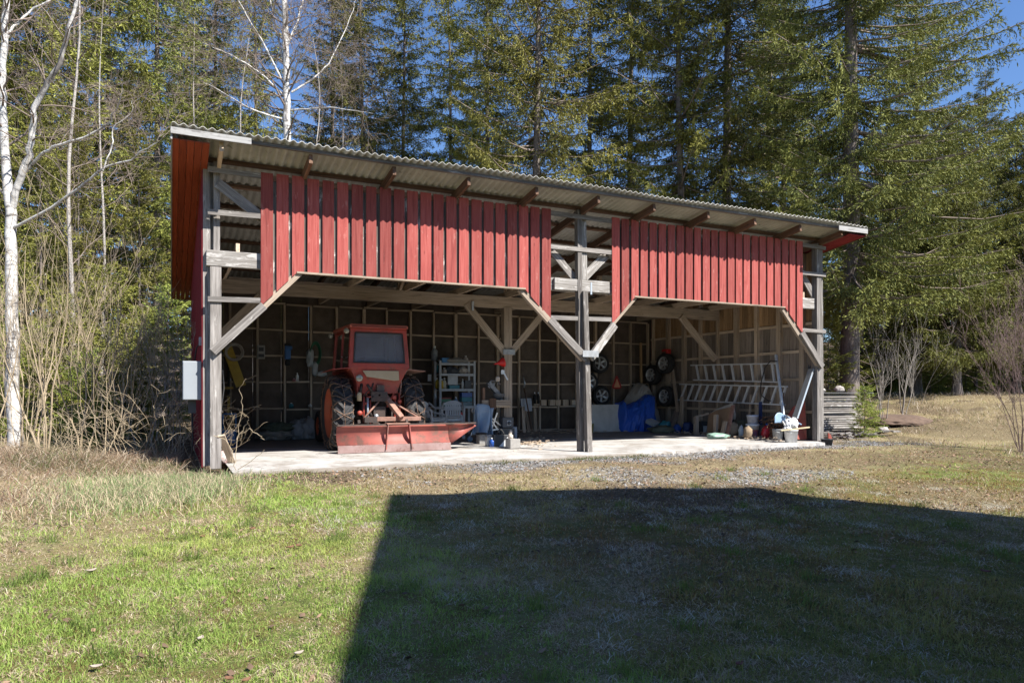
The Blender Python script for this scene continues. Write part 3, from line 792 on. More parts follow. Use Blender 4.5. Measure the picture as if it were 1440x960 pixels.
# ------------------------------------------------------------------ grader blade hitched behind
gb = Vector((3.45, 1.44, 0))
blade = thing('grader_blade', 'faded red steel grader blade with rusty A-frame hitched behind the tractor', 'snow blade', gb)
def blade_mesh(x0, x1, zb0, zb1, zt, mat, name, tip=None, y_off=0):
    mb = MB(); N = 10
    def prof(u, x):
        # concave away from the camera
        zb = zb0 + (zb1 - zb0) * (x - x0) / (x1 - x0)
        return (x, gb.y + y_off + .11 * (1 - (2 * u - 1) ** 2) - .05 * (1 - u), zb + (zt - zb) * u)
    L = []
    for s_ in (0, .014):
        for i in range(N + 1):
            for x in (x0, x1):
                p = prof(i / N, x); L.append((p[0], p[1] + s_, p[2]))
    k = 2 * (N + 1); F = []
    for i in range(N):
        a = 2 * i; F += [(a, a + 1, a + 3, a + 2), (k + a + 2, k + a + 3, k + a + 1, k + a), (a, a + 2, k + a + 2, k + a), (a + 1, k + a + 1, k + a + 3, a + 3)]
    F += [(0, k, k + 1, 1), (2 * N, 2 * N + 1, k + 2 * N + 1, k + 2 * N)]
    mb.add([Vector(p) for p in L], F, None, 0, True)
    return mb.build(name, mat, blade)
BX0, BX1 = 2.28, 4.63
blade_mesh(BX0, BX1, .14, .14, .545, M['blade'], 'mouldboard')
blade_mesh(BX1 + .004, 5.22, .12, .50, .545, M['blade'], 'wing_plate')
mb = MB(); mb.beam((BX0, gb.y - .062, .085), (BX1, gb.y - .062, .085), .15, .018, side=(0, 0, 1)); mb.build('cutting_edge', M['edge'], blade)
mb = MB(); mb.beam((BX0, gb.y + .02, .02), (BX1 + .03, gb.y + .02, .02), .04, .08, side=(0, 0, 1)); mb.build('skid', M['rust'], blade)
mb = MB(); mb.beam((BX0, gb.y - .01, .555), (5.22, gb.y - .01, .555), .03, .05, side=(0, 0, 1)); mb.build('top_lip', M['tdark'], blade)  # dark material paints the shadowed line along the blade top
for s in (-1, 1):
    mb = MB(); xx = 3.50 + s * .22
    mb.add([Vector(p) for p in ((xx, gb.y + .03, .57), (xx + s * .05, gb.y - .11, .06), (xx + s * .05, gb.y + .03, .06), (xx, gb.y - .08, .57))] + [Vector(p) for p in ((xx + .018, gb.y + .03, .57), (xx + s * .05 + .018, gb.y - .11, .06), (xx + s * .05 + .018, gb.y + .03, .06), (xx + .018, gb.y - .08, .57))],
           [(0, 2, 1, 3), (4, 7, 5, 6), (0, 3, 7, 4), (3, 1, 5, 7), (1, 2, 6, 5), (2, 0, 4, 6)])
    mb.build('gusset', M['blade'], blade)
mb = MB(); mb.box(3.26, 3.74, gb.y - .09, gb.y + .12, .565, .585); mb.build('mount_plate', M['rust'], blade)
mb = MB(); mb.beam((2.86, 1.66, .66), (4.06, 1.66, .66), .09, .09, side=(0, 0, 1)); mb.build('cross_bar', M['rust'], blade, bevel=.008)
mb = MB(); mb.beam((2.86, 1.60, .65), (3.12, 1.60, .65), .11, .05, side=(0, 0, 1)); mb.build('clamp', M['tdark'], blade)
mb = MB(); mb.beam((3.36, 2.0, 1.16), (3.62, 1.56, .68), .11, .10); mb.build('top_link', M['rust'], blade, bevel=.01)
for xa in (2.86, 4.02):
    mb = MB(); mb.tube([(xa, 1.66, .68), (3.34, 1.95, 1.12)], .02, 8); mb.build('stay', M['rust'], blade)
mb = MB(); mb.boxm(T(3.33, 2.0, 1.14), .12, .14, .1); mb.build('head_plate', M['rust'], blade)
for s in (-1, 1):
    mb = MB(); mb.beam((3.25 + s * .42, 2.1, .52), (3.25 + s * .5, 1.6, .62), .05, .07); mb.build('lower_arm', M['tdark'], blade)
# ================================================================== things in the shed
def P_(name, c, **k):
    if name not in M: M[name] = plain(name, c, **k)
    return M[name]
pl_white = P_('white_plastic', (.76, .77, .77), c2=(.60, .60, .58), scale=7, rough=.45, dirt=.25)
pl_grey = P_('grey_plastic', (.30, .31, .32), scale=7, rough=.5)
pl_blue = P_('blue_plastic', (.02, .08, .33), scale=7, rough=.4)
pl_red = P_('red_plastic', (.50, .022, .022), scale=5, rough=.4, dirt=.2)
pl_green = P_('green_plastic', (.03, .16, .09), scale=7, rough=.5)
pl_yel = P_('yellow_paint', (.56, .38, .03), c2=(.42, .27, .03), scale=7, rough=.5, dirt=.2)
pl_teal = P_('teal_plastic', (.03, .2, .25), scale=7, rough=.5)
dkgrey = P_('dark_grey_case', (.055, .058, .064), scale=7, rough=.55)
canvas = P_('grey_canvas', (.34, .32, .285), c2=(.20, .18, .155), scale=4, rough=.95, bump=.3)
tarp = P_('blue_tarpaulin', (.02, .095, .46), c2=(.012, .06, .32), scale=5, rough=.42, bump=.15)
denim = P_('pale_blue_cloth', (.17, .26, .38), c2=(.33, .36, .40), scale=6, rough=.9)
cardb = P_('brown_cardboard', (.29, .19, .115), c2=(.22, .14, .085), scale=4, rough=.9)
wpaper = P_('white_paper', (.60, .60, .59), scale=8, rough=.8)
concb = P_('rough_concrete_block', (.29, .275, .255), c2=(.19, .18, .17), scale=16, rough=.95, bump=.5)
rubber = M['black']
boxgrey = P_('painted_grey_metal', (.27, .295, .32), c2=(.23, .25, .275), scale=3, rough=.45)

def single(name, label, cat, mb, mats, base, group=None, bevel=0, solid=0):
    o = mb.build(name, mats, None, base, bevel, solid); return tag(o, label, cat, group)

# ---- electric cabinet on the outer left wall
b = Vector((-.30, .55, 1.2))
cab = thing('electric_cabinet', 'grey metal electric cabinet hung on the red outer wall of the shed', 'electric cabinet', b)
p0 = onY(261.5, 505, .0); 
mb = MB(); mb.box(-.485, -.20, .20, .62, 1.08, 1.72); mb.build('cabinet_body', boxgrey, cab, bevel=.008)
mb = MB(); mb.box(-.477, -.208, .185, .197, 1.09, 1.71); mb.build('door', boxgrey, cab, bevel=.004)
mb = MB(); mb.box(-.40, -.28, .38, .44, .86, 1.08); mb.build('cable_duct', dkgrey, cab)
mb = MB(); mb.tube([(-.34, .4, .88), (-.33, .36, .4), (-.36, .34, .0)], .014, 6); mb.tube([(-.30, .5, 1.72), (-.27, .46, 1.95), (-.21, .42, 2.05)], .012, 6); mb.build('cable', rubber, cab)
mb = MB(); mb.box(-.24, -.19, .22, .31, 1.98, 2.12)
single('socket_box', 'small grey socket box on the red outer wall above the cabinet', 'socket', mb, pl_grey, (-.215, .26, 2.0), bevel=.006)

# ---- left bay
def leaning_plank(name, label, p0, p1, w, d, mat, cat='plank', side=(1, 0, 0), group=None):
    mb = MB(); mb.beam(p0, p1, w, d, side=side); return single(name, label, cat, mb, mat, p0, group)
a, c = onY(316, 480, 6.55), onY(339, 543, 6.4)
leaning_plank('yellow_beam', 'yellow painted board hung slantwise beside the rope coil', c, a, .24, .07, pl_yel, 'board')
mb = MB(); ctr = onY(329, 495, 6.38)
for k in range(5):
    rr = .17 + .012 * k
    mb.tube([ctr + Vector((rr * math.cos(q) + .01 * R.random(), -.03 * k * .4, rr * math.sin(q))) for q in [i * math.pi / 14 for i in range(28)]], .013, 6, closed=True)
single('rope_coil', 'coil of pale hose hanging over the yellow board', 'hose', mb, P_('pale_hose', (.46, .42, .36), scale=8, rough=.6), ctr)
mb = MB(); q = onY(367, 495, 6.86); mb.boxm(T(q), .19, .09, .36)
mb2 = MB(); mb2.boxm(T(q + Vector((0, -.05, .07))), .12, .012, .10); mb2.boxm(T(q + Vector((0, -.05, -.09))), .14, .012, .08)
mt = thing('meter_box', 'pale grey meter box on the second stud from the left', 'meter box', q - Vector((0, 0, .18)))
mb.build('casing', P_('pale_grey_casing', (.36, .35, .32), scale=7, rough=.6), mt, bevel=.01); mb2.build('display', dkgrey, mt)
q = onY(404.5, 498, 6.84); sp = thing('strimmer_head', 'blue and black power tool hanging on a stud above the bottle', 'power tool', q - Vector((0, 0, .25)))
mb = MB(); mb.boxm(T(q), .15, .12, .28); mb.boxm(T(q + Vector((.02, 0, .17))), .19, .1, .1); mb.build('motor', P_('tool_blue', (.03, .13, .36), scale=8, rough=.45), sp, bevel=.02)
mb = MB(); mb.boxm(T(q + Vector((0, 0, -.22))), .12, .1, .14); mb.boxm(T(q + Vector((0, 0, .25))), .16, .08, .08); mb.build('handle', rubber, sp, bevel=.02)
q = onY(443, 497, 6.8)
mb = MB()
for k in range(6):
    rr = .2 + .01 * k
    mb.tube([q + Vector((rr * .55 * math.cos(t_), -.02 * k, rr * 1.25 * math.sin(t_))) for t_ in [i * math.pi / 12 for i in range(24)]], .014, 5, closed=True)
single('green_hose', 'coil of dark green hose hung on a stud left of the tractor', 'hose', mb, pl_green, q)
q2 = onY(436, 503, 6.72)
mb = MB(); mb.blob(q2, .10, .06, .24, .45, 3, 3); mb.blob(q2 + Vector((.12, -.02, -.3)), .08, .05, .2, .4, 8, 2); mb.blob(q2 + Vector((.3, 0, -.42)), .14, .05, .07, .4, 9, 2)
single('plastic_bag', 'white plastic bag hanging with the green hose', 'bag', mb, P_('thin_white_bag', (.42, .44, .45), scale=6, rough=.5), q2)
def bottle(p, h, r, mat, name, label, cat='bottle', cap=None, group=None):
    t = thing(name, label, cat, p, group)
    mb = MB(); mb.lathe([(0, 0), (r, 0), (r, h * .62), (r * .85, h * .7), (r * .35, h * .82), (r * .35, h * .9), (0, h * .9)], 14, T(p)); mb.build('body', mat, t)
    mb = MB(); mb.lathe([(r * .42, h * .86), (r * .42, h), (0, h)], 10, T(p)); mb.build('cap', cap or pl_white, t)
    return t
bottle(onY(418, 536.5, 6.86), .24, .04, pl_white, 'spray_bottle', 'white spray bottle standing on the noggin below the blue tool')
bottle(onY(413.5, 536.5, 6.87), .09, .045, P_('pink_tin', (.5, .2, .18), scale=9), 'small_tin', 'small pink tin beside the white spray bottle', 'tin')
bottle(onY(322, 536.5, 6.87), .13, .05, pl_white, 'white_tin', 'white tin on the noggin under the yellow board', 'tin')
bottle(onY(409.5, 573.5, 6.87), .14, .06, pl_teal, 'teal_tin', 'dark teal tin on the lowest noggin', 'tin')
bottle(onY(436, 572, 6.87), .08, .05, wpaper, 'pale_tin', 'little pale tin on the lowest noggin by the front wheel', 'tin')
def sack(px, py, Y, rx, ry, rz, mat, name, label, seed, amp=.35, cat='sack'):
    p = onZ(px, py, 0); p = Vector((p.x, p.y, 0)) if Y is None else Vector((onY(px, py, Y).x, Y, 0))
    mb = MB(); mb.blob(p + Vector((0, 0, rz * .75)), rx, ry, rz, amp, seed, 4, flat=.72, freq=1.9); return single(name, label, cat, mb, mat, p)
mb_ = P_('dull_green_canvas', (.10, .12, .085), scale=5, rough=.9, bump=.3)
sack(386, 613, 6.2, .42, .3, .17, P_('pale_sacking', (.30, .28, .25), scale=5, rough=.9, bump=.3), 'cloth_sack', 'grey sack lying flat under the green cloth', 2)
p = Vector((onY(393, 600, 6.15).x, 6.15, .33)); mb = MB(); mb.blob(p, .42, .28, .12, .4, 5, 4); single('green_cloth', 'crumpled dull green cloth lying on the grey sack', 'cloth', mb, mb_, p - Vector((0, 0, .12)))
sack(421, 613, 6.2, .26, .26, .3, P_('grey_poly_bag', (.27, .28, .30), scale=4, rough=.6, bump=.4), 'rubbish_bag', 'grey plastic rubbish bag slumped behind the tractor front wheel', 11, .3, 'bag')
sack(434, 612, 6.1, .20, .24, .34, M['grey_poly_bag'], 'rubbish_bag', 'grey plastic bag pressed against the tractor front wheel', 17, .3, 'bag')
# blue jerrycan frame left corner, wall tools
q = onZ(323, 630, 0)
t = thing('sack_barrow', 'blue tubular sack barrow standing just inside the left corner post', 'barrow', q)
for dx in (-.13, .13):
    mb = MB(); mb.tube([q + Vector((dx, .05, .02)), q + Vector((dx, .12, .62)), q + Vector((dx, .05, .74))], .018, 7); mb.build('side_tube', P_('blue_frame', (.03, .14, .35), scale=9, rough=.45), t)
mb = MB(); mb.tube([q + Vector((-.13, .05, .74)), q + Vector((.13, .05, .74))], .018, 7); mb.build('cross_tube', M['blue_frame'], t)
mb = MB(); mb.boxm(T(q + Vector((0, .0, .03))), .3, .24, .02); mb.build('toe_plate', M['blue_frame'], t)
mb = MB(); mb.boxm(T(q + Vector((0, .1, .25))), .26, .03, .28); mb.build('back_plate', M['blue_frame'], t)
for dx in (-.17, .17):
    mb = MB(); mb.lathe([(.0, -.03), (.09, -.03), (.1, 0), (.09, .03), (0, .03)], 16, T(q + Vector((dx, .14, .1))) @ aim((1, 0, 0))); mb.build('wheel', rubber, t)
leaning_plank('split_plank', 'broken pale plank leaning against the left corner post', onZ(327, 652, -.02), onY(311, 612, -.1), .11, .03, M['inner'])
p = onZ(317, 652, -.02); mb = MB(); mb.blob(p + Vector((0, .05, .10)), .12, .10, .13, .35, 21, 3, flat=.75)
single('crumpled_bag', 'crumpled white and red bag at the foot of the left corner post', 'bag', mb, plain('white_red_bag', (.6, .58, .56), (.45, .10, .08), 9, .5, 0, .9), p)
q = onY(321, 600, 6.3)
t = thing('long_level', 'black pole with yellow grips standing in the left rear corner', 'pole', Vector((q.x, 6.3, 0)))
mb = MB(); mb.beam((q.x, 6.3, 0), (q.x + .03, 6.6, 1.75), .05, .05); mb.build('shaft', rubber, t)
mb = MB(); mb.beam((q.x + .01, 6.36, .55), (q.x + .02, 6.45, 1.1), .06, .06); mb.boxm(T(q.x + .02, 6.5, 1.32), .22, .05, .05); mb.build('grip', pl_yel, t)
leaning_plank('iron_bar', 'thin iron bar leaning on the back wall under the noggins', Vector((onY(356, 607, 6.7).x, 6.6, 0)), Vector((onY(354, 570, 6.8).x, 6.9, .82)), .05, .05, M['tdark'], 'bar')
mb = MB(); mb.tube([onY(313, 520, 2.2), onY(315, 545, 2.2), onY(311, 575, 2.2), onY(313, 580, 2.2)], .012, 6)
single('loose_cable', 'loop of pale cable hanging inside the left corner post', 'cable', mb, P_('pale_hose', (.4, .4, .4)), onY(313, 580, 2.2))
leaning_plank('brushwood_stick', 'thin stick jutting from the yellow board', onY(345, 534, 6.6), onY(362, 527, 6.7), .03, .03, M['inner'], 'stick', side=(0, 1, 0))

# ---- plastic chairs (two stacks of two)
def chair(base, rz, label):
    t = thing('garden_chair', label, 'chair', base, 'white plastic garden chairs', rz)
    B = Matrix.Identity(4)
    def fin(mb, nm):
        o = mb.build(nm, pl_white, None, (0, 0, 0)); o.parent = t; return o
    mb = MB(); mb.grid(lambda u, v: (-.23 + .46 * u, -.24 + .46 * v, .43 - .03 * math.sin(math.pi * u) * math.sin(math.pi * v) + .02 * v), 8, 8); o = fin(mb, 'seat')
    o.modifiers.new('t', 'SOLIDIFY').thickness = .02
    # back with slots: slats under a rounded top
    mb = MB()
    def bk(u, w):  # u -1..1 across, w 0..1 up
        return Vector((u * (.25 - .02 * w), .22 + .10 * w - .10 * (1 - u * u) * 0 + .05 * (1 - abs(u)) * 0, .43 + .43 * w))
    for k in range(7):
        u = -.75 + 1.5 * k / 6; mb.beam(bk(u, .05), bk(u, .72), .045, .012, side=(1, 0, 0))
    for k in range(12):
        u0 = -1 + 2 * k / 12; u1 = -1 + 2 * (k + 1) / 12
        top = lambda u: .98 - .16 * u * u
        A_, B_, C_, D_ = bk(u0, .70), bk(u1, .70), bk(u1, top(u1)), bk(u0, top(u0))
        n = Vector((0, .014, 0)); mb.add([A_, B_, C_, D_, A_ + n, B_ + n, C_ + n, D_ + n], [(0, 1, 2, 3), (7, 6, 5, 4), (0, 4, 5, 1), (1, 5, 6, 2), (2, 6, 7, 3), (3, 7, 4, 0)])
    mb.beam(bk(-1, .04), bk(1, .04), .05, .014, side=(0, 0, 1))
    fin(mb, 'backrest')
    for s in (-1, 1):
        mb = MB(); mb.tube([(s * .25, .30, .80), (s * .285, .12, .665), (s * .29, -.15, .655), (s * .285, -.27, .60), (s * .275, -.29, .42)], .026, 8); fin(mb, 'armrest')
        mb = MB(); mb.beam((s * .275, -.29, .0), (s * .25, -.25, .44), .07, .045); fin(mb, 'leg')
        mb = MB(); mb.beam((s * .275, .32, .0), (s * .245, .23, .45), .07, .045); fin(mb, 'leg')
    mb = MB(); mb.beam((-.25, -.25, .36), (.25, -.25, .36), .07, .02, side=(0, 0, 1)); fin(mb, 'front_rail')
    return t
for (px, Y, rz, la, lb) in ((637, 4.9, -.35, 'white plastic garden chair topmost of the stack in front of the shelf rack', 'white plastic garden chair at the bottom of the stack in front of the shelf rack'), (606, 4.7, .5, 'white plastic garden chair topmost of the stack beside the right rear tyre', 'white plastic garden chair at the bottom of the stack beside the right rear tyre')):
    x = onY(px, 600, Y).x
    chair((x, Y, 0), rz, lb); chair((x, Y, .14), rz, la)

# ---- shelf rack
rx0, rx1, ryf, ryb = onY(619, 560, 6.2).x, onY(667, 560, 6.2).x, 6.2, 6.62
rack = thing('shelf_rack', 'light grey metal shelf rack crammed with tins against the back wall', 'shelf', ((rx0 + rx1) / 2, 6.4, 0))
for x in (rx0, rx1):
    for y in (ryf, ryb):
        mb = MB(); mb.box(x - .03, x + .03, y - .025, y + .025, 0, 2.10); mb.build('upright', P_('light_grey_rack', (.46, .47, .48), scale=7, rough=.5), rack)
SH = (.34, .80, 1.29, 1.72, 2.02)
for z in SH:
    mb = MB(); mb.box(rx0 + .03, rx1 - .03, ryf + .0, ryb, z - .03, z); mb.box(rx0, rx1, ryf - .03, ryf - .024, z - .045, z + .02); mb.build('shelf_board', M['light_grey_rack'], rack)
def on_shelf(u, z): return Vector((rx0 + .04 + (rx1 - rx0 - .08) * u, 6.33, z + .004))
def boxthing(p, dx, dy, dz, mat, name, label, cat, rz=0, lid=None, group=None, bevel=.006):
    o = thing(name, label, cat, p, group) if lid else None
    mb = MB(); mb.boxm(T(p + Vector((0, 0, dz / 2))) @ Matrix.Rotation(rz, 4, 'Z'), dx, dy, dz)
    if not lid: return single(name, label, cat, mb, mat, p, group, bevel)
    mb.build('body', mat, o, bevel=bevel)
    mb = MB(); mb.boxm(T(p + Vector((0, 0, dz + .02))) @ Matrix.Rotation(rz, 4, 'Z'), dx + .02, dy + .02, .04); mb.build('lid', lid, o, bevel=bevel)
    return o
boxthing(on_shelf(.14, 2.02), .20, .18, .16, P_('bright_blue_tin', (.02, .17, .40), scale=8, rough=.4), 'blue_tin', 'blue tin box on the top shelf of the rack', 'tin')
bottle(on_shelf(.82, 2.02), .24, .07, P_('cream_pot', (.42, .36, .31), scale=8), 'cream_pot', 'cream pot on the right end of the top shelf', 'pot')
mb = MB(); mb.blob(on_shelf(.5, 2.02) + Vector((0, 0, .08)), .36, .16, .09, .4, 31, 3, flat=.8); single('rag_pile', 'grey rag draped over the top shelf of the rack', 'rag', mb, canvas, on_shelf(.5, 2.02))
mb = MB(); mb.blob(on_shelf(.72, 1.72) + Vector((0, 0, .11)), .14, .13, .12, .4, 32, 3, flat=.8); single('white_rag', 'crumpled pale rag on the second shelf of the rack', 'rag', mb, P_('pale_rag', (.48, .42, .36), scale=6, rough=.9), on_shelf(.72, 1.72))
bottle(on_shelf(.14, 1.72), .18, .07, P_('cream_pot', (.4, .4, .4)), 'clay_jar', 'small brownish jar at the left of the second shelf', 'jar')
mb = MB(); mb.blob(on_shelf(.4, 1.72) + Vector((0, 0, .1)), .2, .14, .11, .5, 33, 3, flat=.8); single('black_sack', 'dark bundle in the middle of the second shelf', 'sack', mb, dkgrey, on_shelf(.4, 1.72))
bottle(on_shelf(.90, 1.72), .12, .06, P_('cream_pot', (.4, .4, .4)), 'cup', 'pale cup at the right end of the second shelf', 'cup')
bottle(on_shelf(.06, 1.29), .3, .05, pl_yel, 'oil_bottle', 'yellow oil bottle at the left of the third shelf', 'bottle')
bottle(on_shelf(.14, 1.29), .33, .055, P_('cream_bottle', (.5, .47, .38), scale=6), 'oil_bottle', 'cream bottle second from left on the third shelf', 'bottle')
boxthing(on_shelf(.42, 1.29), .30, .2, .12, pl_teal, 'tool_tray', 'flat dark teal tray on the third shelf', 'tray')
boxthing(on_shelf(.40, 1.42) , .30, .05, .27, wpaper, 'paper_sheet', 'white sheet standing behind the teal tray', 'paper')
bottle(on_shelf(.72, 1.29), .3, .035, pl_white, 'white_tube', 'slim white tube on the third shelf', 'bottle')
boxthing(on_shelf(.86, 1.29), .2, .2, .26, dkgrey, 'dark_case', 'dark case at the right of the third shelf', 'case')
boxthing(on_shelf(.16, .80), .28, .22, .22, pl_green, 'green_crate', 'green box on the fourth shelf of the rack', 'box', lid=P_('dull_red_lid', (.28, .06, .05)))
bottle(on_shelf(.5, .80), .28, .07, P_('pale_blue_bottle', (.22, .32, .45), scale=7, rough=.4), 'blue_bottle', 'pale blue canister in the middle of the fourth shelf', 'canister')
for z, mt, lb in ((.80, P_('grey_teal', (.16, .23, .26)), 'grey toolbox at the bottom of the pile on the fourth shelf'), (.94, pl_teal, 'teal toolbox in the middle of the pile on the fourth shelf'), (1.07, pl_blue, 'blue toolbox on top of the pile on the fourth shelf')):
    boxthing(on_shelf(.82, z), .32, .2, .125, mt, 'toolbox', lb, 'toolbox')
boxthing(on_shelf(.66, .34), .2, .2, .3, pl_red, 'petrol_can', 'red can on the lowest shelf of the rack', 'can', lid=rubber)
q = onY(611, 507, 6.75); bottle(q, .42, .1, P_('grey_can', (.30, .32, .33), scale=12, c2=(.1, .12, .15)), 'paint_tin', 'spotted grey tin hung on the stud left of the rack', 'tin')
q = onY(614, 524, 6.75); bottle(q, .30, .05, pl_teal, 'teal_bottle', 'teal bottle hanging on the stud left of the rack', 'bottle')
q = onY(604, 536, 6.8); boxthing(q, .1, .06, .2, pl_white, 'wall_socket', 'white socket box left of the shelf rack', 'socket')
q = onY(614.5, 546, 6.6); bottle(q, .3, .06, pl_yel, 'yellow_canister', 'yellow canister between the white socket and the rack', 'canister')

# ---- workbench at the middle post
wb = thing('work_trestle', 'rough timber trestle bench fixed to the middle post', 'workbench', Vector((6.6, 3.3, 0)))
xa, xb = onY(677, 567, 3.28).x, onY(718.5, 567, 3.28).x
mb = MB(); mb.beam((xa, 3.28, .945), (xb, 3.28, .945), .15, .09, side=(0, 0, 1)); mb.build('bench_beam', M['beamw'], wb)
mb = MB(); mb.box(xa + .18, xa + .36, 3.20, 3.235, .80, 1.06); mb.build('clamp_plate', M['dkwood'], wb)
x = onY(683, 590, 3.25).x
mb = MB(); mb.beam((x, 3.2, 0), (x, 3.25, .9), .1, .09); mb.beam((x - .03, 3.33, .9), (x - .03, 3.33, 1.32), .07, .07); mb.build('leg', M['dkwood'], wb)
mb = MB(); mb.box(xa + .3, xb, 3.3, 3.9, .84, .875); mb.build('bench_top', M['inner'], wb)
for (x0, z0, x1, z1) in ((690, 590, 703, 608), (699, 580, 690, 606), (692, 588, 704, 598), (688, 605, 702, 603)):
    mb = MB(); mb.beam(onY(x0, z0, 3.05), onY(x1, z1, 3.1), .035, .03); mb.build('strut', M['steel'], wb)
# mitre saw on bench
q = onY(697, 556, 3.5); q.z = .88
sw = thing('mitre_saw', 'grey mitre saw tilted up on the trestle bench', 'saw', q)
mb = MB(); mb.boxm(T(q + Vector((0, 0, .06))), .42, .34, .09); mb.build('saw_base', dkgrey, sw, bevel=.02)
Mx = T(q + Vector((-.04, 0, .40))) @ Matrix.Rotation(.85, 4, 'Y')
mb = MB(); mb.lathe([(0, -.03), (.15, -.03), (.15, .03), (0, .03)], 24, T(q + Vector((.05, -.08, .30))) @ aim((0, 1, 0)), a0=0, a1=math.pi); mb.build('blade_guard', P_('saw_dark', (.10, .10, .105), scale=9, rough=.5), sw)
mb = MB(); mb.boxm(Mx, .50, .12, .11); mb.boxm(T(q + Vector((.14, .0, .16))) @ Matrix.Rotation(.9, 4, 'Y'), .34, .1, .07); mb.boxm(T(q + Vector((-.13, .0, .50))) @ Matrix.Rotation(-.5, 4, 'Y'), .2, .09, .07); mb.build('motor', P_('saw_grey', (.06, .062, .068), c2=(.24, .245, .25), scale=13, rough=.5, amt=1), sw, bevel=.01)
mb = MB(); mb.tube([q + Vector((-.24, 0, .50)), q + Vector((-.12, 0, .62)), q + Vector((.06, 0, .60)), q + Vector((.1, 0, .5))], .022, 7); mb.build('handle', P_('saw_dark', (.1, .1, .1)), sw)
mb = MB(); mb.boxm(T(q + Vector((.04, -.03, .66))), .12, .08, .12); mb.build('dust_cap', P_('pale_rag', (.48, .42, .36)), sw, bevel=.03)
# red funnel + hook on the middle post
q = onY(703.5, 510, 3.38)
mb = MB(); Mx = T(q) @ aim((.95, 0, .2)); mb.lathe([(.015, -.17), (.03, -.07), (.11, .05), (.125, .09), (.12, .09), (.10, .05), (.0, -.05)], 18, Mx)
single('red_funnel', 'bright red funnel hung on the middle post', 'funnel', mb, P_('bright_red', (.62, .012, .012), scale=6, rough=.4), q)
mb = MB(); mb.beam(onY(706, 520, 3.36), onY(714, 534, 3.34), .04, .012); mb.boxm(T(onY(707, 523, 3.36)), .09, .02, .1)
single('hand_saw', 'small grey hook hanging below the red funnel on the middle post', 'tool', mb, M['alu'], onY(714, 534, 3.34))
# blue bag on the trestle leg
q = onY(672, 604, 3.05)
mb = MB()
mb.grid(lambda u, v: (q.x + (-.05 + .5 * u) - .12 * (1 - v) + .06 * math.sin(9 * u + 3 * v), 3.1 + .11 * math.sin(17 * u) * (1.15 - v) - .05 * u, .16 + .72 * v + .05 * math.sin(5 * u)), 20, 12)
single('blue_sheet', 'pale blue cloth bag hanging from the trestle bench', 'cloth', mb, denim, q, solid=.012)

# junk in front of the middle post
def atz(px, py): p = onZ(px, py, 0); p.z = .002; return p
def stereo(px, py, dx, dy, dz, mat, name, label, cat, rz=0, z=0, **k):
    p = atz(px, py); p.z = z + .003; return boxthing(p, dx, dy, dz, mat, name, label, cat, rz, **k)
# black speaker case tower
p = atz(714, 621); p.z = .005
t = thing('black_case', 'black tool case on top of the dark case beside the middle post', 'case', p + Vector((0, 0, .33)))
mb = MB(); mb.boxm(T(p + Vector((-.02, .05, .47))), .30, .24, .25); mb.build('case_body', dkgrey, t, bevel=.015)
mb = MB(); mb.boxm(T(p + Vector((.0, -.075, .46))), .11, .012, .12); mb.build('catch', pl_grey, t)
mb = MB(); mb.lathe([(.0, 0), (.045, 0), (.045, .014), (0, .014)], 14, T(p + Vector((0, -.08, .46))) @ aim((0, -1, 0))); mb.build('dial', dkgrey, t)
boxthing(p + Vector((-.03, .06, 0)), .36, .28, .335, P_('case_black', (.03, .032, .036), scale=8, rough=.5), 'black_case', 'dark case at the bottom of the tower beside the middle post', 'case')
p = atz(719.5, 616); boxthing(p + Vector((.03, -.02, 0)), .17, .16, .30, P_('pale_box', (.42, .43, .46), scale=6, rough=.5), 'battery_box', 'pale blue grey box right of the case tower', 'box', lid=rubber)
# cinder block with pale lump
p = atz(724, 631)
t = thing('concrete_block', 'rough grey concrete block with a pale lump on it', 'block', p)
mb = MB(); mb.boxm(T(p + Vector((0, .1, .11))) @ Matrix.Rotation(.1, 4, 'Z'), .26, .22, .22); mb.build('block_body', concb, t, bevel=.02)
mb = MB(); mb.blob(p + Vector((-.06, .08, .26)), .06, .06, .06, .4, 51, 2); mb.blob(p + Vector((-.05, .1, .34)), .035, .04, .06, .5, 52, 2); mb.build('lump', P_('pale_rag', (.5, .5, .5)), t)
stereo(677, 624, .20, .16, .22, P_('grey_box', (.17, .165, .155), c2=(.28, .27, .26), scale=14, rough=.7), 'battery', 'weathered grey battery at the left of the junk row', 'battery', .15, lid=rubber)
stereo(689, 627, .18, .15, .2, wpaper, 'white_box', 'white box behind the blue can in the junk row', 'box', -.1, lid=pl_grey)
bottle(atz(692, 628), .2, .065, pl_blue, 'blue_can', 'shiny blue can in front of the white box', 'can')
p = atz(706, 628)
t = thing('amplifier', 'black box with a white corner and a carrying handle', 'box', p)
mb = MB(); mb.boxm(T(p + Vector((0, .1, .13))) @ Matrix.Rotation(-.12, 4, 'Z'), .34, .2, .26); mb.build('casing', P_('case_black', (.03, .03, .03)), t, bevel=.01)
mb = MB(); Mx = T(p + Vector((0, .1, .13))) @ Matrix.Rotation(-.12, 4, 'Z') @ Matrix(((1, 0, 0, 0), (0, 0, 1, -.108), (0, 1, 0, 0), (0, 0, 0, 1))); mb.prism([(-.06, -.12), (.165, -.12), (.165, .11)], .006, Mx); mb.build('label_plate', wpaper, t)
mb = MB(); mb.tube([p + Vector((-.1 + .2 * i / 10, .1, .26 + .12 * math.sin(math.pi * i / 10))) for i in range(11)], .016, 7); mb.build('handle', rubber, t)
mb = MB(); q = atz(661, 621); mb.lathe([(0, -.03), (.065, -.03), (.07, 0), (.065, .03), (0, .03)], 18, T(q + Vector((0, 0, .07))) @ aim((-.3, -1, .1)))
single('small_roller', 'small pale wheel lying beside the wing of the blade', 'wheel', mb, P_('pale_blue_bottle', (.3, .3, .3)), q)
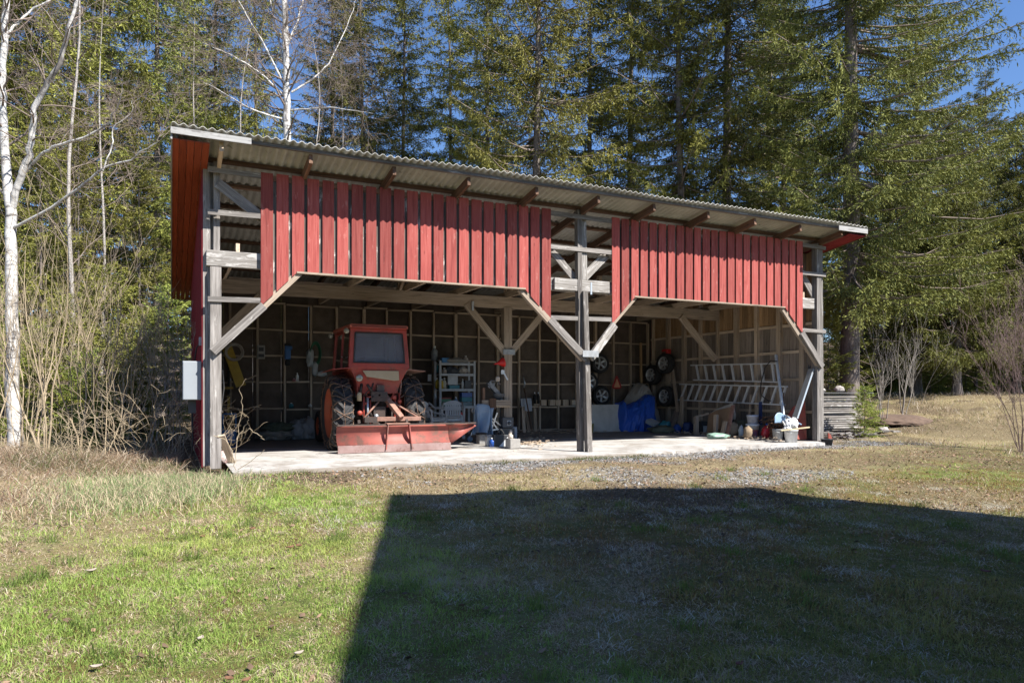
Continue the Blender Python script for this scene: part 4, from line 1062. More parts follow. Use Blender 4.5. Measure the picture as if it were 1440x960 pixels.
stereo(695, 614, .4, .25, .2, P_('dark_bundle', (.04, .045, .06), scale=6, rough=.8), 'dark_bundle', 'dark blue bundle under the trestle bench', 'bundle', .3)
mb = MB(); q = atz(733, 606); mb.blob(q + Vector((0, 0, .12)), .26, .16, .13, .5, 61, 3, flat=.8); single('dark_sack', 'dark crumpled sack lying right of the middle post', 'sack', mb, P_('dark_bundle', (.1, .1, .1)), q)
mb = MB(); q = onZ(676, 588, .3); mb.tube([onY(667, 577, 3.4) + Vector((.06 * math.cos(a), 0, .06 * math.sin(a))) for a in [i * math.pi / 8 for i in range(16)]], .02, 6, closed=True); single('tape_roll', 'pale ring of tape hung left of the trestle bench', 'tape', mb, P_('pale_rag', (.5, .5, .5)), onY(667, 577, 3.4))

# timber offcuts leaning on the back wall
for i, (x0, y0, x1, y1, w, lb) in enumerate(((737, 604, 735, 562, .10, 'left one of the offcuts leaning on the back wall'), (744, 604, 737, 568, .09, 'middle offcut leaning on the back wall at a slant'), (753, 604, 752, 574, .10, 'short offcut standing right of the slanted ones'))):
    A_ = onY(x0, y0, 6.3); A_.z = 0; leaning_plank('offcut', lb, A_, onY(x1, y1, 6.85), w, .05, M['inner'], 'plank', group='timber offcuts by the back wall')
p = onY(740, 575, 6.6); leaning_plank('small_whiteboard', 'small white panel leaning between the offcuts', onY(741, 578, 6.7), onY(739.5, 560, 6.75), .36, .02, P_('pale_box', (.4, .4, .4)), 'panel')
A_ = onY(749, 606, 6.2); A_.z = 0; t = thing('garden_hoe', 'long handled hoe leaning on the back wall', 'hoe', A_)
mb = MB(); mb.tube([A_, onY(737, 545, 6.8)], .02, 7); mb.build('shaft', M['dkwood'], t)
mb = MB(); mb.tube([onY(737, 545, 6.78) + Vector((0, 0, .0)), onY(738, 538, 6.78), onY(735, 528, 6.8)], [.025, .03, .012], 7); mb.build('hoe_blade', M['steel'], t)
for i, (px, py) in enumerate(((752, 567), (757, 567))):
    q = onY(px, py, 6.8); bottle(q, .35, .045, rubber, 'dark_bottle', ('left' if i == 0 else 'right') + ' one of two dark bottles on the lowest noggin', 'bottle', group='dark bottles on the noggin')
for i in range(6):
    px = 752 + i * 11 + R.uniform(-2, 2); q = onY(px, 577 - .25 * i, 6.86)
    q.z = .80; mb = MB(); mb.boxm(T(q + Vector((0, 0, .09))), .19, .1, .17 + R.uniform(-.02, .02))
    single('wood_block', 'sawn wood block in the row on the lowest noggin', 'wood block', mb, M['inner'], q, 'wood blocks in a row on the noggin')
# rubbish on the floor at the back
mb = MB()
for i in range(420):
    px = R.uniform(640, 960); Y = R.uniform(5.4, 6.9) if px > 740 else R.uniform(6.2, 6.9)
    q = onY(px, 600, Y); q.z = R.uniform(.005, .06)
    mb.boxm(T(q) @ Matrix.Rotation(R.uniform(0, 6), 4, 'Z') @ Matrix.Rotation(R.uniform(-.3, .3), 4, 'X'), R.uniform(.02, .16), R.uniform(.01, .05), R.uniform(.004, .02))
for i in range(260):
    q = atz(R.gauss(746, 13), R.gauss(621, 3.5)); q.z += R.uniform(.0, .05)
    mb.boxm(T(q) @ Matrix.Rotation(R.uniform(0, 6), 4, 'Z') @ Matrix.Rotation(R.uniform(-.4, .4), 4, 'X'), R.uniform(.02, .13), R.uniform(.01, .045), R.uniform(.004, .015))
for i in range(420):
    q = onX(R.uniform(930, 1100), 610, R.uniform(12.5, 13.8)); q.z = R.uniform(.005, .08)
    mb.boxm(T(q) @ Matrix.Rotation(R.uniform(0, 6), 4, 'Z') @ Matrix.Rotation(R.uniform(-.4, .4), 4, 'X'), R.uniform(.02, .12), R.uniform(.01, .06), R.uniform(.004, .02))
o = mb.build('wood_debris', M['inner']); tag(o, kind='stuff')

# ---- alloy wheels on the walls
def car_wheel(c, n, label, r=.315, w=.21, group='spare car wheels hung on the shed walls', spokes=5, rot=0.0):
    t = thing('car_wheel', label, 'wheel', c - Vector((0, 0, r)), group)
    Mw = T(c) @ aim(n, (0, 0, 1)) @ Matrix.Rotation(rot, 4, 'Z')
    mb = MB(); h = w / 2
    mb.lathe([(.205, -h), (.23, -h * 1.05), (r * .95, -h * .95), (r, -h * .6), (r, h * .6), (r * .95, h * .95), (.235, h * 1.05), (.205, h * .9)], 40, Mw); mb.build('tyre', M['black'], t)
    mb = MB()
    mb.lathe([(.212, h * .95), (.198, h * .9), (.19, h * .5), (.185, -h * .8)], 40, Mw)
    mb.lathe([(0, h * .62), (.045, h * .62), (.06, h * .5), (.06, h * .1)], 20, Mw)
    for k in range(spokes):
        a = 2 * math.pi * k / spokes
        pin = Vector((.03 * math.cos(a), .03 * math.sin(a), h * .48)); pout = Vector((.195 * math.cos(a), .195 * math.sin(a), h * .62))
        tg = Vector((-math.sin(a), math.cos(a), 0))
        vs = [pin + tg * .03, pin - tg * .03, pout - tg * .03, pout + tg * .03]; vs = vs + [v - Vector((0, 0, .03)) for v in vs]
        mb.add([Mw @ v for v in vs], [(0, 1, 2, 3), (7, 6, 5, 4), (0, 4, 5, 1), (1, 5, 6, 2), (2, 6, 7, 3), (3, 7, 4, 0)])
    mb.build('rim', P_('alloy_silver', (.42, .42, .42), c2=(.3, .3, .3), scale=9, rough=.4, metal=.35), t)
    mb = MB(); mb.lathe([(.185, -h * .3), (.0, -h * .3)], 30, Mw); mb.build('spoke_shade_disc', M['tdark'], t)  # dark disc added to stand for the shade behind the spokes
    return t
for (px, py, Y, lb, rot) in ((843, 511, 6.78, 'uppermost car wheel on the back wall right of the front middle post', .2), (845, 556, 6.78, 'car wheel on the back wall behind the leaning white panel', .5), (827, 537, 6.5, 'upper car wheel half hidden behind the front middle post', .1), (828, 582, 6.5, 'lower car wheel half hidden behind the front middle post', .8)):
    car_wheel(onY(px, py, Y), (-.1, -1, .02), lb, rot=rot)
for (px, py, X, lb, rot) in ((936, 511, 13.62, 'uppermost car wheel on the right wall under the red can', .1), (918, 527, 13.62, 'middle car wheel on the right wall behind the grey canvas', .6), (937, 557, 13.62, 'lowest car wheel on the right wall beside the blue tarpaulin', .3)):
    car_wheel(onX(px, py, X), (-1, -.12, .02), lb, r=.33, w=.23, spokes=6, rot=rot)
q = onX(937, 503, 13.7); t = thing('fuel_can', 'red fuel can on a bracket above the topmost right wall wheel', 'can', q)
mb = MB(); mb.boxm(T(q + Vector((0, 0, .14))), .16, .30, .28); mb.build('can_body', pl_red, t, bevel=.03)
mb = MB(); mb.boxm(T(q + Vector((-.085, .02, .12))), .012, .18, .16); mb.build('label_plate', P_('dark_brown_label', (.12, .07, .05)), t)
# ---- warning triangle
q = onY(867, 537, 6.72); t = thing('warning_triangle', 'red edged slow vehicle triangle leaning on a wall stud', 'warning sign', q - Vector((0, 0, .22)))
def tri(h, w, y, z0, mat, nm, cut=0):
    mb = MB(); pts2 = [(-w / 2 + cut, 0), (w / 2 - cut, 0), (w / 2, cut * 1.3), (cut * .5, h), (-cut * .5, h), (-w / 2, cut * 1.3)]
    Mx = Matrix(((1, 0, 0, q.x), (0, 0, 1, y), (0, 1, 0, q.z + z0), (0, 0, 0, 1))); mb.prism(pts2, .012, Mx); mb.build(nm, mat, t)
tri(.42, .38, 6.70, -.22, P_('warning_red', (.34, .02, .02), scale=9), 'border', .05)
tri(.27, .24, 6.688, -.17, P_('warning_orange', (.62, .30, .16), scale=9), 'centre', .01)
# ---- white board leaning, bucket
A_ = onZ(831, 603, 0)
wx0, wx1 = onY(832, 600, 5.7).x, onY(878, 600, 5.7).x
t = MB(); t.beam(((wx0 + wx1) / 2, 5.70, .0), ((wx0 + wx1) / 2, 5.92, .83), wx1 - wx0, .03, side=(1, 0, -.02)); single('leaning_whiteboard', 'big scratched white panel leaning below the wall wheels', 'panel', t, plain('scratched_white_board', (.50, .48, .44), (.40, .38, .34), 5, .7, 0, .8, dirt=.25), ((wx0 + wx1) / 2, 5.7, 0))
def bucket(p, r, h, mat, name, label, handle=True, tilt=None, cat='bucket', group=None, band=None, lid=False):
    t = thing(name, label, cat, p, group); Mx = T(p) @ (tilt or Matrix())
    mb = MB(); mb.lathe([(0, .004), (r * .84, 0), (r * .99, h * .93), (r * 1.04, h * .93), (r * 1.04, h), (r * .98, h), (r * .82, .02), (0, .02)], 28, Mx); mb.build('bucket_body', mat, t)
    if handle:
        mb = MB(); mb.tube([Mx @ Vector((r * 1.03 * math.cos(math.pi * i / 12), -r * .9 * math.sin(math.pi * i / 12), h * .9 - .06 * math.sin(math.pi * i / 12))) for i in range(13)], .005, 5); mb.build('handle', M['steel'], t)
    if band:
        mb = MB(); mb.lathe([(r * .985 * (.84 + .16 * .15) + .004, h * .12), (r * .985 * (.84 + .16 * .6) + .004, h * .62)], 20, Mx @ Matrix.Rotation(rad(250), 4, 'Z'), a0=-.9, a1=.9); mb.build('label_band', band, t)
    if lid:
        mb = MB(); mb.lathe([(r * 1.06, h - .03), (r * 1.06, h + .012), (r * .9, h + .016), (0, h + .012)], 28, Mx); mb.build('lid', mat, t)
    return t
q = onY(829, 601, 5.5); q.z = 0; bucket(q, .13, .28, P_('olive_bucket', (.25, .26, .05), scale=6, rough=.5), 'olive_bucket', 'olive green bucket beside the leaning white panel', False)
# ---- canvas bundle and blue tarp: draped sheets
def cloth_blob(mb, c, rx, ry, rz, seed, M=None, m=0):
    bm = bmesh.new(); bmesh.ops.create_icosphere(bm, subdivisions=5, radius=1); vs = []
    for v in bm.verts:
        d = v.co.normalized(); a = mnoise.noise(d * 1.7 + Vector((seed, 0, 0)))
        fold = abs(mnoise.noise(Vector((d.x * 3.2 + d.z * 1.2 + seed, d.y * 3.2, d.z * 1.1)))) * .34
        cre = abs(mnoise.noise(d * 6 + Vector((0, seed, 0)))) * .10
        k = 1 + .28 * a - fold - cre + .12
        p = Vector((d.x * rx * k, d.y * ry * k, max(d.z * rz * k, -rz * .8))); vs.append((M @ p if M else p) + Vector(c))
    fs = [tuple(x.index for x in f.verts) for f in bm.faces]; bm.free(); mb.add(vs, fs, None, m, True)
def drape(mb, x0, x1, ztop, yback, depth, seed, amp, zlow=lambda u: 0.0, fu=5.0, skew=.8, nu=80, nv=64):
    def fn(u, v):
        zt, zl = ztop(u), zlow(u)
        side = max(0.0, abs(2 * u - 1) - .72) / .28
        a = v * math.pi * .5 * 1.12
        z = zl + (zt - zl) * max(0.0, math.cos(min(a, math.pi / 2)) ** .75)
        y = yback - depth * (math.sin(min(a, math.pi / 2)) ** .9) * (1 - .75 * side * side) - (.10 * (a - math.pi / 2) if a > math.pi / 2 else 0)
        uu = u * fu + skew * v
        r1 = 1 - abs(mnoise.noise(Vector((uu * 1.1, v * 1.3, seed)))) * 2.2
        r2 = 1 - abs(mnoise.noise(Vector((uu * 2.7 + v * 2.0, v * 2.6 - uu, seed + 5)))) * 2.0
        r3 = 1 - abs(mnoise.noise(Vector((uu * 5.5 - v * 4, v * 5.0 + uu * 2, seed + 9)))) * 2.0
        h = amp * (r1 + .55 * r2 + .25 * r3 - .9)
        return (x0 + (x1 - x0) * u + .3 * h * math.sin(9 * v + seed), y - h * .8, max(z + h * .55 * (1 if z > zl + .02 else 0), zl + .004))
    mb.grid(fn, nu, nv)
tx0, tx1 = onY(873, 590, 5.6).x, onY(927, 590, 5.6).x
mb = MB(); bx0, bx1 = onY(870, 560, 6.4).x, onY(926, 560, 6.4).x
def zt_c(u): return .66 + .92 * math.exp(-((u - .60) / .36) ** 2) - .10 * u
drape(mb, bx0, bx1, zt_c, 6.65, .62, 3.3, .085, zlow=lambda u: .05, fu=2.2, skew=1.5)
single('canvas_bundle', 'big folded grey canvas heaped behind the blue tarpaulin', 'canvas', mb, plain('stained_canvas', (.36, .34, .31), (.20, .18, .155), 2.5, .95, 0, .8, bump=.4), ((bx0 + bx1) / 2, 6.4, 0), solid=.015)
mb = MB()
def zt_t(u): return .80 + .16 * math.sin(3.1 * u + .6) * (1 - u) + .38 * float(sstep(.45, .95, u)) - .22 * float(sstep(.10, .0, u)) - .35 * float(sstep(.95, 1.0, u))
drape(mb, tx0, tx1, zt_t, 6.05, .55, 8.8, .135, zlow=lambda u: .30 * float(sstep(.72, 1.0, u)), fu=3.6, skew=1.1)
single('blue_tarpaulin', 'crumpled bright blue tarpaulin slumped in front of the grey canvas', 'tarpaulin', mb, tarp, ((tx0 + tx1) / 2, 5.7, 0), solid=.01)
# boards behind
leaning_plank('pole', 'pale timber pole standing in the right rear corner', Vector((onY(905, 560, 6.5).x, 6.6, 0)), onY(901, 482, 6.85), .06, .06, M['warm'], 'pole')
leaning_plank('pole', 'grey plank leaning across the right wall behind the lower wheel', onX(956, 600, 13.3), onX(944, 505, 13.85), .10, .04, M['inner'], 'pole', side=(0, 1, 0))
leaning_plank('leaning_board', 'short dark board leaning below the lowest right wall wheel', Vector((onX(942, 600, 13.0).x, onX(942, 600, 13.0).y, 0)), onX(954, 573, 13.5), .24, .03, M['grbd'], 'board', side=(0, 1, 0))
mb = MB(); q = onX(918, 597, 12.7); q.z = .28; mb.boxm(T(q) @ Matrix.Rotation(.4, 4, 'X') @ Matrix.Rotation(.3, 4, 'Z'), .3, .34, .12); single('white_carton', 'crushed white carton on the rubbish right of the tarpaulin', 'carton', mb, P_('dull_white', (.36, .40, .42), scale=6), q - Vector((0, 0, .1)), bevel=.01)
for k, (px, py, X, rx, rz, mt, lb) in enumerate(((936, 596, 13.0, .22, .2, pl_teal, 'teal plastic bag on the rubbish heap in the right corner'), (932, 606, 12.6, .42, .13, P_('olive_rag', (.12, .13, .085), scale=5), 'olive rag spread on the floor right of the tarpaulin'), (952, 605, 13.0, .13, .15, pl_blue, 'small blue bag on the floor beside the upright plank'), (967, 605, 13.2, .17, .2, P_('dark_blue_bag', (.02, .04, .13), scale=5), 'dark blue bag between the two upright planks'))):
    q = onX(px, py, X); q.z = 0; mb = MB(); mb.blob(q + Vector((0, 0, rz * .7)), rx, rx * .8, rz, .45, 80 + k, 3, flat=.75); single('rubbish_bag', lb, 'bag', mb, mt, q)
leaning_plank('upright_plank', 'light upright plank standing at the left end of the lower ladder', Vector((13.3, onX(958, 600, 13.3).y, 0)), onX(959, 560, 13.45) + Vector((0, 0, .05)), .13, .05, M['inner'], 'plank', side=(0, 1, 0))
# ---- ladders on the right wall
def ladder(label, x, y0a, z0a, y1a, z1a, y0b, z0b, y1b, z1b, n, slant=0, mat=None, rw=.035):
    A0, A1, B0, B1 = Vector((x, y0a, z0a)), Vector((x, y1a, z1a)), Vector((x, y0b, z0b)), Vector((x, y1b, z1b))
    t = thing('ladder', label, 'ladder', (A0 + B1) / 2, 'aluminium ladders hung along the right wall')
    for a_, b_ in ((A0, A1), (B0, B1)):
        mb = MB(); mb.beam(a_, b_, .07, rw, side=(1, 0, 0)); mb.build('rail', M['alu'], t)
    for k in range(n):
        u = (k + .6) / n; u2 = min(.99, u + slant)
        mb = MB(); mb.beam(B0.lerp(B1, u), A0.lerp(A1, u2), .045, .055, side=(1, 0, 0)); mb.build('rung', M['alu'], t)
X_ = 13.74
def yz(px, py, X=X_): p = onX(px, py, X); return p.y, p.z
ladder('shorter aluminium ladder hung highest on the right wall', X_, *yz(972, 513.5), *yz(1092, 511), *yz(976, 534), *yz(1095, 537), 9)
ladder('longer aluminium ladder with slanting rungs hung lowest on the right wall', X_ - .1, *yz(956, 540, X_ - .1), *yz(1107, 543.5, X_ - .1), *yz(951, 562, X_ - .1), *yz(1103, 569, X_ - .1), 13, .025)
mb = MB(); cb = [onX(a_, b_, 13.55) for a_, b_ in ((1093, 508), (1084, 507), (1076, 516), (1071, 535), (1069, 548), (1071, 556), (1080, 563), (1084, 564))]
mb.tube(cb, .014, 6); single('black_hose', 'black hose looping over both ladders', 'hose', mb, rubber, cb[-1])
mb = MB(); A_ = onX(1103, 586, 13.3); A_.z = .35
leaning_plank('alu_pole', 'long pale metal pole leaning against the ladders', onX(1103, 594, 13.1), onX(1091, 499, 13.7), .05, .05, P_('white_pole', (.5, .55, .6), scale=9), 'pole', side=(0, 1, 0))
leaning_plank('alu_channel', 'wide grey metal channel leaning beside the right front post', onX(1118, 588, 13.0), onX(1141, 519, 13.7), .15, .05, M['steel'], 'metal channel', side=(0, 1, 0))
# ---- right bay clutter
p = onX(979, 606, 12.9); p.z = 0
t = thing('low_stool', 'low rough stool with one post standing over the black crate', 'stool', p)
mb = MB(); mb.beam(p, p + Vector((0, 0, .5)), .11, .10); mb.build('leg', M['beamw'], t)
mb = MB(); mb.beam(p + Vector((0, .05, .5)), onX(996, 581, 13.4), .05, .05); mb.build('rail', M['inner'], t)
p = onX(982, 605, 13.25); q = onX(989, 604, 13.2); q.z = 0
t = thing('black_crate', 'black crate with a white label on its front', 'crate', q)
mb = MB(); mb.boxm(T(q + Vector((0, 0, .19))), .34, .3, .38); mb.build('crate_body', P_('case_black', (.03, .03, .03)), t, bevel=.01)
mb = MB(); mb.boxm(T(q + Vector((-.04, -.154, .16))), .18, .008, .18); mb.build('label_plate', P_('dull_white', (.4, .4, .4)), t)
q = onX(1018, 606, 12.75); q.z = 0
t = thing('cardboard_sheet', 'large brown cardboard sheet with white torn top leaning on the wall', 'cardboard', q)
a0, a1, a2, a3 = onX(994, 612, 13.0), onX(1028, 600, 13.0), onX(1030, 566, 13.3), onX(996, 580, 13.3)
a0.z = .01
def plate(mb, P4, th=.02):
    n = (P4[1] - P4[0]).cross(P4[2] - P4[0]).normalized() * th; k = len(P4)
    vs = list(P4) + [p + n for p in P4]; mb.add(vs, [tuple(range(k)), tuple(reversed(range(k, 2 * k)))] + [((i + 1) % k, i, k + i, k + (i + 1) % k) for i in range(k)])
mb = MB(); plate(mb, [a0, onX(1024, 600, 12.95), onX(1030, 572, 13.2), onX(1008, 577, 13.2), onX(997, 583, 13.2)]); mb.build('sheet', cardb, t)
mb = MB(); plate(mb, [onX(997, 583, 13.28), onX(1034, 590, 13.25), onX(1035, 583, 13.28), onX(1031, 566.5, 13.32), onX(1008, 575, 13.3)]); mb.build('torn_edge', P_('dull_cream', (.45, .42, .37), scale=5), t)
leaning_plank('rusty_bar', 'dark rusty bar leaning in front of the cardboard sheet', Vector((12.6, onX(1022, 610, 12.6).y, 0)), onX(1031, 570, 13.0), .10, .05, M['rust'], 'bar', side=(0, 1, 0))
mb = MB(); leaning_plank('short_post', 'short grey post standing before the cardboard sheet', Vector((12.7, onX(1006, 606, 12.7).y, 0)), onX(1007, 583, 12.8), .11, .08, M['beamw'], 'post', side=(0, 1, 0))
leaning_plank('short_post', 'short tilted board beside the rusty bar', Vector((12.6, onX(1015, 606, 12.6).y, 0)), onX(1020, 592, 12.7), .14, .04, M['beamw'], 'post', side=(0, 1, 0))
mb = MB(); q = onX(1010, 612, 12.2); q.z = .02; mb.blob(q + Vector((0, 0, .05)), .32, .2, .08, .4, 90, 3, flat=.7); single('green_rag', 'pale green plastic sheet crumpled on the floor', 'plastic sheet', mb, P_('pale_green', (.24, .36, .30), scale=5, rough=.5), q)
for k, (px, py, X, dx, dz, mt, lb) in enumerate(((1030, 606, 12.9, .34, .42, P_('brown_sack', (.19, .145, .10), scale=5, rough=.95), 'brown paper sack standing right of the rusty bar'), (1052, 608, 12.8, .22, .34, P_('tan_sack', (.24, .18, .12), scale=5, rough=.95), 'tan paper sack beside the big white bucket'), (1042, 607, 12.9, .12, .34, P_('dull_white', (.4, .4, .4)), 'white bag squeezed between the two paper sacks'))):
    q = onX(px, py, X); q.z = 0; mb = MB(); mb.blob(q + Vector((0, 0, dz * .45)), dx * .55, dx * .5, dz * .55, .3, 95 + k, 3, flat=.8); single('paper_sack', lb, 'sack', mb, mt, q)
q = onZ(1063, 616, 0); q.z = .002
t1 = bucket(q + Vector((0, .12, 0)), .17, .36, pl_white, 'plastic_bucket', 'white lidded paint bucket with blue and orange label', True, band=plain('blue_orange_label', (.03, .06, .22), (.55, .16, .04), 9, .5, 0, .9), lid=True)
q2 = q + Vector((0, .12, .376)); bucket(q2, .15, .22, P_('tub_white', (.5, .52, .58), scale=9, rough=.45, c2=(.35, .34, .40)), 'plastic_tub', 'smaller white tub stacked on the paint bucket', False, lid=True, cat='tub')
q = onZ(1083, 617, 0); t = thing('jerry_can', 'red plastic jerry can standing between the buckets', 'can', q)
mb = MB(); mb.lathe([(0, 0), (.13, .0), (.175, .1), (.17, .24), (.10, .33), (.045, .36), (0, .36)], 22, T(q + Vector((.0, .12, 0))) @ Matrix.Rotation(.12, 4, 'Y') @ Matrix.Diagonal((1, .7, 1, 1))); mb.build('can_body', P_('can_red', (.55, .03, .04), scale=5, rough=.35, dirt=.15), t)
mb = MB(); mb.lathe([(.05, .34), (.05, .41), (0, .41)], 14, T(q + Vector((.03, .12, 0)))); mb.build('cap', pl_blue, t)
q = onZ(1098, 619, 0); bucket(q + Vector((0, .1, .002)), .135, .28, P_('dirty_grey_bucket', (.36, .38, .40), scale=9, c2=(.20, .21, .22), rough=.55), 'plastic_bucket', 'stained grey bucket between the jerry can and the front white bucket', True)
q = onZ(1117, 622, 0); tb_ = bucket(q + Vector((0, .1, .002)), .16, .30, pl_white, 'plastic_bucket', 'white bucket standing nearest the right front post', True)
mb = MB(); q3 = q + Vector((.03, .12, .42)); cloth_blob(mb, q3, .17, .15, .16, 33); mb.blob(q3 + Vector((-.12, -.02, -.08)), .13, .1, .06, .4, 99, 3)
single('white_bag', 'crumpled white plastic bag stuffed in the white bucket', 'bag', mb, P_('bright_bag', (.66, .66, .66), scale=7, rough=.5), q3 - Vector((0, 0, .12)))
leaning_plank('wooden_stick', 'pale stick lying across the bucket rims', q + Vector((-.42, .02, .30)), q + Vector((.48, -.02, .36)), .035, .03, P_('pale_stick', (.5, .42, .26)), 'stick', side=(0, 1, 0))
leaning_plank('white_stick', 'white stick poking out of the front white bucket', q + Vector((-.06, .1, .22)), q + Vector((-.26, .12, .52)), .03, .02, wpaper, 'stick', side=(0, 1, 0))
q = onX(1097, 590, 12.9); t = thing('shovel', 'light blue plastic shovel lying behind the buckets', 'shovel', q)
mb = MB(); mb.grid(lambda u, v: (q.x - .18 + .36 * u, q.y + .03 * math.sin(math.pi * u), q.z - .08 + .26 * v - .10 * (2 * u - 1) ** 2 * v), 8, 8); o = mb.build('shovel_blade', P_('light_blue_plastic', (.26, .38, .52), scale=7, rough=.4), t, solid=.012)
mb = MB(); mb.tube([q + Vector((.1, -.02, .12)), q + Vector((.45, -.25, -.12))], .018, 7); mb.build('handle', M['light_blue_plastic'], t)
mb = MB()
for k in range(34):
    c_ = onX(R.uniform(1074, 1100), R.uniform(588, 606), R.uniform(13.2, 13.6)); d_ = Vector((R.uniform(-.2, .2), R.uniform(-.25, .25), R.uniform(-.1, .14)))
    mb.tube([c_ - d_, c_ - d_ * .2 + Vector((0, 0, .05)), c_ + d_], .011, 5)
single('branch_pile', 'dark tangle of branches heaped behind the jerry can', 'branches', mb, M['dkwood'], (13.0, onX(1090, 600, 13.0).y, 0))

for k, (px, X, dx, dy, dz, mt, rz, lb) in enumerate(((1024, 13.4, .3, .22, .24, cardb, .3, 'small cardboard box tucked behind the rusty bar'), (1075, 13.5, .32, .26, .34, dkgrey, .1, 'dark grey box behind the red jerry can'), (1090, 13.45, .26, .24, .3, P_('rust_tin', (.20, .09, .05), scale=7), -.2, 'rust brown tin box behind the stained grey bucket'), (1046, 13.5, .3, .2, .44, P_('olive_crate', (.13, .125, .08), scale=6), .2, 'olive crate behind the tan paper sack'), (1000, 13.5, .26, .3, .2, M['beamw'], .5, 'low wooden box beside the black crate'))):
    q = onX(px, 606, X); q.z = .003; boxthing(q, dx, dy, dz, mt, 'storage_box', lb, 'box', rz)
for k, (px, X, zz, lb) in enumerate(((1012, 13.8, .9, 'thin batten leaning on the wall behind the cardboard sheet'), (1052, 13.82, 1.15, 'thin batten leaning on the wall behind the tan sack'), (1062, 13.82, .8, 'short batten leaning behind the white paint bucket'))):
    A_ = onX(px, 600, X - .35); A_.z = 0; B_ = onX(px + 4, 600, X); B_.z = zz; leaning_plank('batten', lb, A_, B_, .05, .03, M['inner'] if k else M['beamw'], 'batten', side=(0, 1, 0))
# red wheelbarrow tipped up by the post
q = Vector((13.35, .55, 0)); wbw = thing('wheelbarrow', 'rusty red wheelbarrow tipped up against the right front post', 'wheelbarrow', q)
mb = MB(); plate(mb, [Vector((13.25, .35, .05)), Vector((13.72, .25, .02)), Vector((13.74, .32, 1.0)), Vector((13.55, .5, .85)), Vector((13.3, .6, .45))], .03); mb.build('tray', P_('barrow_red', (.26, .045, .025), c2=(.17, .04, .025), scale=6, rough=.6, rust=(.14, .06, .035)), wbw)
mb = MB(); Mx = T(13.22, .50, .52) @ aim((.3, .5, .9)); mb.lathe([(.08, -.04), (.16, -.045), (.18, 0), (.16, .045), (.08, .04)], 22, Mx); mb.build('wheel', P_('grey_tyre', (.14, .135, .13), scale=8), wbw)
mb = MB(); mb.lathe([(.085, -.03), (.085, .03), (.0, .02)], 16, Mx); mb.build('rim', M['steel'], wbw)
mb = MB(); mb.tube([(13.3, .75, .05), (13.5, .8, .8), (13.6, .85, 1.2)], .02, 6); mb.build('handle', M['dkwood'], wbw)
leaning_plank('blue_pole', 'short dark blue pole standing beside the wheelbarrow', Vector((13.55, 1.6, 0)), Vector((13.6, 1.65, .95)), .08, .05, P_('dark_blue_bag', (.02, .04, .13)), 'pole', side=(0, 1, 0))
q = onY(1142, 518, .4); mb = MB(); mb.blob(q, .10, .09, .20, .5, 105, 3); single('work_glove', 'dark glove hanging inside the right front post', 'glove', mb, P_('dark_bundle', (.1, .1, .1)), q)
# small blackish bucket and red scrap outside right post
q = onZ(1163, 622, -.02); q.z = gz(q.x, q.y); bucket(q, .14, .17, P_('case_black', (.03, .03, .03)), 'black_tub', 'low black tub on the gravel outside the right front post', False, cat='tub')
mb = MB(); q = Vector((14.18, -.02, gz(14.2, 0))); plate(mb, [q, q + Vector((.16, -.02, 0)), q + Vector((.1, .02, .24)), q + Vector((.02, .03, .30))], .03); single('red_scrap', 'bent red metal scrap at the foot of the right post', 'scrap', mb, P_('barrow_red', (.3, .05, .03)), q)
# ---- lumber stack outside right
lx0, ly0 = 14.35, 1.9
st = onY(1157, 600, 2.2)
for k in range(17):
    z0 = .12 + k * .062; w0 = R.uniform(-.10, .08); jx = 0
    base = gz(16.5, 1.6)
    lb = 'weathered grey board in the stack beside the right wall'
    mb = MB(); mb.box(15.75 + R.uniform(0, .03), 17.32 + R.uniform(-.22, .12), 1.5 + R.uniform(-.05, .05), 2.5, base + z0, base + z0 + .04, pr=R.random())
    o = single('stacked_board', lb, 'board', mb, M['peel'] if k % 3 else M['grey'], (16.5, 2.0, base + z0), 'boards stacked outside the right wall')
for k in range(6):
    for xx in (16.1, 16.8):
        mb = MB(); z0 = base + .1 + k * .186 - .02; mb.box(xx, xx + .06, 1.53, 2.5, z0, z0 + .02)
        single('stacking_stick', 'thin spacer stick between the layers of stacked boards', 'stick', mb, M['dkwood'], (xx, 2.0, z0), 'spacers in the board stack')
mb = MB(); z0 = base + .12 + 17 * .062; mb.box(15.6, 17.75, 1.4, 2.55, z0, z0 + .02); single('cover_sheet', 'dark cover sheet lying over the stacked boards', 'sheet', mb, P_('dark_cover', (.12, .12, .125), scale=5, rough=.7), (16.5, 2.0, z0))
mb = MB(); mb.blob((16.75, 1.75, z0 + .11), .14, .13, .10, .35, 111, 3, flat=.85); single('weight_stone', 'pale stone weighing down the cover sheet', 'stone', mb, P_('pale_stone', (.36, .33, .31), scale=5, rough=.9, bump=.3), (16.75, 1.75, z0 + .02))
mb = MB(); mb.blob((16.1, 1.8, z0 + .08), .10, .1, .06, .35, 112, 3, flat=.85); single('weight_stone', 'small stone beside the post on the cover sheet', 'stone', mb, M['pale_stone'], (16.1, 1.8, z0 + .02))
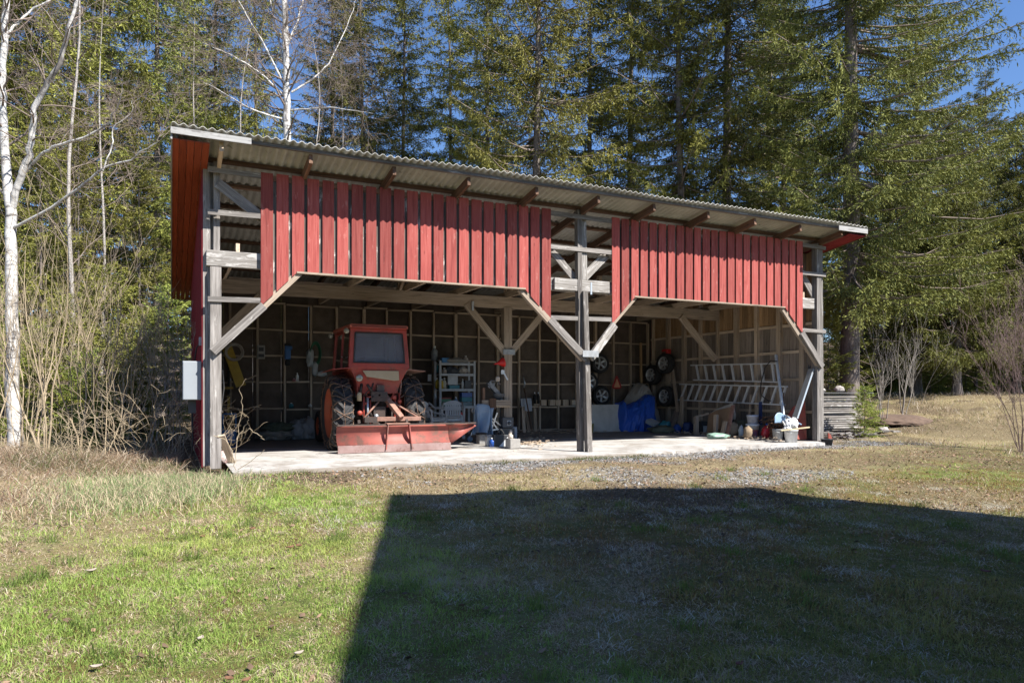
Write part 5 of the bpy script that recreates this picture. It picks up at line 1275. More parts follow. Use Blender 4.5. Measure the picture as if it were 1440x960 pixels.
# loose wood heap in front of the stack, earth mound, rock
mb = MB()
for k in range(70):
    x, y = R.uniform(14.9, 17.4), R.uniform(.3, 1.3); z = gz(x, y) + R.uniform(.0, .16)
    mb.boxm(T(x, y, z) @ Matrix.Rotation(R.uniform(0, 6), 4, 'Z') @ Matrix.Rotation(R.uniform(-.25, .25), 4, 'X'), R.uniform(.15, .7), R.uniform(.03, .09), R.uniform(.01, .03))
tag(mb.build('scrap_wood', M['grey']), kind='stuff')
q = pt(1262, 586, 21.5); mb = MB()
mb.blob((q.x, q.y, gz(q.x, q.y) + .0), 1.2, .8, .24, .10, 121, 5, flat=.2, freq=2.0)
single('earth_mound', 'low mound of reddish brown earth beyond the board stack', 'earth mound', mb, plain('reddish_earth', (.13, .085, .06), (.075, .05, .037), 7, .95, 0, .9, bump=1.0), (q.x, q.y, gz(q.x, q.y)))
q = pt(1242, 594, 20.0); mb = MB(); mb.blob((q.x, q.y, gz(q.x, q.y) + .06), .17, .13, .11, .3, 131, 3, flat=.8); single('field_stone', 'grey stone lying at the foot of the earth mound', 'stone', mb, M['pale_stone'], (q.x, q.y, gz(q.x, q.y)))
# ================================================================== vegetation
def leaf_mat(name, trans=.35, rough=.7):
    t = NT(name); at = t.n('ShaderNodeAttribute'); at.attribute_name = 'col'
    oi = t.n('ShaderNodeObjectInfo')
    hs = t.n('ShaderNodeHueSaturation'); t.l(at.outputs['Color'], hs.inputs['Color'])
    t.l(t.math('ADD', t.math('MULTIPLY', oi.outputs['Random'], .5), .75), hs.inputs['Value'])
    t.l(t.math('ADD', t.math('MULTIPLY', oi.outputs['Random'], .03), .485), hs.inputs['Hue'])
    t.l(hs.outputs['Color'], t.p.inputs['Base Color']); t.p.inputs['Roughness'].default_value = rough; t.p.inputs['Specular IOR Level'].default_value = .25
    if trans:
        tr = t.n('ShaderNodeBsdfTranslucent'); t.l(hs.outputs['Color'], tr.inputs['Color'])
        mx = t.n('ShaderNodeMixShader'); mx.inputs[0].default_value = trans
        t.l(t.p.outputs[0], mx.inputs[1]); t.l(tr.outputs[0], mx.inputs[2]); t.l(mx.outputs[0], t.out.inputs[0])
    return t.m
M['needle'] = leaf_mat('spruce_needles', .10)
M['blade_grass'] = leaf_mat('grass_blades', .4)
def bark(name, c, c2, sc=(5, 5, 1.4), bump=.8):
    t = NT(name); g = t.attr('gc')
    n = t.noise(t.scale(g, sc), 3.0, 7, .7); n2 = t.noise(t.scale(g, (1.2, 1.2, .5)), 1.0, 4, .6)
    col = t.mix(t.ramp(n2, [(.35, 0.0), (.7, .6)]), t.ramp(n, [(.32, c2), (.6, c)]), lum(c2, 1.3))
    t.l(col, t.p.inputs['Base Color']); t.p.inputs['Roughness'].default_value = .95; t.p.inputs['Specular IOR Level'].default_value = .15
    t.bump(n, bump, .03); return t.m
M['spruce_bark'] = bark('grey_spruce_bark', (.24, .205, .185), (.085, .07, .062))
M['twig'] = bark('brown_twigs', (.27, .22, .185), (.13, .10, .085), bump=.2)
M['paletwig'] = bark('straw_twigs', (.44, .36, .25), (.26, .205, .14), bump=.2)
M['purpletwig'] = bark('purplish_twigs', (.23, .165, .155), (.11, .075, .07), bump=.2)
M['greytwig'] = bark('pale_grey_twigs', (.34, .31, .28), (.17, .15, .13), bump=.2)
def birch_mat():
    t = NT('birch_bark'); g = t.attr('gc')
    n = t.noise(t.scale(g, (4, 4, 16)), 1.0, 6, .7); n2 = t.noise(t.scale(g, (3, 3, 1.1)), 1.0, 5, .65)
    col = t.ramp(n, [(.34, (.08, .07, .066)), (.44, (.44, .42, .40)), (.62, (.64, .62, .59))])
    col = t.mix(t.ramp(n2, [(.54, 0.0), (.64, .85)]), col, (.10, .085, .078))
    t.l(col, t.p.inputs['Base Color']); t.p.inputs['Roughness'].default_value = .8
    t.bump(n, .3, .01); M['birch'] = t.m
birch_mat()

def unit(a): return a / np.maximum(np.linalg.norm(a, axis=-1, keepdims=True), 1e-9)

def spruce_meshes(seed, H, cb, Rm, nb=230, droop=.45, g0=(.068, .079, .020), g1=(0.246, 0.222, 0.050), twn=12, sp_len=.17, sp_w=.0155, hang=.6, side=None, dead=True, trunk_r=.22, top=1.0, sparse=0.0, whorl=.85, botf=.6, k=7, twl=.27, tap=.62):
    """returns (trunk mesh builder, crown mesh) centred at the trunk base"""
    rng = np.random.default_rng(seed); rr = random.Random(seed)
    mb = MB()
    lean = (rng.uniform(-.012, .012), rng.uniform(-.012, .012))
    def axis(z): return Vector((lean[0] * z + .03 * math.sin(z * .5 + seed), lean[1] * z + .03 * math.cos(z * .43 + seed), z))
    zs = [-.5, 0, .25, .6, 1.2] + list(np.linspace(2.2, H, 16))
    mb.tube([axis(z) for z in zs], [trunk_r * (1.55 if z <= 0 else 1.28 if z < .3 else 1.1 if z < 1 else 1.0) * max(.05, 1 - .93 * max(0, z) / H) ** .9 for z in zs], 12, pr=.5)
    B, D, W, L, C = [], [], [], [], []
    ga = 2.39996
    for i in range(nb):
        nwh = max(6, int((H * top - cb) / whorl)); wi = i * nwh // nb
        t = ((wi + .5 + rng.normal(0, .13)) / nwh); t = min(max(t, 0.0), .995)
        if i % 5 == 0: t = rng.random() * .98
        h = cb + (H * top - cb) * t
        Lb = Rm * ((1 - t) ** tap) * (.36 + .74 * rng.random() ** .8) + .18
        if t < .12: Lb *= botf + (1 - botf) * t / .12
        az = i * ga + rng.uniform(-.5, .5)
        if side is not None: Lb *= .75 + .5 * max(0.0, math.cos(az - side)) ** 1.5
        e0 = -.30 - droop * .35 + .95 * t ** 1.3 + rng.uniform(-.12, .12); cu = (.28 + .25 * droop) * (1 - t * .7)
        o = axis(h)
        n = 9; s = np.linspace(0, 1, n); bend = rng.uniform(-.25, .25)
        ang = az + bend * s
        x = o.x + np.cumsum(np.r_[0, np.diff(s)] * Lb * np.cos(ang)); y = o.y + np.cumsum(np.r_[0, np.diff(s)] * Lb * np.sin(ang))
        z = h + Lb * (e0 * s + cu * s * s)
        pts = np.stack([x, y, z], 1)
        if Lb > .5:
            mb.tube([Vector(p) for p in pts[::2]], [max(.006, .014 * Lb ** .8 * (1 - .85 * k / 4)) for k in range(5)], 4, m=1, cap=False, pr=.5)
        if rng.random() < sparse: continue
        m = max(4, int(Lb * twn)) * 2
        u = rng.uniform(.05, 1.02, m); u = np.minimum(u, 1.0) ** .85
        P = np.stack([np.interp(u, s, pts[:, k]) for k in range(3)], 1)
        fw = unit(np.stack([np.cos(az + bend * u), np.sin(az + bend * u), e0 + 2 * cu * u], 1))
        sgn = rng.choice([-1, 1], m)[:, None]
        lat = np.stack([-np.sin(az + bend * u), np.cos(az + bend * u), np.zeros(m)], 1) * sgn
        tl = (.13 + twl * np.sqrt(Lb) * (1 - .7 * u)) * rng.uniform(.55, 1.25, m)
        dr = -rng.uniform(.02, .3 + hang * .5, m)
        td = unit(lat * rng.uniform(.55, 1, (m, 1)) + fw * rng.uniform(.35, 1.0, (m, 1)) + np.stack([np.zeros(m), np.zeros(m), dr], 1))
        hangm = rng.random(m) < hang * .38
        td[hangm] = unit(np.stack([rng.normal(0, .25, hangm.sum()), rng.normal(0, .25, hangm.sum()), -np.ones(hangm.sum())], 1) + fw[hangm] * .25)
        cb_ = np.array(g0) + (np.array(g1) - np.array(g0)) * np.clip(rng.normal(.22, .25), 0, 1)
        for j in range(k):
            v = (j + rng.uniform(0, 1, m)) / k
            sag = -(v ** 2) * tl * .18
            bb = P + td * (tl * v)[:, None]; bb[:, 2] += sag
            d = unit(td + rng.normal(0, .42, (m, 3)))
            ll = sp_len * rng.uniform(.6, 1.25, m) * (1 - .35 * v)
            wv = unit(np.cross(d, rng.normal(0, 1, (m, 3)))) * (sp_w * rng.uniform(.7, 1.3, m))[:, None]
            mixv = np.clip(.0 + .6 * v + .3 * u + rng.normal(0, .2, m), 0, 1)[:, None]  # fresh tips paler; inner needles coloured darker for the crown's own shade
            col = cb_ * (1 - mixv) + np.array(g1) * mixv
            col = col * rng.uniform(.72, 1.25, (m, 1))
            B.append(bb); D.append(d); W.append(wv); L.append(ll); C.append(col)
    if dead:
        for i in range(int(40 * max(.3, cb / 6))):
            h = rng.uniform(max(1.0, cb * .35), cb + 1.5); az = rng.uniform(0, 6.28); l_ = rng.uniform(.4, 1.5); o = axis(h)
            d = Vector((math.cos(az), math.sin(az), rng.uniform(-.5, .05)))
            p1 = o + d * l_ * .5 + Vector((0, 0, .03)); p2 = o + d * l_ + Vector((rng.uniform(-.1, .1), rng.uniform(-.1, .1), rng.uniform(-.25, .1)))
            mb.tube([o, p1, p2], [.016, .010, .004], 4, m=1, cap=False, pr=.5)
            for q in range(3):
                a = o.lerp(p2, rng.uniform(.3, .9)); mb.tube([a, a + Vector((rng.uniform(-.35, .35), rng.uniform(-.35, .35), rng.uniform(-.3, .1)))], [.006, .003], 3, m=1, cap=False, pr=.5)
    B = np.concatenate(B); D = np.concatenate(D); W = np.concatenate(W); L = np.concatenate(L)[:, None]; C = np.concatenate(C)
    N = len(B)
    V = np.empty((N, 4, 3)); V[:, 0] = B - D * L * .1; V[:, 1] = B + D * L * .42 + W; V[:, 2] = B + D * L; V[:, 3] = B + D * L * .42 - W
    cols = np.repeat(C[:, None, :], 4, 1).reshape(-1, 3)
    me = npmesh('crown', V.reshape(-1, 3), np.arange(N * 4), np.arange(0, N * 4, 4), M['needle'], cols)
    return mb, me

def make_tree_proto(mb, crown_me, mats=None):
    tr = mb.build('trunk', mats or [M['spruce_bark'], M['twig']]); COL.objects.unlink(tr)
    return tr.data, crown_me
def put_tree(proto, name, label, cat, loc, group, sc=1.0, rz=0.0, crown_name='crown'):
    t = thing(name, label, cat, loc, group, rz); t.scale = (sc, sc, sc)
    for nm, me in (('trunk', proto[0]), (crown_name, proto[1])):
        if me is None: continue
        o = bpy.data.objects.new(nm, me); COL.objects.link(o); o.parent = t
    return t

TREES = []   # filled below
PRO = {}
YG = (.255, .245, .05)
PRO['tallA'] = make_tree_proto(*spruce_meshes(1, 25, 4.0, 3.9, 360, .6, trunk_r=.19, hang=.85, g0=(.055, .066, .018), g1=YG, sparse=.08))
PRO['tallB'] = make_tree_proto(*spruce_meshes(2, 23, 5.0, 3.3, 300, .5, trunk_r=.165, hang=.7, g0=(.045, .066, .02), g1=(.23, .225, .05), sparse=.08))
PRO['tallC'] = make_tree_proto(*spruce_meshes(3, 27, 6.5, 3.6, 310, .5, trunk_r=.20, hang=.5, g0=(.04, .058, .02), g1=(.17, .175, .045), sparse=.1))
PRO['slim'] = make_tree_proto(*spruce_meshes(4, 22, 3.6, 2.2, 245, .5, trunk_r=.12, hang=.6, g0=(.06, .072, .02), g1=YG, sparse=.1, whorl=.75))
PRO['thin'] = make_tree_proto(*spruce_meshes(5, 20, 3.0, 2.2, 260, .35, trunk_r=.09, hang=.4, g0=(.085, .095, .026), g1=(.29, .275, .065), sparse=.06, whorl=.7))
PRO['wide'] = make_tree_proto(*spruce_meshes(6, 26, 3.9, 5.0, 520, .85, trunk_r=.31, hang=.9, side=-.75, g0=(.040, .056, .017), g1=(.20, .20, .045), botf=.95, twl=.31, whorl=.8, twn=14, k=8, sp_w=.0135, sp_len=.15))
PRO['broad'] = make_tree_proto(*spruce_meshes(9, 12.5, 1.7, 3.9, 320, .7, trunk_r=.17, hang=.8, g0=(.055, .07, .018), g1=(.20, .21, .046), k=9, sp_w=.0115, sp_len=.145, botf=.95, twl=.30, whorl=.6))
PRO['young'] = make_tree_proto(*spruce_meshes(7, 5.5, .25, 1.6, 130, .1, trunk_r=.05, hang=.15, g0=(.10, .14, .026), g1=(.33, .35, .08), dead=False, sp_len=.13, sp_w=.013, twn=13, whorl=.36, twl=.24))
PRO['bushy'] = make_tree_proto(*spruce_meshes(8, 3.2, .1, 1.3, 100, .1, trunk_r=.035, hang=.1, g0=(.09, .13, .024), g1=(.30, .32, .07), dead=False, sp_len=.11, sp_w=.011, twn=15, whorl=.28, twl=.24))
BG = 'spruces standing behind the shed'
def spot(px, f):
    p = pt(px, HZ, f); return Vector((p.x, p.y, gz(p.x, p.y)))
BG = 'spruces standing behind the shed'
# px, forward distance, prototype, scale, spin, label
for px, f, k, sc, rz, lb in (
    (1195, 22.5, 'wide', 1.0, 0.0, 'huge spruce with thick grey trunk and sweeping branches right of the shed'),
    (1022, 27, 'tallC', 1.08, .4, 'dark spruce with long bare trunk behind the right end of the roof'),
    (958, 26, 'tallA', .95, 2.0, 'drooping spruce behind the roof, left of the long bare dark trunk'),
    (885, 31, 'tallB', 1.05, 1.1, 'spruce set back behind the start of the right red panel'),
    (826, 28, 'slim', 1.1, .3, 'slender spruce rising behind the middle gap of the shed'),
    (750, 25, 'tallA', 1.0, 4.2, 'sunlit spruce with a pale visible trunk behind the left panel end'),
    (690, 29, 'tallA', .85, .9, 'spruce close left of the one with the pale visible trunk'),
    (636, 33, 'slim', 1.05, 2.2, 'narrow spruce against blue sky behind the left red panel'),
    (566, 32, 'tallB', .92, 3.1, 'spruce with thin top standing alone between sky gaps, left of the narrow one'),
    (512, 30, 'tallB', .95, 5.0, 'spruce with dark trunk just right of the birch behind the roof'),
    (462, 36, 'tallC', .9, 2.6, 'distant spruce seen behind the right branches of the roof birch'),
    (360, 27, 'slim', .95, 1.7, 'spruce just left of the white birch behind the roof'),
    (300, 29, 'tallA', .8, 3.6, 'bushy spruce behind the left front corner of the roof'),
    (222, 25, 'tallB', .95, .5, 'dark green spruce standing right at the left edge of the shed'),
    (258, 33, 'tallA', .85, 4.9, 'spruce further back behind the left edge of the shed'),
    (1100, 30, 'tallA', .80, 2.9, 'spruce filling the gap left of the huge spruce'),
    (1080, 36, 'tallB', 1.0, 1.9, 'far spruce between the long bare trunk and the huge spruce'),
    (1720, 25, 'tallA', .8, 1.2, 'tall spruce beyond the right edge throwing shade on the clearing'),
    (1640, 29, 'tallA', .85, 2.7, 'second tall spruce beyond the right edge of the clearing'),
    (1800, 29, 'tallB', .9, .7, 'third tall spruce beyond the right edge of the clearing'),
    (1285, 29, 'broad', .92, 2.2, 'bushy spruce low in the hollow just right of the huge spruce'),
    (1290, 31, 'tallA', .82, 5.5, 'spruce behind the right branches of the huge spruce'),
    (1372, 34, 'tallA', .44, .2, 'spruce deep in shade left of the right edge'),
    (1345, 26.5, 'broad', .86, 1.0, 'broad low hanging spruce over the dark hollow right of the huge spruce'),
    (1428, 30, 'broad', .95, .5, 'broad spruce behind the bare bush at the right edge'),
    (1455, 27, 'broad', .72, 3.3, 'dark spruce at the right edge behind the bare bush'),
    (1500, 31, 'tallA', .46, 1.2, 'dark spruce beyond the right edge of the clearing'),
    ):
    put_tree(PRO[k], 'spruce_tree', lb, 'tree', spot(px, f), BG, sc, rz)
GL = 'thin spruces in the left woods'
for px, f, k, sc, rz, lb in (
    (-60, 22, 'tallA', .9, .3, 'bushy spruce behind the leaning trunk of the forked birch'),
    (40, 24, 'thin', 1.0, 1.3, 'thin yellowish spruce just right of the forked birch trunk'),
    (76, 29, 'slim', .95, 2.6, 'slim spruce between the two stems of the forked birch'),
    (104, 22, 'thin', .95, 4.0, 'thin spruce with light trunk right of the forked birch stems'),
    (148, 27, 'thin', 1.05, 5.2, 'tall thin spruce midway between the forked birch and the shed'),
    (130, 34, 'slim', 1.0, .7, 'slim spruce set back behind the tall thin one'),
    (176, 40, 'slim', .85, 2.1, 'far spruce beside the blue sky gap left of the shed'),
    (12, 30, 'slim', 1.0, 3.3, 'slim spruce behind the forked birch trunk'),
    (196, 23, 'thin', .62, 1.0, 'short thin spruce below the blue sky gap left of the shed'),
    (-20, 27, 'thin', 1.1, 2.0, 'thin spruce at the left edge of the view'),
    (60, 19, 'thin', .5, 2.9, 'short loose spruce behind the pale bare shrubs'),
    (112, 20, 'slim', .42, 4.4, 'short dense spruce among the pale bare shrubs'),
    ):
    put_tree(PRO[k], 'spruce_tree', lb, 'tree', spot(px, f), GL, sc, rz)
GY = 'young spruces at the wood edge'
for px, f, k, sc, rz, lb in (
    (96, 16.5, 'young', .62, .4, 'young bright green spruce among bare stems in the middle of the left thicket'),
    (148, 17.5, 'young', .78, 1.7, 'taller young spruce in the left thicket behind the bare shrubs'),
    (200, 18.5, 'young', .62, 3.1, 'young spruce in the left thicket near the red wall'),
    (236, 19.5, 'young', .75, 4.0, 'young spruce directly beside the red outer wall'),
    (52, 17, 'young', .5, 5.2, 'small young spruce right of the forked birch foot'),
    (120, 14.8, 'bushy', .62, 2.2, 'low bushy spruce in front of the left thicket'),
    (-20, 16, 'young', .7, 2.0, 'young spruce left of the forked birch foot'),
    (1216, 19.2, 'bushy', .42, .6, 'small green spruce bush beside the end of the board stack'),
    (1166, 22.5, 'young', .60, 1.9, 'light green young spruce behind the board stack'),
    (1182, 25, 'young', .75, 3.9, 'young spruce half hidden by the thick grey trunk'),
    ):
    put_tree(PRO[k], 'young_spruce', lb, 'tree', spot(px, f), GY, sc, rz)
# the deep wood
GD = 'spruces deep in the wood'
kk = ['tallB', 'tallC', 'slim', 'tallA']
rw_ = random.Random(5)
for row, (f, n, a, b) in enumerate(((43, 16, -160, 1620), (54, 20, -200, 1650), (68, 22, -220, 1680), (92, 34, -260, 1720))):
    for i in range(n):
        px = a + (b - a) * (i + rw_.uniform(.1, .9)) / n
        if 184 < px < 216 and row < 4: continue
        k = kk[rw_.randrange(4)] if px > 260 else rw_.choice(['slim', 'thin', 'tallB'])
        sc = rw_.uniform(.55, .85)
        if 560 < px < 740 and row == 0: continue
        if 400 < px < 1100 or px > 1385 or px < 260: sc *= .66
        put_tree(PRO[k], 'spruce_tree', 'distant spruce deep in the wood, seen only between nearer trees', 'tree', spot(px, f + rw_.uniform(-3, 3)), GD, sc, rw_.uniform(0, 6))
# shaded understorey deep on the right
for i in range(52):
    px = rw_.uniform(1210, 1490); f = rw_.uniform(33, 46)
    put_tree(PRO['young'], 'young_spruce', 'low dark spruce in the shade under the big trees', 'tree', spot(px, f), 'low spruces in the dark understorey', rw_.uniform(.4, .95), rw_.uniform(0, 6))

# ------------------------------------------------------------------ bare broadleaf growth
def grow(mb, p, d, L, r, depth, rng, spread=.6, up=.25, n=5, m=0, kids=(3, 6), wob=.16, minr=.003, sides=5, ratio=(.4, .7)):
    pts = [Vector(p)]; rs = [r]; d = Vector(d).normalized()
    for i in range(n):
        d = (d + Vector((rng.gauss(0, wob), rng.gauss(0, wob), rng.gauss(0, wob) + up * .25))).normalized()
        pts.append(pts[-1] + d * (L / n)); rs.append(max(minr, r * (1 - .8 * (i + 1) / n)))
    mb.tube(pts, rs, sides, m=m, cap=False, pr=rng.random())
    if depth <= 0: return
    for j in range(rng.randint(*kids)):
        u = rng.uniform(.25, .97); i = min(n - 1, int(u * n)); q = pts[i].lerp(pts[i + 1], u * n - i)
        base = (pts[i + 1] - pts[i]).normalized(); side = base.orthogonal().normalized()
        side = Matrix.Rotation(rng.uniform(0, 6.283), 3, base) @ side
        dd = (base + side * rng.uniform(.4, 1) * spread * 1.6 + Vector((0, 0, up * .4)))
        grow(mb, q, dd, L * rng.uniform(*ratio) * (1.1 - .4 * u), max(minr, rs[i] * .55), depth - 1, rng, spread, up, max(3, n - 1), 1 if m == 0 else m, kids, wob * 1.15, minr, max(3, sides - 1), ratio)

def poly_trunk(mb, pxs, f0, rs, f1=None, sides=10, m=0, jitter=.0):
    k = len(pxs); f1 = f0 if f1 is None else f1
    pts = [pt(px, py, f0 + (f1 - f0) * i / (k - 1)) for i, (px, py) in enumerate(pxs)]
    # refine
    out = []; ro = []
    for i in range(k - 1):
        for j in range(4):
            u = j / 4; out.append(pts[i].lerp(pts[i + 1], u) + Vector((R.gauss(0, .012), R.gauss(0, .012), 0))); ro.append(rs[i] + (rs[i + 1] - rs[i]) * u)
    out.append(pts[-1]); ro.append(rs[-1])
    mb.tube(out, ro, sides, m=m, pr=.5, cap=False)
    return out, ro
def twigs_along(mb, pts, rs, rng, n, L, m=1, depth=1, spread=.7, up=.1, u0=.2):
    for j in range(n):
        u = rng.uniform(u0, .98) * (len(pts) - 1); i = int(u); q = pts[i].lerp(pts[i + 1], u - i)
        b = (pts[i + 1] - pts[i]).normalized(); s = Matrix.Rotation(rng.uniform(0, 6.283), 3, b) @ b.orthogonal().normalized()
        grow(mb, q, b * .6 + s, L * rng.uniform(.5, 1.2), max(.005, rs[i] * .32), depth, rng, spread, up, 5, m, (2, 5))

# forked birch on the far left
rg = random.Random(21)
f = 13.2
p = pt(18, 552, f); base = Vector((p.x, p.y, gz(p.x, p.y)))
t = thing('birch_tree', 'big white forked birch with spreading bare limbs at the left edge', 'birch', base)
mb = MB(); mw = MB()
A, ra = poly_trunk(mb, [(20, 640), (19, 540), (17, 412), (14, 300), (5, 180), (3, 120), (6, 60), (9, 0), (14, -90), (10, -220)], f, [.13, .115, .10, .09, .065, .06, .056, .05, .04, .02])
B_, rb = poly_trunk(mb, [(14, 300), (26, 258), (40, 219), (46, 180), (50, 150), (64, 120), (78, 100), (94, 53), (108, 0), (118, -80), (122, -170)], f, [.06, .06, .056, .052, .048, .045, .042, .036, .03, .022, .012], f - .8)
C_, rc = poly_trunk(mb, [(30, 250), (52, 222), (75, 207), (119, 194), (156, 170), (169, 140), (172, 118)], f, [.03, .03, .028, .022, .016, .010, .005], f - .9, 7)
D_, rd = poly_trunk(mb, [(16, 322), (59, 300), (109, 266), (150, 234), (184, 225), (215, 203), (228, 190)], f, [.03, .03, .026, .021, .015, .010, .004], f - 1.2, 7)
E_, re_ = poly_trunk(mb, [(6, 60), (20, 38), (48, 12), (90, -10)], f, [.035, .025, .018, .008], f + .5, 7)
F_, rf = poly_trunk(mb, [(14, 282), (-30, 230), (-70, 180)], f, [.026, .018, .008], f - .5, 7)
G_, rg_ = poly_trunk(mb, [(145, 240), (158, 205), (158, 180), (184, 160), (186, 140)], f - .9, [.013, .011, .009, .006, .003], f - 1.0, 6)
for (pp, rr_, n, L) in ((A, ra, 22, 1.5), (B_, rb, 26, 1.3), (C_, rc, 16, .8), (D_, rd, 18, .9), (E_, re_, 8, .8), (F_, rf, 8, 1.0), (G_, rg_, 6, .5)):
    twigs_along(mw, pp, rr_, rg, int(n * 1.15), L, 0, 2, .6, .05, .22 if pp is not A else .4)
mb.build('trunk', M['birch'], t); mw.build('twigs', M['twig'], t)

# birch behind the roof
f = 22.5
p = pt(405, 552, f); base = Vector((p.x, p.y, gz(p.x, p.y)))
t = thing('birch_tree', 'slender white birch rising behind the left part of the roof', 'birch', base)
mb = MB(); mw = MB()
lp = pt(405, 552, f)
A, ra = poly_trunk(mb, [(404, 590), (404, 400), (404, 187), (402, 100), (400, 0), (399, -120)], f, [.15, .135, .12, .105, .09, .06])
limbs = [A]; lr = [ra]
for pxs, rs, ff in (([(397, 112), (367, 55), (350, 28), (335, 0), (325, -30)], [.036, .028, .022, .015, .007], f - 1), ([(399, 135), (375, 110), (350, 92), (322, 76), (300, 67), (285, 60)], [.034, .028, .022, .016, .010, .004], f - 1.2),
                    ([(399, 168), (376, 162), (350, 152), (322, 136), (300, 122), (285, 116)], [.034, .028, .022, .016, .010, .004], f - 1.5), ([(404, 65), (415, 40), (425, 5), (432, -40)], [.045, .036, .03, .018], f + .5),
                    ([(409, 112), (418, 90), (430, 72), (436, 60)], [.03, .024, .018, .006], f - .7), ([(410, 130), (440, 112), (462, 90), (480, 55), (495, 20), (500, 0)], [.034, .028, .022, .016, .010, .005], f + 1),
                    ([(408, 155), (440, 153), (465, 151), (500, 156), (525, 160)], [.03, .024, .018, .011, .004], f - 1), ([(398, 90), (388, 40), (380, 0)], [.04, .03, .02], f + .6)):
    a_, b_ = poly_trunk(mb, pxs, f, rs, ff, 6); limbs.append(a_); lr.append(b_)
for a_, b_ in zip(limbs, lr): twigs_along(mw, a_, b_, rg, 40 if a_ is A else 26, 1.5, 0, 2, .6, .05, .35 if a_ is A else .25)
mb.build('trunk', M['birch'], t); mw.build('twigs', M['twig'], t)

# small birch stems in the left wood
def stem_proto(seed, H, r, kids, L, up=.3, mats=('birch', 'twig'), u0=.3, depth=2):
    rng = random.Random(seed); mb = MB(); mw = MB()
    pts = [Vector((.12 * math.sin(i * .7 + seed) * i / 8, .1 * math.cos(i * .6 + seed) * i / 8, -.3 + H * i / 14)) for i in range(15)]
    rs = [r * (1 - .85 * i / 14) for i in range(15)]
    mb.tube(pts, rs, 7, cap=False, pr=.5); twigs_along(mw, pts, rs, rng, kids, L, 0, depth, .6, up, u0)
    a = mb.build('trunk', M[mats[0]]); COL.objects.unlink(a); b = mw.build('twigs', M[mats[1]]); COL.objects.unlink(b)
    return a.data, b.data
M['palebark'] = bark('pale_mottled_bark', (.46, .43, .40), (.17, .15, .135), (6, 6, 9))
SP = [stem_proto(31, 13, .06, 30, 2.0, mats=('palebark', 'twig')), stem_proto(32, 15, .07, 32, 2.2, mats=('palebark', 'twig')), stem_proto(33, 11, .045, 24, 1.7, mats=('palebark', 'twig'))]
for i, (px, f, k, sc, lb) in enumerate(((102, 18.5, 1, 1.0, 'pale birch stem right of the forked birch limbs'), (144, 21, 0, 1.0, 'pale birch stem halfway to the shed'), (128, 24, 1, .9, 'thin pale stem just left of the halfway birch stem'), (60, 22, 2, 1.1, 'thin pale stem behind the fork of the big birch'),
                                      (203, 27, 0, 1.1, 'pale stem in front of the blue sky gap'), (184, 24, 2, 1.0, 'crooked thin stem left of the blue sky gap'), (82, 27, 1, 1.0, 'far pale stem seen between the limbs of the big birch'), (345, 26, 1, 1.0, 'bare birch stem behind the roof left of the white birch'),
                                      (275, 25, 2, 1.35, 'bare birch top behind the left corner of the roof'), (440, 27, 0, 1.15, 'bare birch crown right of the white birch behind the roof'), (480, 29, 1, 1.0, 'twiggy birch crown near the spruce with dark trunk'))):
    put_tree(SP[k], 'young_birch', lb, 'birch', spot(px, f), 'thin birches in the woods', sc, i * 1.3, 'twigs')
# bare shrubs and saplings
def shrub_proto(seed, n, H, r, spread, up, mat, depth=2, kids=(3, 6), lean=.35):
    rng = random.Random(seed); mb = MB()
    for i in range(n):
        a = rng.uniform(0, 6.283); k = rng.uniform(.2, 1)
        grow(mb, (math.cos(a) * .18 * k, math.sin(a) * .18 * k, -.1), (math.cos(a) * lean * k, math.sin(a) * lean * k, 1), H * rng.uniform(.6, 1.1), r * rng.uniform(.6, 1.2), depth, rng, spread, up, 6, 0, kids, .13)
    o = mb.build('stems', M[mat]); COL.objects.unlink(o); return (None, o.data)
SH_ = {'pale': shrub_proto(41, 5, 4.0, .017, .38, .5, 'paletwig', 2, (2, 5)), 'pale2': shrub_proto(42, 4, 3.0, .013, .45, .4, 'paletwig', 2, (2, 5)), 'grey': shrub_proto(43, 5, 2.6, .011, .5, .3, 'greytwig', 2, (3, 6)),
       'bramble': shrub_proto(44, 9, 1.5, .007, .8, -.1, 'paletwig', 2, (2, 4), 1.1), 'purple': shrub_proto(45, 13, 4.2, .016, .42, .45, 'purpletwig', 3, (3, 6), .45), 'sap': shrub_proto(46, 5, 3.4, .022, .35, .5, 'greytwig', 2, (2, 5), .25)}
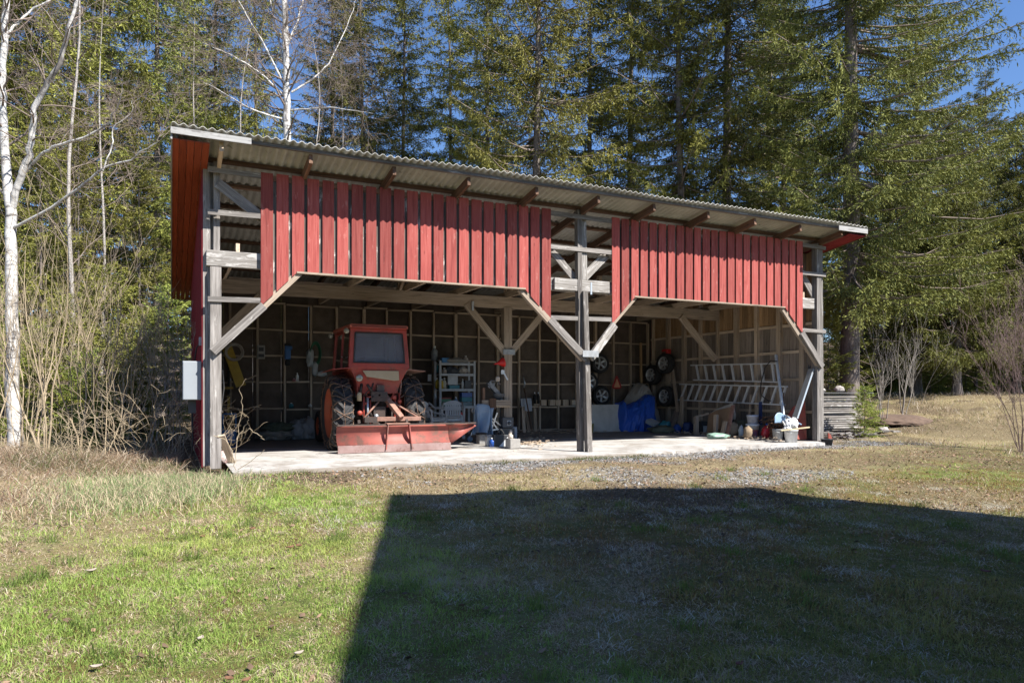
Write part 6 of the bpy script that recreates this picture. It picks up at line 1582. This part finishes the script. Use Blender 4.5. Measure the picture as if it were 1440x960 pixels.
shr = (
    (62, 12.6, 'pale', 1.05, 'tall pale bare shrub right of the forked birch foot'), (112, 13.2, 'pale', .95, 'tall pale bare shrub in the middle of the left thicket'), (160, 13.8, 'pale', .8, 'pale bare shrub with upright stems between birch and shed'),
    (205, 14.6, 'grey', 1.0, 'grey twiggy shrub left of the red wall'), (245, 15.2, 'grey', 1.1, 'grey twiggy shrub pressed against the red wall'), (25, 12.8, 'pale2', .9, 'pale bare shrub at the foot of the forked birch'), (90, 15, 'pale2', 1.2, 'pale shrub behind the tall bare shrubs'),
    (180, 16.5, 'pale', .85, 'slender bare shrub behind the twiggy grey ones'), (226, 17, 'pale2', 1.25, 'bare shrub beneath the roof verge'), (140, 12.4, 'pale2', .8, 'shorter pale shrub at the edge of the dry grass'), (-30, 12.4, 'pale', .9, 'pale bare shrub at the left edge'),
    (40, 15.5, 'pale', 1.0, 'bare shrub behind the forked birch'), (255, 13.6, 'bramble', .95, 'tangled bramble in front of the grey cabinet'), (222, 12.9, 'bramble', 1.05, 'tangled bramble left of the grey cabinet'), (185, 12.6, 'bramble', 1.0, 'arching bramble at the edge of the dry grass bank'),
    (285, 12.4, 'bramble', .7, 'low bramble at the corner of the red wall'), (60, 11.2, 'bramble', .8, 'low bramble in the dry grass on the left'), (120, 11.4, 'bramble', .7, 'low bramble standing in the dry grass bank'),
    (1440, 15.2, 'purple', .74, 'bare purplish bush with fanning twigs at the right edge'), 
    (1243, 21.0, 'sap', .82, 'clump of bare saplings beyond the earth mound'), (1268, 22.2, 'sap', .9, 'clump of bare saplings right of the first sapling clump'), (1230, 23.5, 'grey', 1.0, 'twiggy shrub behind the board stack'), (1290, 24, 'grey', .8, 'low twiggy shrub at the dark wood edge'),
    (1345, 26, 'grey', .7, 'low bare shrub in front of the dark wood'))
for i, (px, f, k, sc, lb) in enumerate(shr):
    put_tree(SH_[k], 'bare_shrub', lb, 'shrub', spot(px, f), None, sc, i * 2.1, 'stems')
# thorny sprig in front of the left post
rg2 = random.Random(9); p = spot(328, 10.9); t = thing('rose_sprig', 'thorny bare sprig growing in front of the left corner post', 'sprig', p)
mb = MB()
for pxs in (([(329, 668), (331, 640), (336, 600), (341, 570), (338, 548), (346, 532)]), ([(330, 650), (318, 618), (300, 612)]), ([(334, 612), (352, 602), (365, 612), (372, 618)]), ([(333, 618), (343, 600), (350, 590)]), ([(336, 660), (352, 648), (362, 640), (372, 632)])):
    poly_trunk(mb, pxs, 10.9, [.006 - .0008 * i for i in range(len(pxs))], 10.8, 5)
mb.build('stem', M['paletwig'], t)

# ------------------------------------------------------------------ grass
def in_shed(x, y): return (x > -.4) & (x < 14.2) & (y > -1.25 + .12) & (y < 8)
def blades(name, xy, hgt, wid, lean, cols, rng, lift=0.0):
    n = len(xy); x, y = xy[:, 0], xy[:, 1]; z = ground_z(x, y) - .004 + lift
    a = rng.uniform(0, 2 * np.pi, n); dx, dy = np.cos(a), np.sin(a)
    b = rng.uniform(0, 2 * np.pi, n); wx, wy = np.cos(b) * wid / 2, np.sin(b) * wid / 2
    V = np.empty((n, 5, 3))
    V[:, 0] = np.stack([x - wx, y - wy, z], 1); V[:, 1] = np.stack([x + wx, y + wy, z], 1)
    mx, my, mz = x + dx * lean * hgt * .35, y + dy * lean * hgt * .35, z + hgt * (.62 - .18 * np.minimum(lean, 1.6))
    V[:, 2] = np.stack([mx + wx * .8, my + wy * .8, mz], 1); V[:, 3] = np.stack([mx - wx * .8, my - wy * .8, mz], 1)
    V[:, 4] = np.stack([x + dx * lean * hgt, y + dy * lean * hgt, z + hgt * np.maximum(.12, 1 - .42 * lean)], 1)
    i5 = np.arange(n)[:, None] * 5
    loops = np.concatenate([i5 + np.array([[0, 1, 2, 3]]), i5 + np.array([[3, 2, 4]])], 1).ravel()
    starts = (np.arange(n)[:, None] * 7 + np.array([[0, 4]])).ravel()
    me = npmesh(name, V.reshape(-1, 3), loops, starts, M['blade_grass'], np.repeat(cols[:, None, :], 5, 1).reshape(-1, 3))
    o = bpy.data.objects.new(name, me); COL.objects.link(o); o['kind'] = 'stuff'; return o
rng = np.random.default_rng(77)
def cam_scatter(n, f0, f1, side=.80, p=1.0):
    """points on the ground ahead of the camera position, density falling with distance"""
    f = (f0 ** p + (f1 ** p - f0 ** p) * rng.random(n)) ** (1 / p)
    r = rng.uniform(-1, 1, n) * (side * f + .8)
    return np.stack([CX + r * cY + f * sY, CY - r * sY + f * cY], 1)
G1, G2, G3 = np.array((.155, .250, .045)), np.array((.315, .39, .10)), np.array((.45, .43, .135))
S1, S2, S3 = np.array((.52, .42, .295)), np.array((.36, .27, .175)), np.array((.62, .54, .42))
def lawn(n, f0, f1, p, hs, ws):
    xy = cam_scatter(n, f0, f1, p=p); x, y = xy[:, 0], xy[:, 1]
    gr, lit, dry = masks(x, y)
    clump = fbm(x * 2.6, y * 2.6, 51, 3); c2 = fbm(x * 7, y * 7, 57, 2); c3 = fbm(x * .7, y * .7, 63, 3)
    keep = ~in_shed(x, y) & (rng.random(n) > np.maximum(gr * .90, lit * .72)) & (rng.random(n) < .35 + 1.1 * c2)
    bank = (x < -1.0 + .42 * (y + 5.5)) & (y > -7.3)
    keep &= ~(bank & (rng.random(n) < .6))
    worn = sstep(1.0, 2.6, x) * sstep(-10.5, -6.5, y) * sstep(.28, .52, fbm(x * .6, y * .6, 83, 4))
    keep &= ~(rng.random(n) < worn * .55)
    idx = np.where(keep)[0]; worn = worn[idx]; x, y, dry, clump, c2, c3 = x[idx], y[idx], dry[idx], clump[idx], c2[idx], c3[idx]; m = len(idx)
    u = rng.random(m)[:, None]; v = rng.random(m)[:, None]
    green = G1 * (1 - u) + G2 * u; yel = sstep(.48, .66, c3)[:, None] * .6 + .12
    green = green * (1 - yel * v) + G3 * yel * v
    green = green * (.75 + .6 * clump[:, None])
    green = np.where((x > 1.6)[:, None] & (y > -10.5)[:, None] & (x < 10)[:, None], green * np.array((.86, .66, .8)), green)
    mo = (rng.random(m) < worn * .85)[:, None]; green = np.where(mo, np.array((.25, .150, .062)) * (.6 + .8 * u), green)
    straw = S2 * (1 - v) + S1 * v; hi = rng.random(m) < .12; straw[hi] = S3
    ds = rng.random(m) < np.clip(.16 + .62 * dry + .45 * sstep(.5, .66, c2), 0, .92)
    col = np.where(ds[:, None], straw, green)
    h = hs * (.18 + 1.25 * clump ** 1.5) * rng.uniform(.5, 1.3, m); lean = np.where(ds, rng.uniform(.7, 2.1, m), rng.uniform(.15, 1.3, m))
    h = np.where(ds, h * .9, h)
    return np.stack([x, y], 1), h, ws * rng.uniform(.6, 1.2, m), lean, col
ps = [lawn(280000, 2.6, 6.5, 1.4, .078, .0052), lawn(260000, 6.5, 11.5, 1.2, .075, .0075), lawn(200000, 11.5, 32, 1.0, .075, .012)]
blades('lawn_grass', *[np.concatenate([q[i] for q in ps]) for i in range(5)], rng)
# tufts
def tufts(name, cx, cy, n_each, rad_, h, w, cols, lean):
    n = len(cx) * n_each; X = np.repeat(cx, n_each) + rng.normal(0, rad_, n); Y = np.repeat(cy, n_each) + rng.normal(0, rad_, n)
    ok = ~in_shed(X, Y); X, Y = X[ok], Y[ok]; n = len(X)
    u = rng.random((n, 1)); c = cols[0] * (1 - u) + cols[1] * u
    return blades(name, np.stack([X, Y], 1), h * rng.uniform(.4, 1.2, n), w * rng.uniform(.6, 1.2, n), rng.uniform(*lean, n), c, rng)
# dry grass on the left bank
n = 95000
x = rng.uniform(-11, 2.2, n); y = rng.uniform(-8.5, 3, n)
dn = fbm(x * 1.2, y * 1.2, 71, 3)
edge = x - (-1.9 + .42 * (y + 5.5)) + (fbm(x * .9, y * .9, 73, 3) - .5) * 2.2
ok = (edge < 0) & (y > -7.6 + (dn - .5) * 1.2) & (rng.random(n) < .25 + dn) & ~in_shed(x, y) & ~((x > -.5) & (y > -1.3))
x, y, dn, edge = x[ok], y[ok], dn[ok], edge[ok]; n = len(x)
u = rng.random((n, 1)); col = S2 * (1 - u) + S1 * u; hi = rng.random(n) < .3; col[hi] = S3
pk = rng.random(n) < .18; col[pk] = np.array((.30, .19, .13))
gn = (fbm(x * .8, y * .8, 79, 3) > .55) & (rng.random(n) < .4); col[gn] = np.array((.11, .14, .045))
hh = (.08 + .30 * sstep(0, -2.6, edge)) * (.4 + 1.1 * dn) * rng.uniform(.5, 1.3, n)
blades('dry_grass', np.stack([x, y], 1), hh, .008 * rng.uniform(.6, 1.4, n), rng.uniform(.6, 2.2, n), col, rng)
# taller bluish green grass at the foot of the bank
n = 9000
x = rng.normal(-.85, .5, n); y = rng.normal(-2.7, .6, n) + .25 * (x + .75)
ok = ~in_shed(x, y); x, y = x[ok], y[ok]; n = len(x); u = rng.random((n, 1))
col = np.array((.15, .22, .08)) * (1 - u) + np.array((.29, .35, .16)) * u; d_ = rng.random(n) < .5; col[d_] = S1
blades('tall_grass', np.stack([x, y], 1), .20 * rng.uniform(.4, 1.3, n), .007 * rng.uniform(.7, 1.3, n), rng.uniform(.2, 1.2, n), col, rng)
# dry tufts on the far right, weeds at the slab edge
n = 42000
x = rng.uniform(14.5, 34, n); y = rng.uniform(-7, 12, n); dn = fbm(x * .7, y * .7, 91, 3)
ok = rng.random(n) < sstep(.42, .68, dn) * .9 + .06; x, y, dn = x[ok], y[ok], dn[ok]; n = len(x)
u = rng.random((n, 1)); col = S2 * (1 - u) + S1 * u; g_ = rng.random(n) < .22; col[g_] = np.array((.13, .15, .045)); hi = rng.random(n) < .2; col[hi] = S3
blades('straw_tufts', np.stack([x, y], 1), (.10 + .20 * dn) * rng.uniform(.4, 1.3, n), .013 * rng.uniform(.6, 1.3, n), rng.uniform(.4, 1.9, n), col, rng)
cxs = np.concatenate([rng.uniform(.4, 13.5, 46), rng.uniform(4.5, 7.5, 14)]); cys = np.array([_edge(v) - .05 for v in cxs[:46]] + list(rng.uniform(-1.9, -1.4, 14)))
tufts('edge_weeds', cxs, cys, 60, .09, .09, .007, (np.array((.08, .12, .03)), np.array((.19, .19, .08))), (.2, 1.3))
cxs = rng.uniform(-7, 9, 420); cys = rng.uniform(-11.2, -3.6, 420); kp = rng.random(420) < sstep(.35, .6, fbm(cxs * .8, cys * .8, 87, 3)) + .2
kp &= (cxs < 1.6) | (rng.random(420) < .25)
tufts('lawn_tufts', cxs[kp], cys[kp], 70, .055, .12, .0055, (np.array((.10, .18, .035)), np.array((.24, .32, .085))), (.15, 1.1))
# whitish straw clumps in the shaded lawn
cxs = rng.uniform(.5, 9, 150); cys = rng.uniform(-10.9, -4.2, 150)
tufts('straw_clumps', cxs, cys, 90, .09, .075, .004, (np.array((.38, .34, .28)), np.array((.64, .61, .55))), (.8, 2.1))
# small stones and leaf litter
def scatter_quads(name, x, y, lo, hi, cols, mat, flat=True):
    n = len(x); z = ground_z(x, y) + .012; s = rng.uniform(lo, hi, n); a = rng.uniform(0, 6.283, n)
    ti = rng.uniform(-.5, .5, (n, 2)); e = rng.uniform(.4, .8, n)
    V = np.empty((n, 5, 3)); cs, sn = np.cos(a), np.sin(a)
    def pp(u, v, k): return np.stack([x + s * (u * cs - v * e * sn), y + s * (u * sn + v * e * cs), z + s * (u * ti[:, 0] + v * ti[:, 1]) + s * .35 + k * s], 1)
    V[:, 0] = pp(-1, 0, 0); V[:, 1] = pp(0, -1, .0); V[:, 2] = pp(1, 0, .1); V[:, 3] = pp(0, 1, 0); V[:, 4] = pp(.1, .1, .45)
    i5 = np.arange(n)[:, None] * 5
    loops = (i5[:, :, None] + np.array([[0, 1, 4], [1, 2, 4], [2, 3, 4], [3, 0, 4]])[None]).ravel()
    me = npmesh(name, V.reshape(-1, 3), loops, np.arange(0, len(loops), 3), mat, np.repeat(cols[:, None, :], 5, 1).reshape(-1, 3))
    o = bpy.data.objects.new(name, me); COL.objects.link(o); o['kind'] = 'stuff'
M['flake'] = leaf_mat('ground_flakes', 0, .9)
n = 45000; x = rng.uniform(.5, 17, n); y = rng.uniform(-5.6, -.2, n); gr, lit, dry = masks(x, y)
ok = (rng.random(n) < gr) & ~((y > -1.15) & (x < 9.5)) & ~((x < 14.0) & (y > -.35)); x, y = x[ok], y[ok]; n = len(x)
u = rng.random((n, 1)); scatter_quads('gravel', x, y, .010, .026, np.array((.13, .128, .128)) * (1 - u) + np.array((.36, .355, .35)) * u, M['flake'])
n = 26000; x = rng.uniform(-8, 15, n); y = rng.uniform(-9.5, -.9, n); gr, lit, dry = masks(x, y)
ok = (rng.random(n) < lit * .9 + .09) & ~in_shed(x, y); x, y = x[ok], y[ok]; n = len(x); u = rng.random((n, 1))
scatter_quads('leaf_litter', x, y, .010, .030, np.array((.06, .042, .03)) * (1 - u) + np.array((.30, .20, .13)) * u, M['flake'])
# single fallen leaves and stones on the lawn
for i, (px, py, c, lb) in enumerate(((322, 955, 'b', 'curled brown leaf on the lawn at the bottom edge'), (347, 957, 'b', 'upright curled leaf at the bottom edge of the lawn'), (1040, 934, 'r', 'reddish brown leaf lying in the house shadow'), (420, 919, 'p', 'pale dead leaf near the shadow edge'), (282, 898, 'p', 'pale flat leaf on the sunny lawn'),
                                    (135, 938, 'p', 'pale leaf on the sunny lawn low on the left'), (408, 770, 'b', 'brown leaf by the edge of the shadow'), (420, 768, 'b', 'second brown leaf by the edge of the shadow'), (285, 755, 'b', 'brown leaf at the foot of the dry grass'), (355, 744, 'b', 'brown leaf below the tall green grass'), (1386, 804, 'r', 'reddish leaf far right in the shadow'), (128, 803, 'p', 'pale scrap on the lawn below the dry grass'))):
    z = -.3; p = onZ(px, py, z)
    for _ in range(4): p = onZ(px, py, gz(p.x, p.y) + .03)
    s = .028 if py > 850 else .038; mb = MB(); a = R.uniform(0, 6)
    mb.grid(lambda u, v: (p.x + s * ((u - .5) * 2 * math.cos(a) - (v - .5) * 1.3 * math.sin(a) * math.sin(math.pi * max(.05, u))), p.y + s * ((u - .5) * 2 * math.sin(a) + (v - .5) * 1.3 * math.cos(a) * math.sin(math.pi * max(.05, u))), p.z + .004 + s * .8 * ((u - .5) ** 2 + (v - .5) ** 2 * 1.2)), 8, 6)
    single('fallen_leaf', lb, 'leaf', mb, {'b': P_('leaf_brown', (.17, .085, .045), scale=20, rough=.8), 'r': P_('leaf_red', (.17, .06, .05), scale=20, rough=.8), 'p': P_('leaf_pale', (.33, .28, .23), scale=20, rough=.8)}[c], p, solid=.003)

# ================================================================== the dwelling house behind the photographer that throws the shade
def make_house():
    zt = 7.7; sun = Vector((.36, -.63, .75)).normalized()
    def cast(px, py):
        # roof point whose shade falls where this sight line meets the ground
        z = -.2
        for _ in range(12): p = onZ(px, py, z); z = gz(p.x, p.y) + .03
        return p + sun * ((zt - p.z) / sun.z)
    a_, b_, c_ = cast(548, 693), cast(1060, 682), cast(470, 960)
    print('HOUSE', a_, b_, c_)
    Ax, Ay = a_.x, a_.y; Bx, By = b_.x, b_.y; d = Vector((Bx - Ax, By - Ay, 0)); Wd = d.length; d.normalize(); n = Vector((d.y, -d.x, 0))   # n points away from the shed
    if n.y > 0: n = -n
    D = 8.0
    h = thing('dwelling_house', 'tall red timber house with white windows standing behind the lawn', 'house', (Ax, Ay, -.4))
    Mh = Matrix((d, -n, Vector((0, 0, 1)))).transposed().to_4x4(); Mh.translation = Vector((Ax, Ay, 0))
    d = Vector((Bx - Ax, By - Ay, 0)); Wd = d.length; d.normalize(); s_ = Vector((c_.x - Ax, c_.y - Ay, 0)).normalized()
    def q(u, v, z): p = Vector((Ax, Ay, 0)) + d * u + s_ * v; return Vector((p.x, p.y, z))
    def bx(x0, x1, y0, y1, z0, z1, nm, mt, par=None):
        mb = MB(); vs = [q(x0, y0, z0), q(x1, y0, z0), q(x1, y1, z0), q(x0, y1, z0), q(x0, y0, z1), q(x1, y0, z1), q(x1, y1, z1), q(x0, y1, z1)]
        mb.add(vs, [(0, 3, 2, 1), (4, 5, 6, 7), (0, 1, 5, 4), (1, 2, 6, 5), (2, 3, 7, 6), (3, 0, 4, 7)]); return mb.build(nm, mt, par or h)
    bx(.12, Wd - .12, .12, D, -.6, zt - .22, 'wall', M['redwall'])
    bx(0, Wd, 0, D + .1, zt - .22, zt, 'roof', M['tdark'])
    bx(.1, Wd - .1, .10, D + .02, -.6, -.1, 'plinth', M['concrete'])
    for fl in (0.9, 4.4):
        for k in (.9, 3.0):
            w_ = bx(k, k + 1.1, .05, .14, fl, fl + 1.4, 'window', M['whitetrim'])
            bx(k + .1, k + 1.0, .03, .049, fl + .1, fl + 1.3, 'pane', M['dkglass'], w_)
make_house()
# ================================================================== camera, light, world
cd = bpy.data.cameras.new('camera'); cam = bpy.data.objects.new('camera', cd); COL.objects.link(cam)
cam.location = (CX, CY, CZ); cam.rotation_euler = (rad(90), 0, -YAW)
cd.sensor_width = 36; cd.lens = FPX / 1440 * 36; cd.shift_y = (HZ - 480) / 1440
cd.clip_start = .05; cd.clip_end = 2000
SC.camera = cam
SUN = Vector((.36, -.63, .75)).normalized()
sd = bpy.data.lights.new('sun', 'SUN'); sd.energy = 5.0; sd.angle = rad(.53); sd.color = (1, .955, .88)
so = bpy.data.objects.new('sun', sd); COL.objects.link(so)
so.rotation_euler = SUN.to_track_quat('Z', 'Y').to_euler(); so.location = (10, -20, 30)
w = bpy.data.worlds.new('World'); SC.world = w; w.use_nodes = True
nt = w.node_tree; bg = nt.nodes['Background']
sk = nt.nodes.new('ShaderNodeTexSky'); sk.sky_type = 'NISHITA'; sk.sun_disc = False
sk.sun_elevation = math.asin(SUN.z); sk.sun_rotation = math.atan2(SUN.x, SUN.y)
sk.air_density = 1.0; sk.dust_density = .1; sk.ozone_density = 4.0; sk.altitude = 200
tn = nt.nodes.new('ShaderNodeMix'); tn.data_type = 'RGBA'; tn.blend_type = 'MULTIPLY'; tn.inputs[0].default_value = 1; tn.inputs[7].default_value = (.87, 1.0, 1.18, 1)
nt.links.new(sk.outputs[0], tn.inputs[6]); nt.links.new(tn.outputs[2], bg.inputs[0]); bg.inputs[1].default_value = .069
vs_ = SC.view_settings
vs_.view_transform = 'Standard'; vs_.look = 'None'; vs_.exposure = 1.2; vs_.gamma = 1; vs_.use_curve_mapping = False
SC.render.engine = 'CYCLES'
SC.cycles.use_denoising = True
SC.cycles.max_bounces = 7; SC.cycles.diffuse_bounces = 5; SC.cycles.transparent_max_bounces = 6
SC.cycles.sample_clamp_indirect = 6
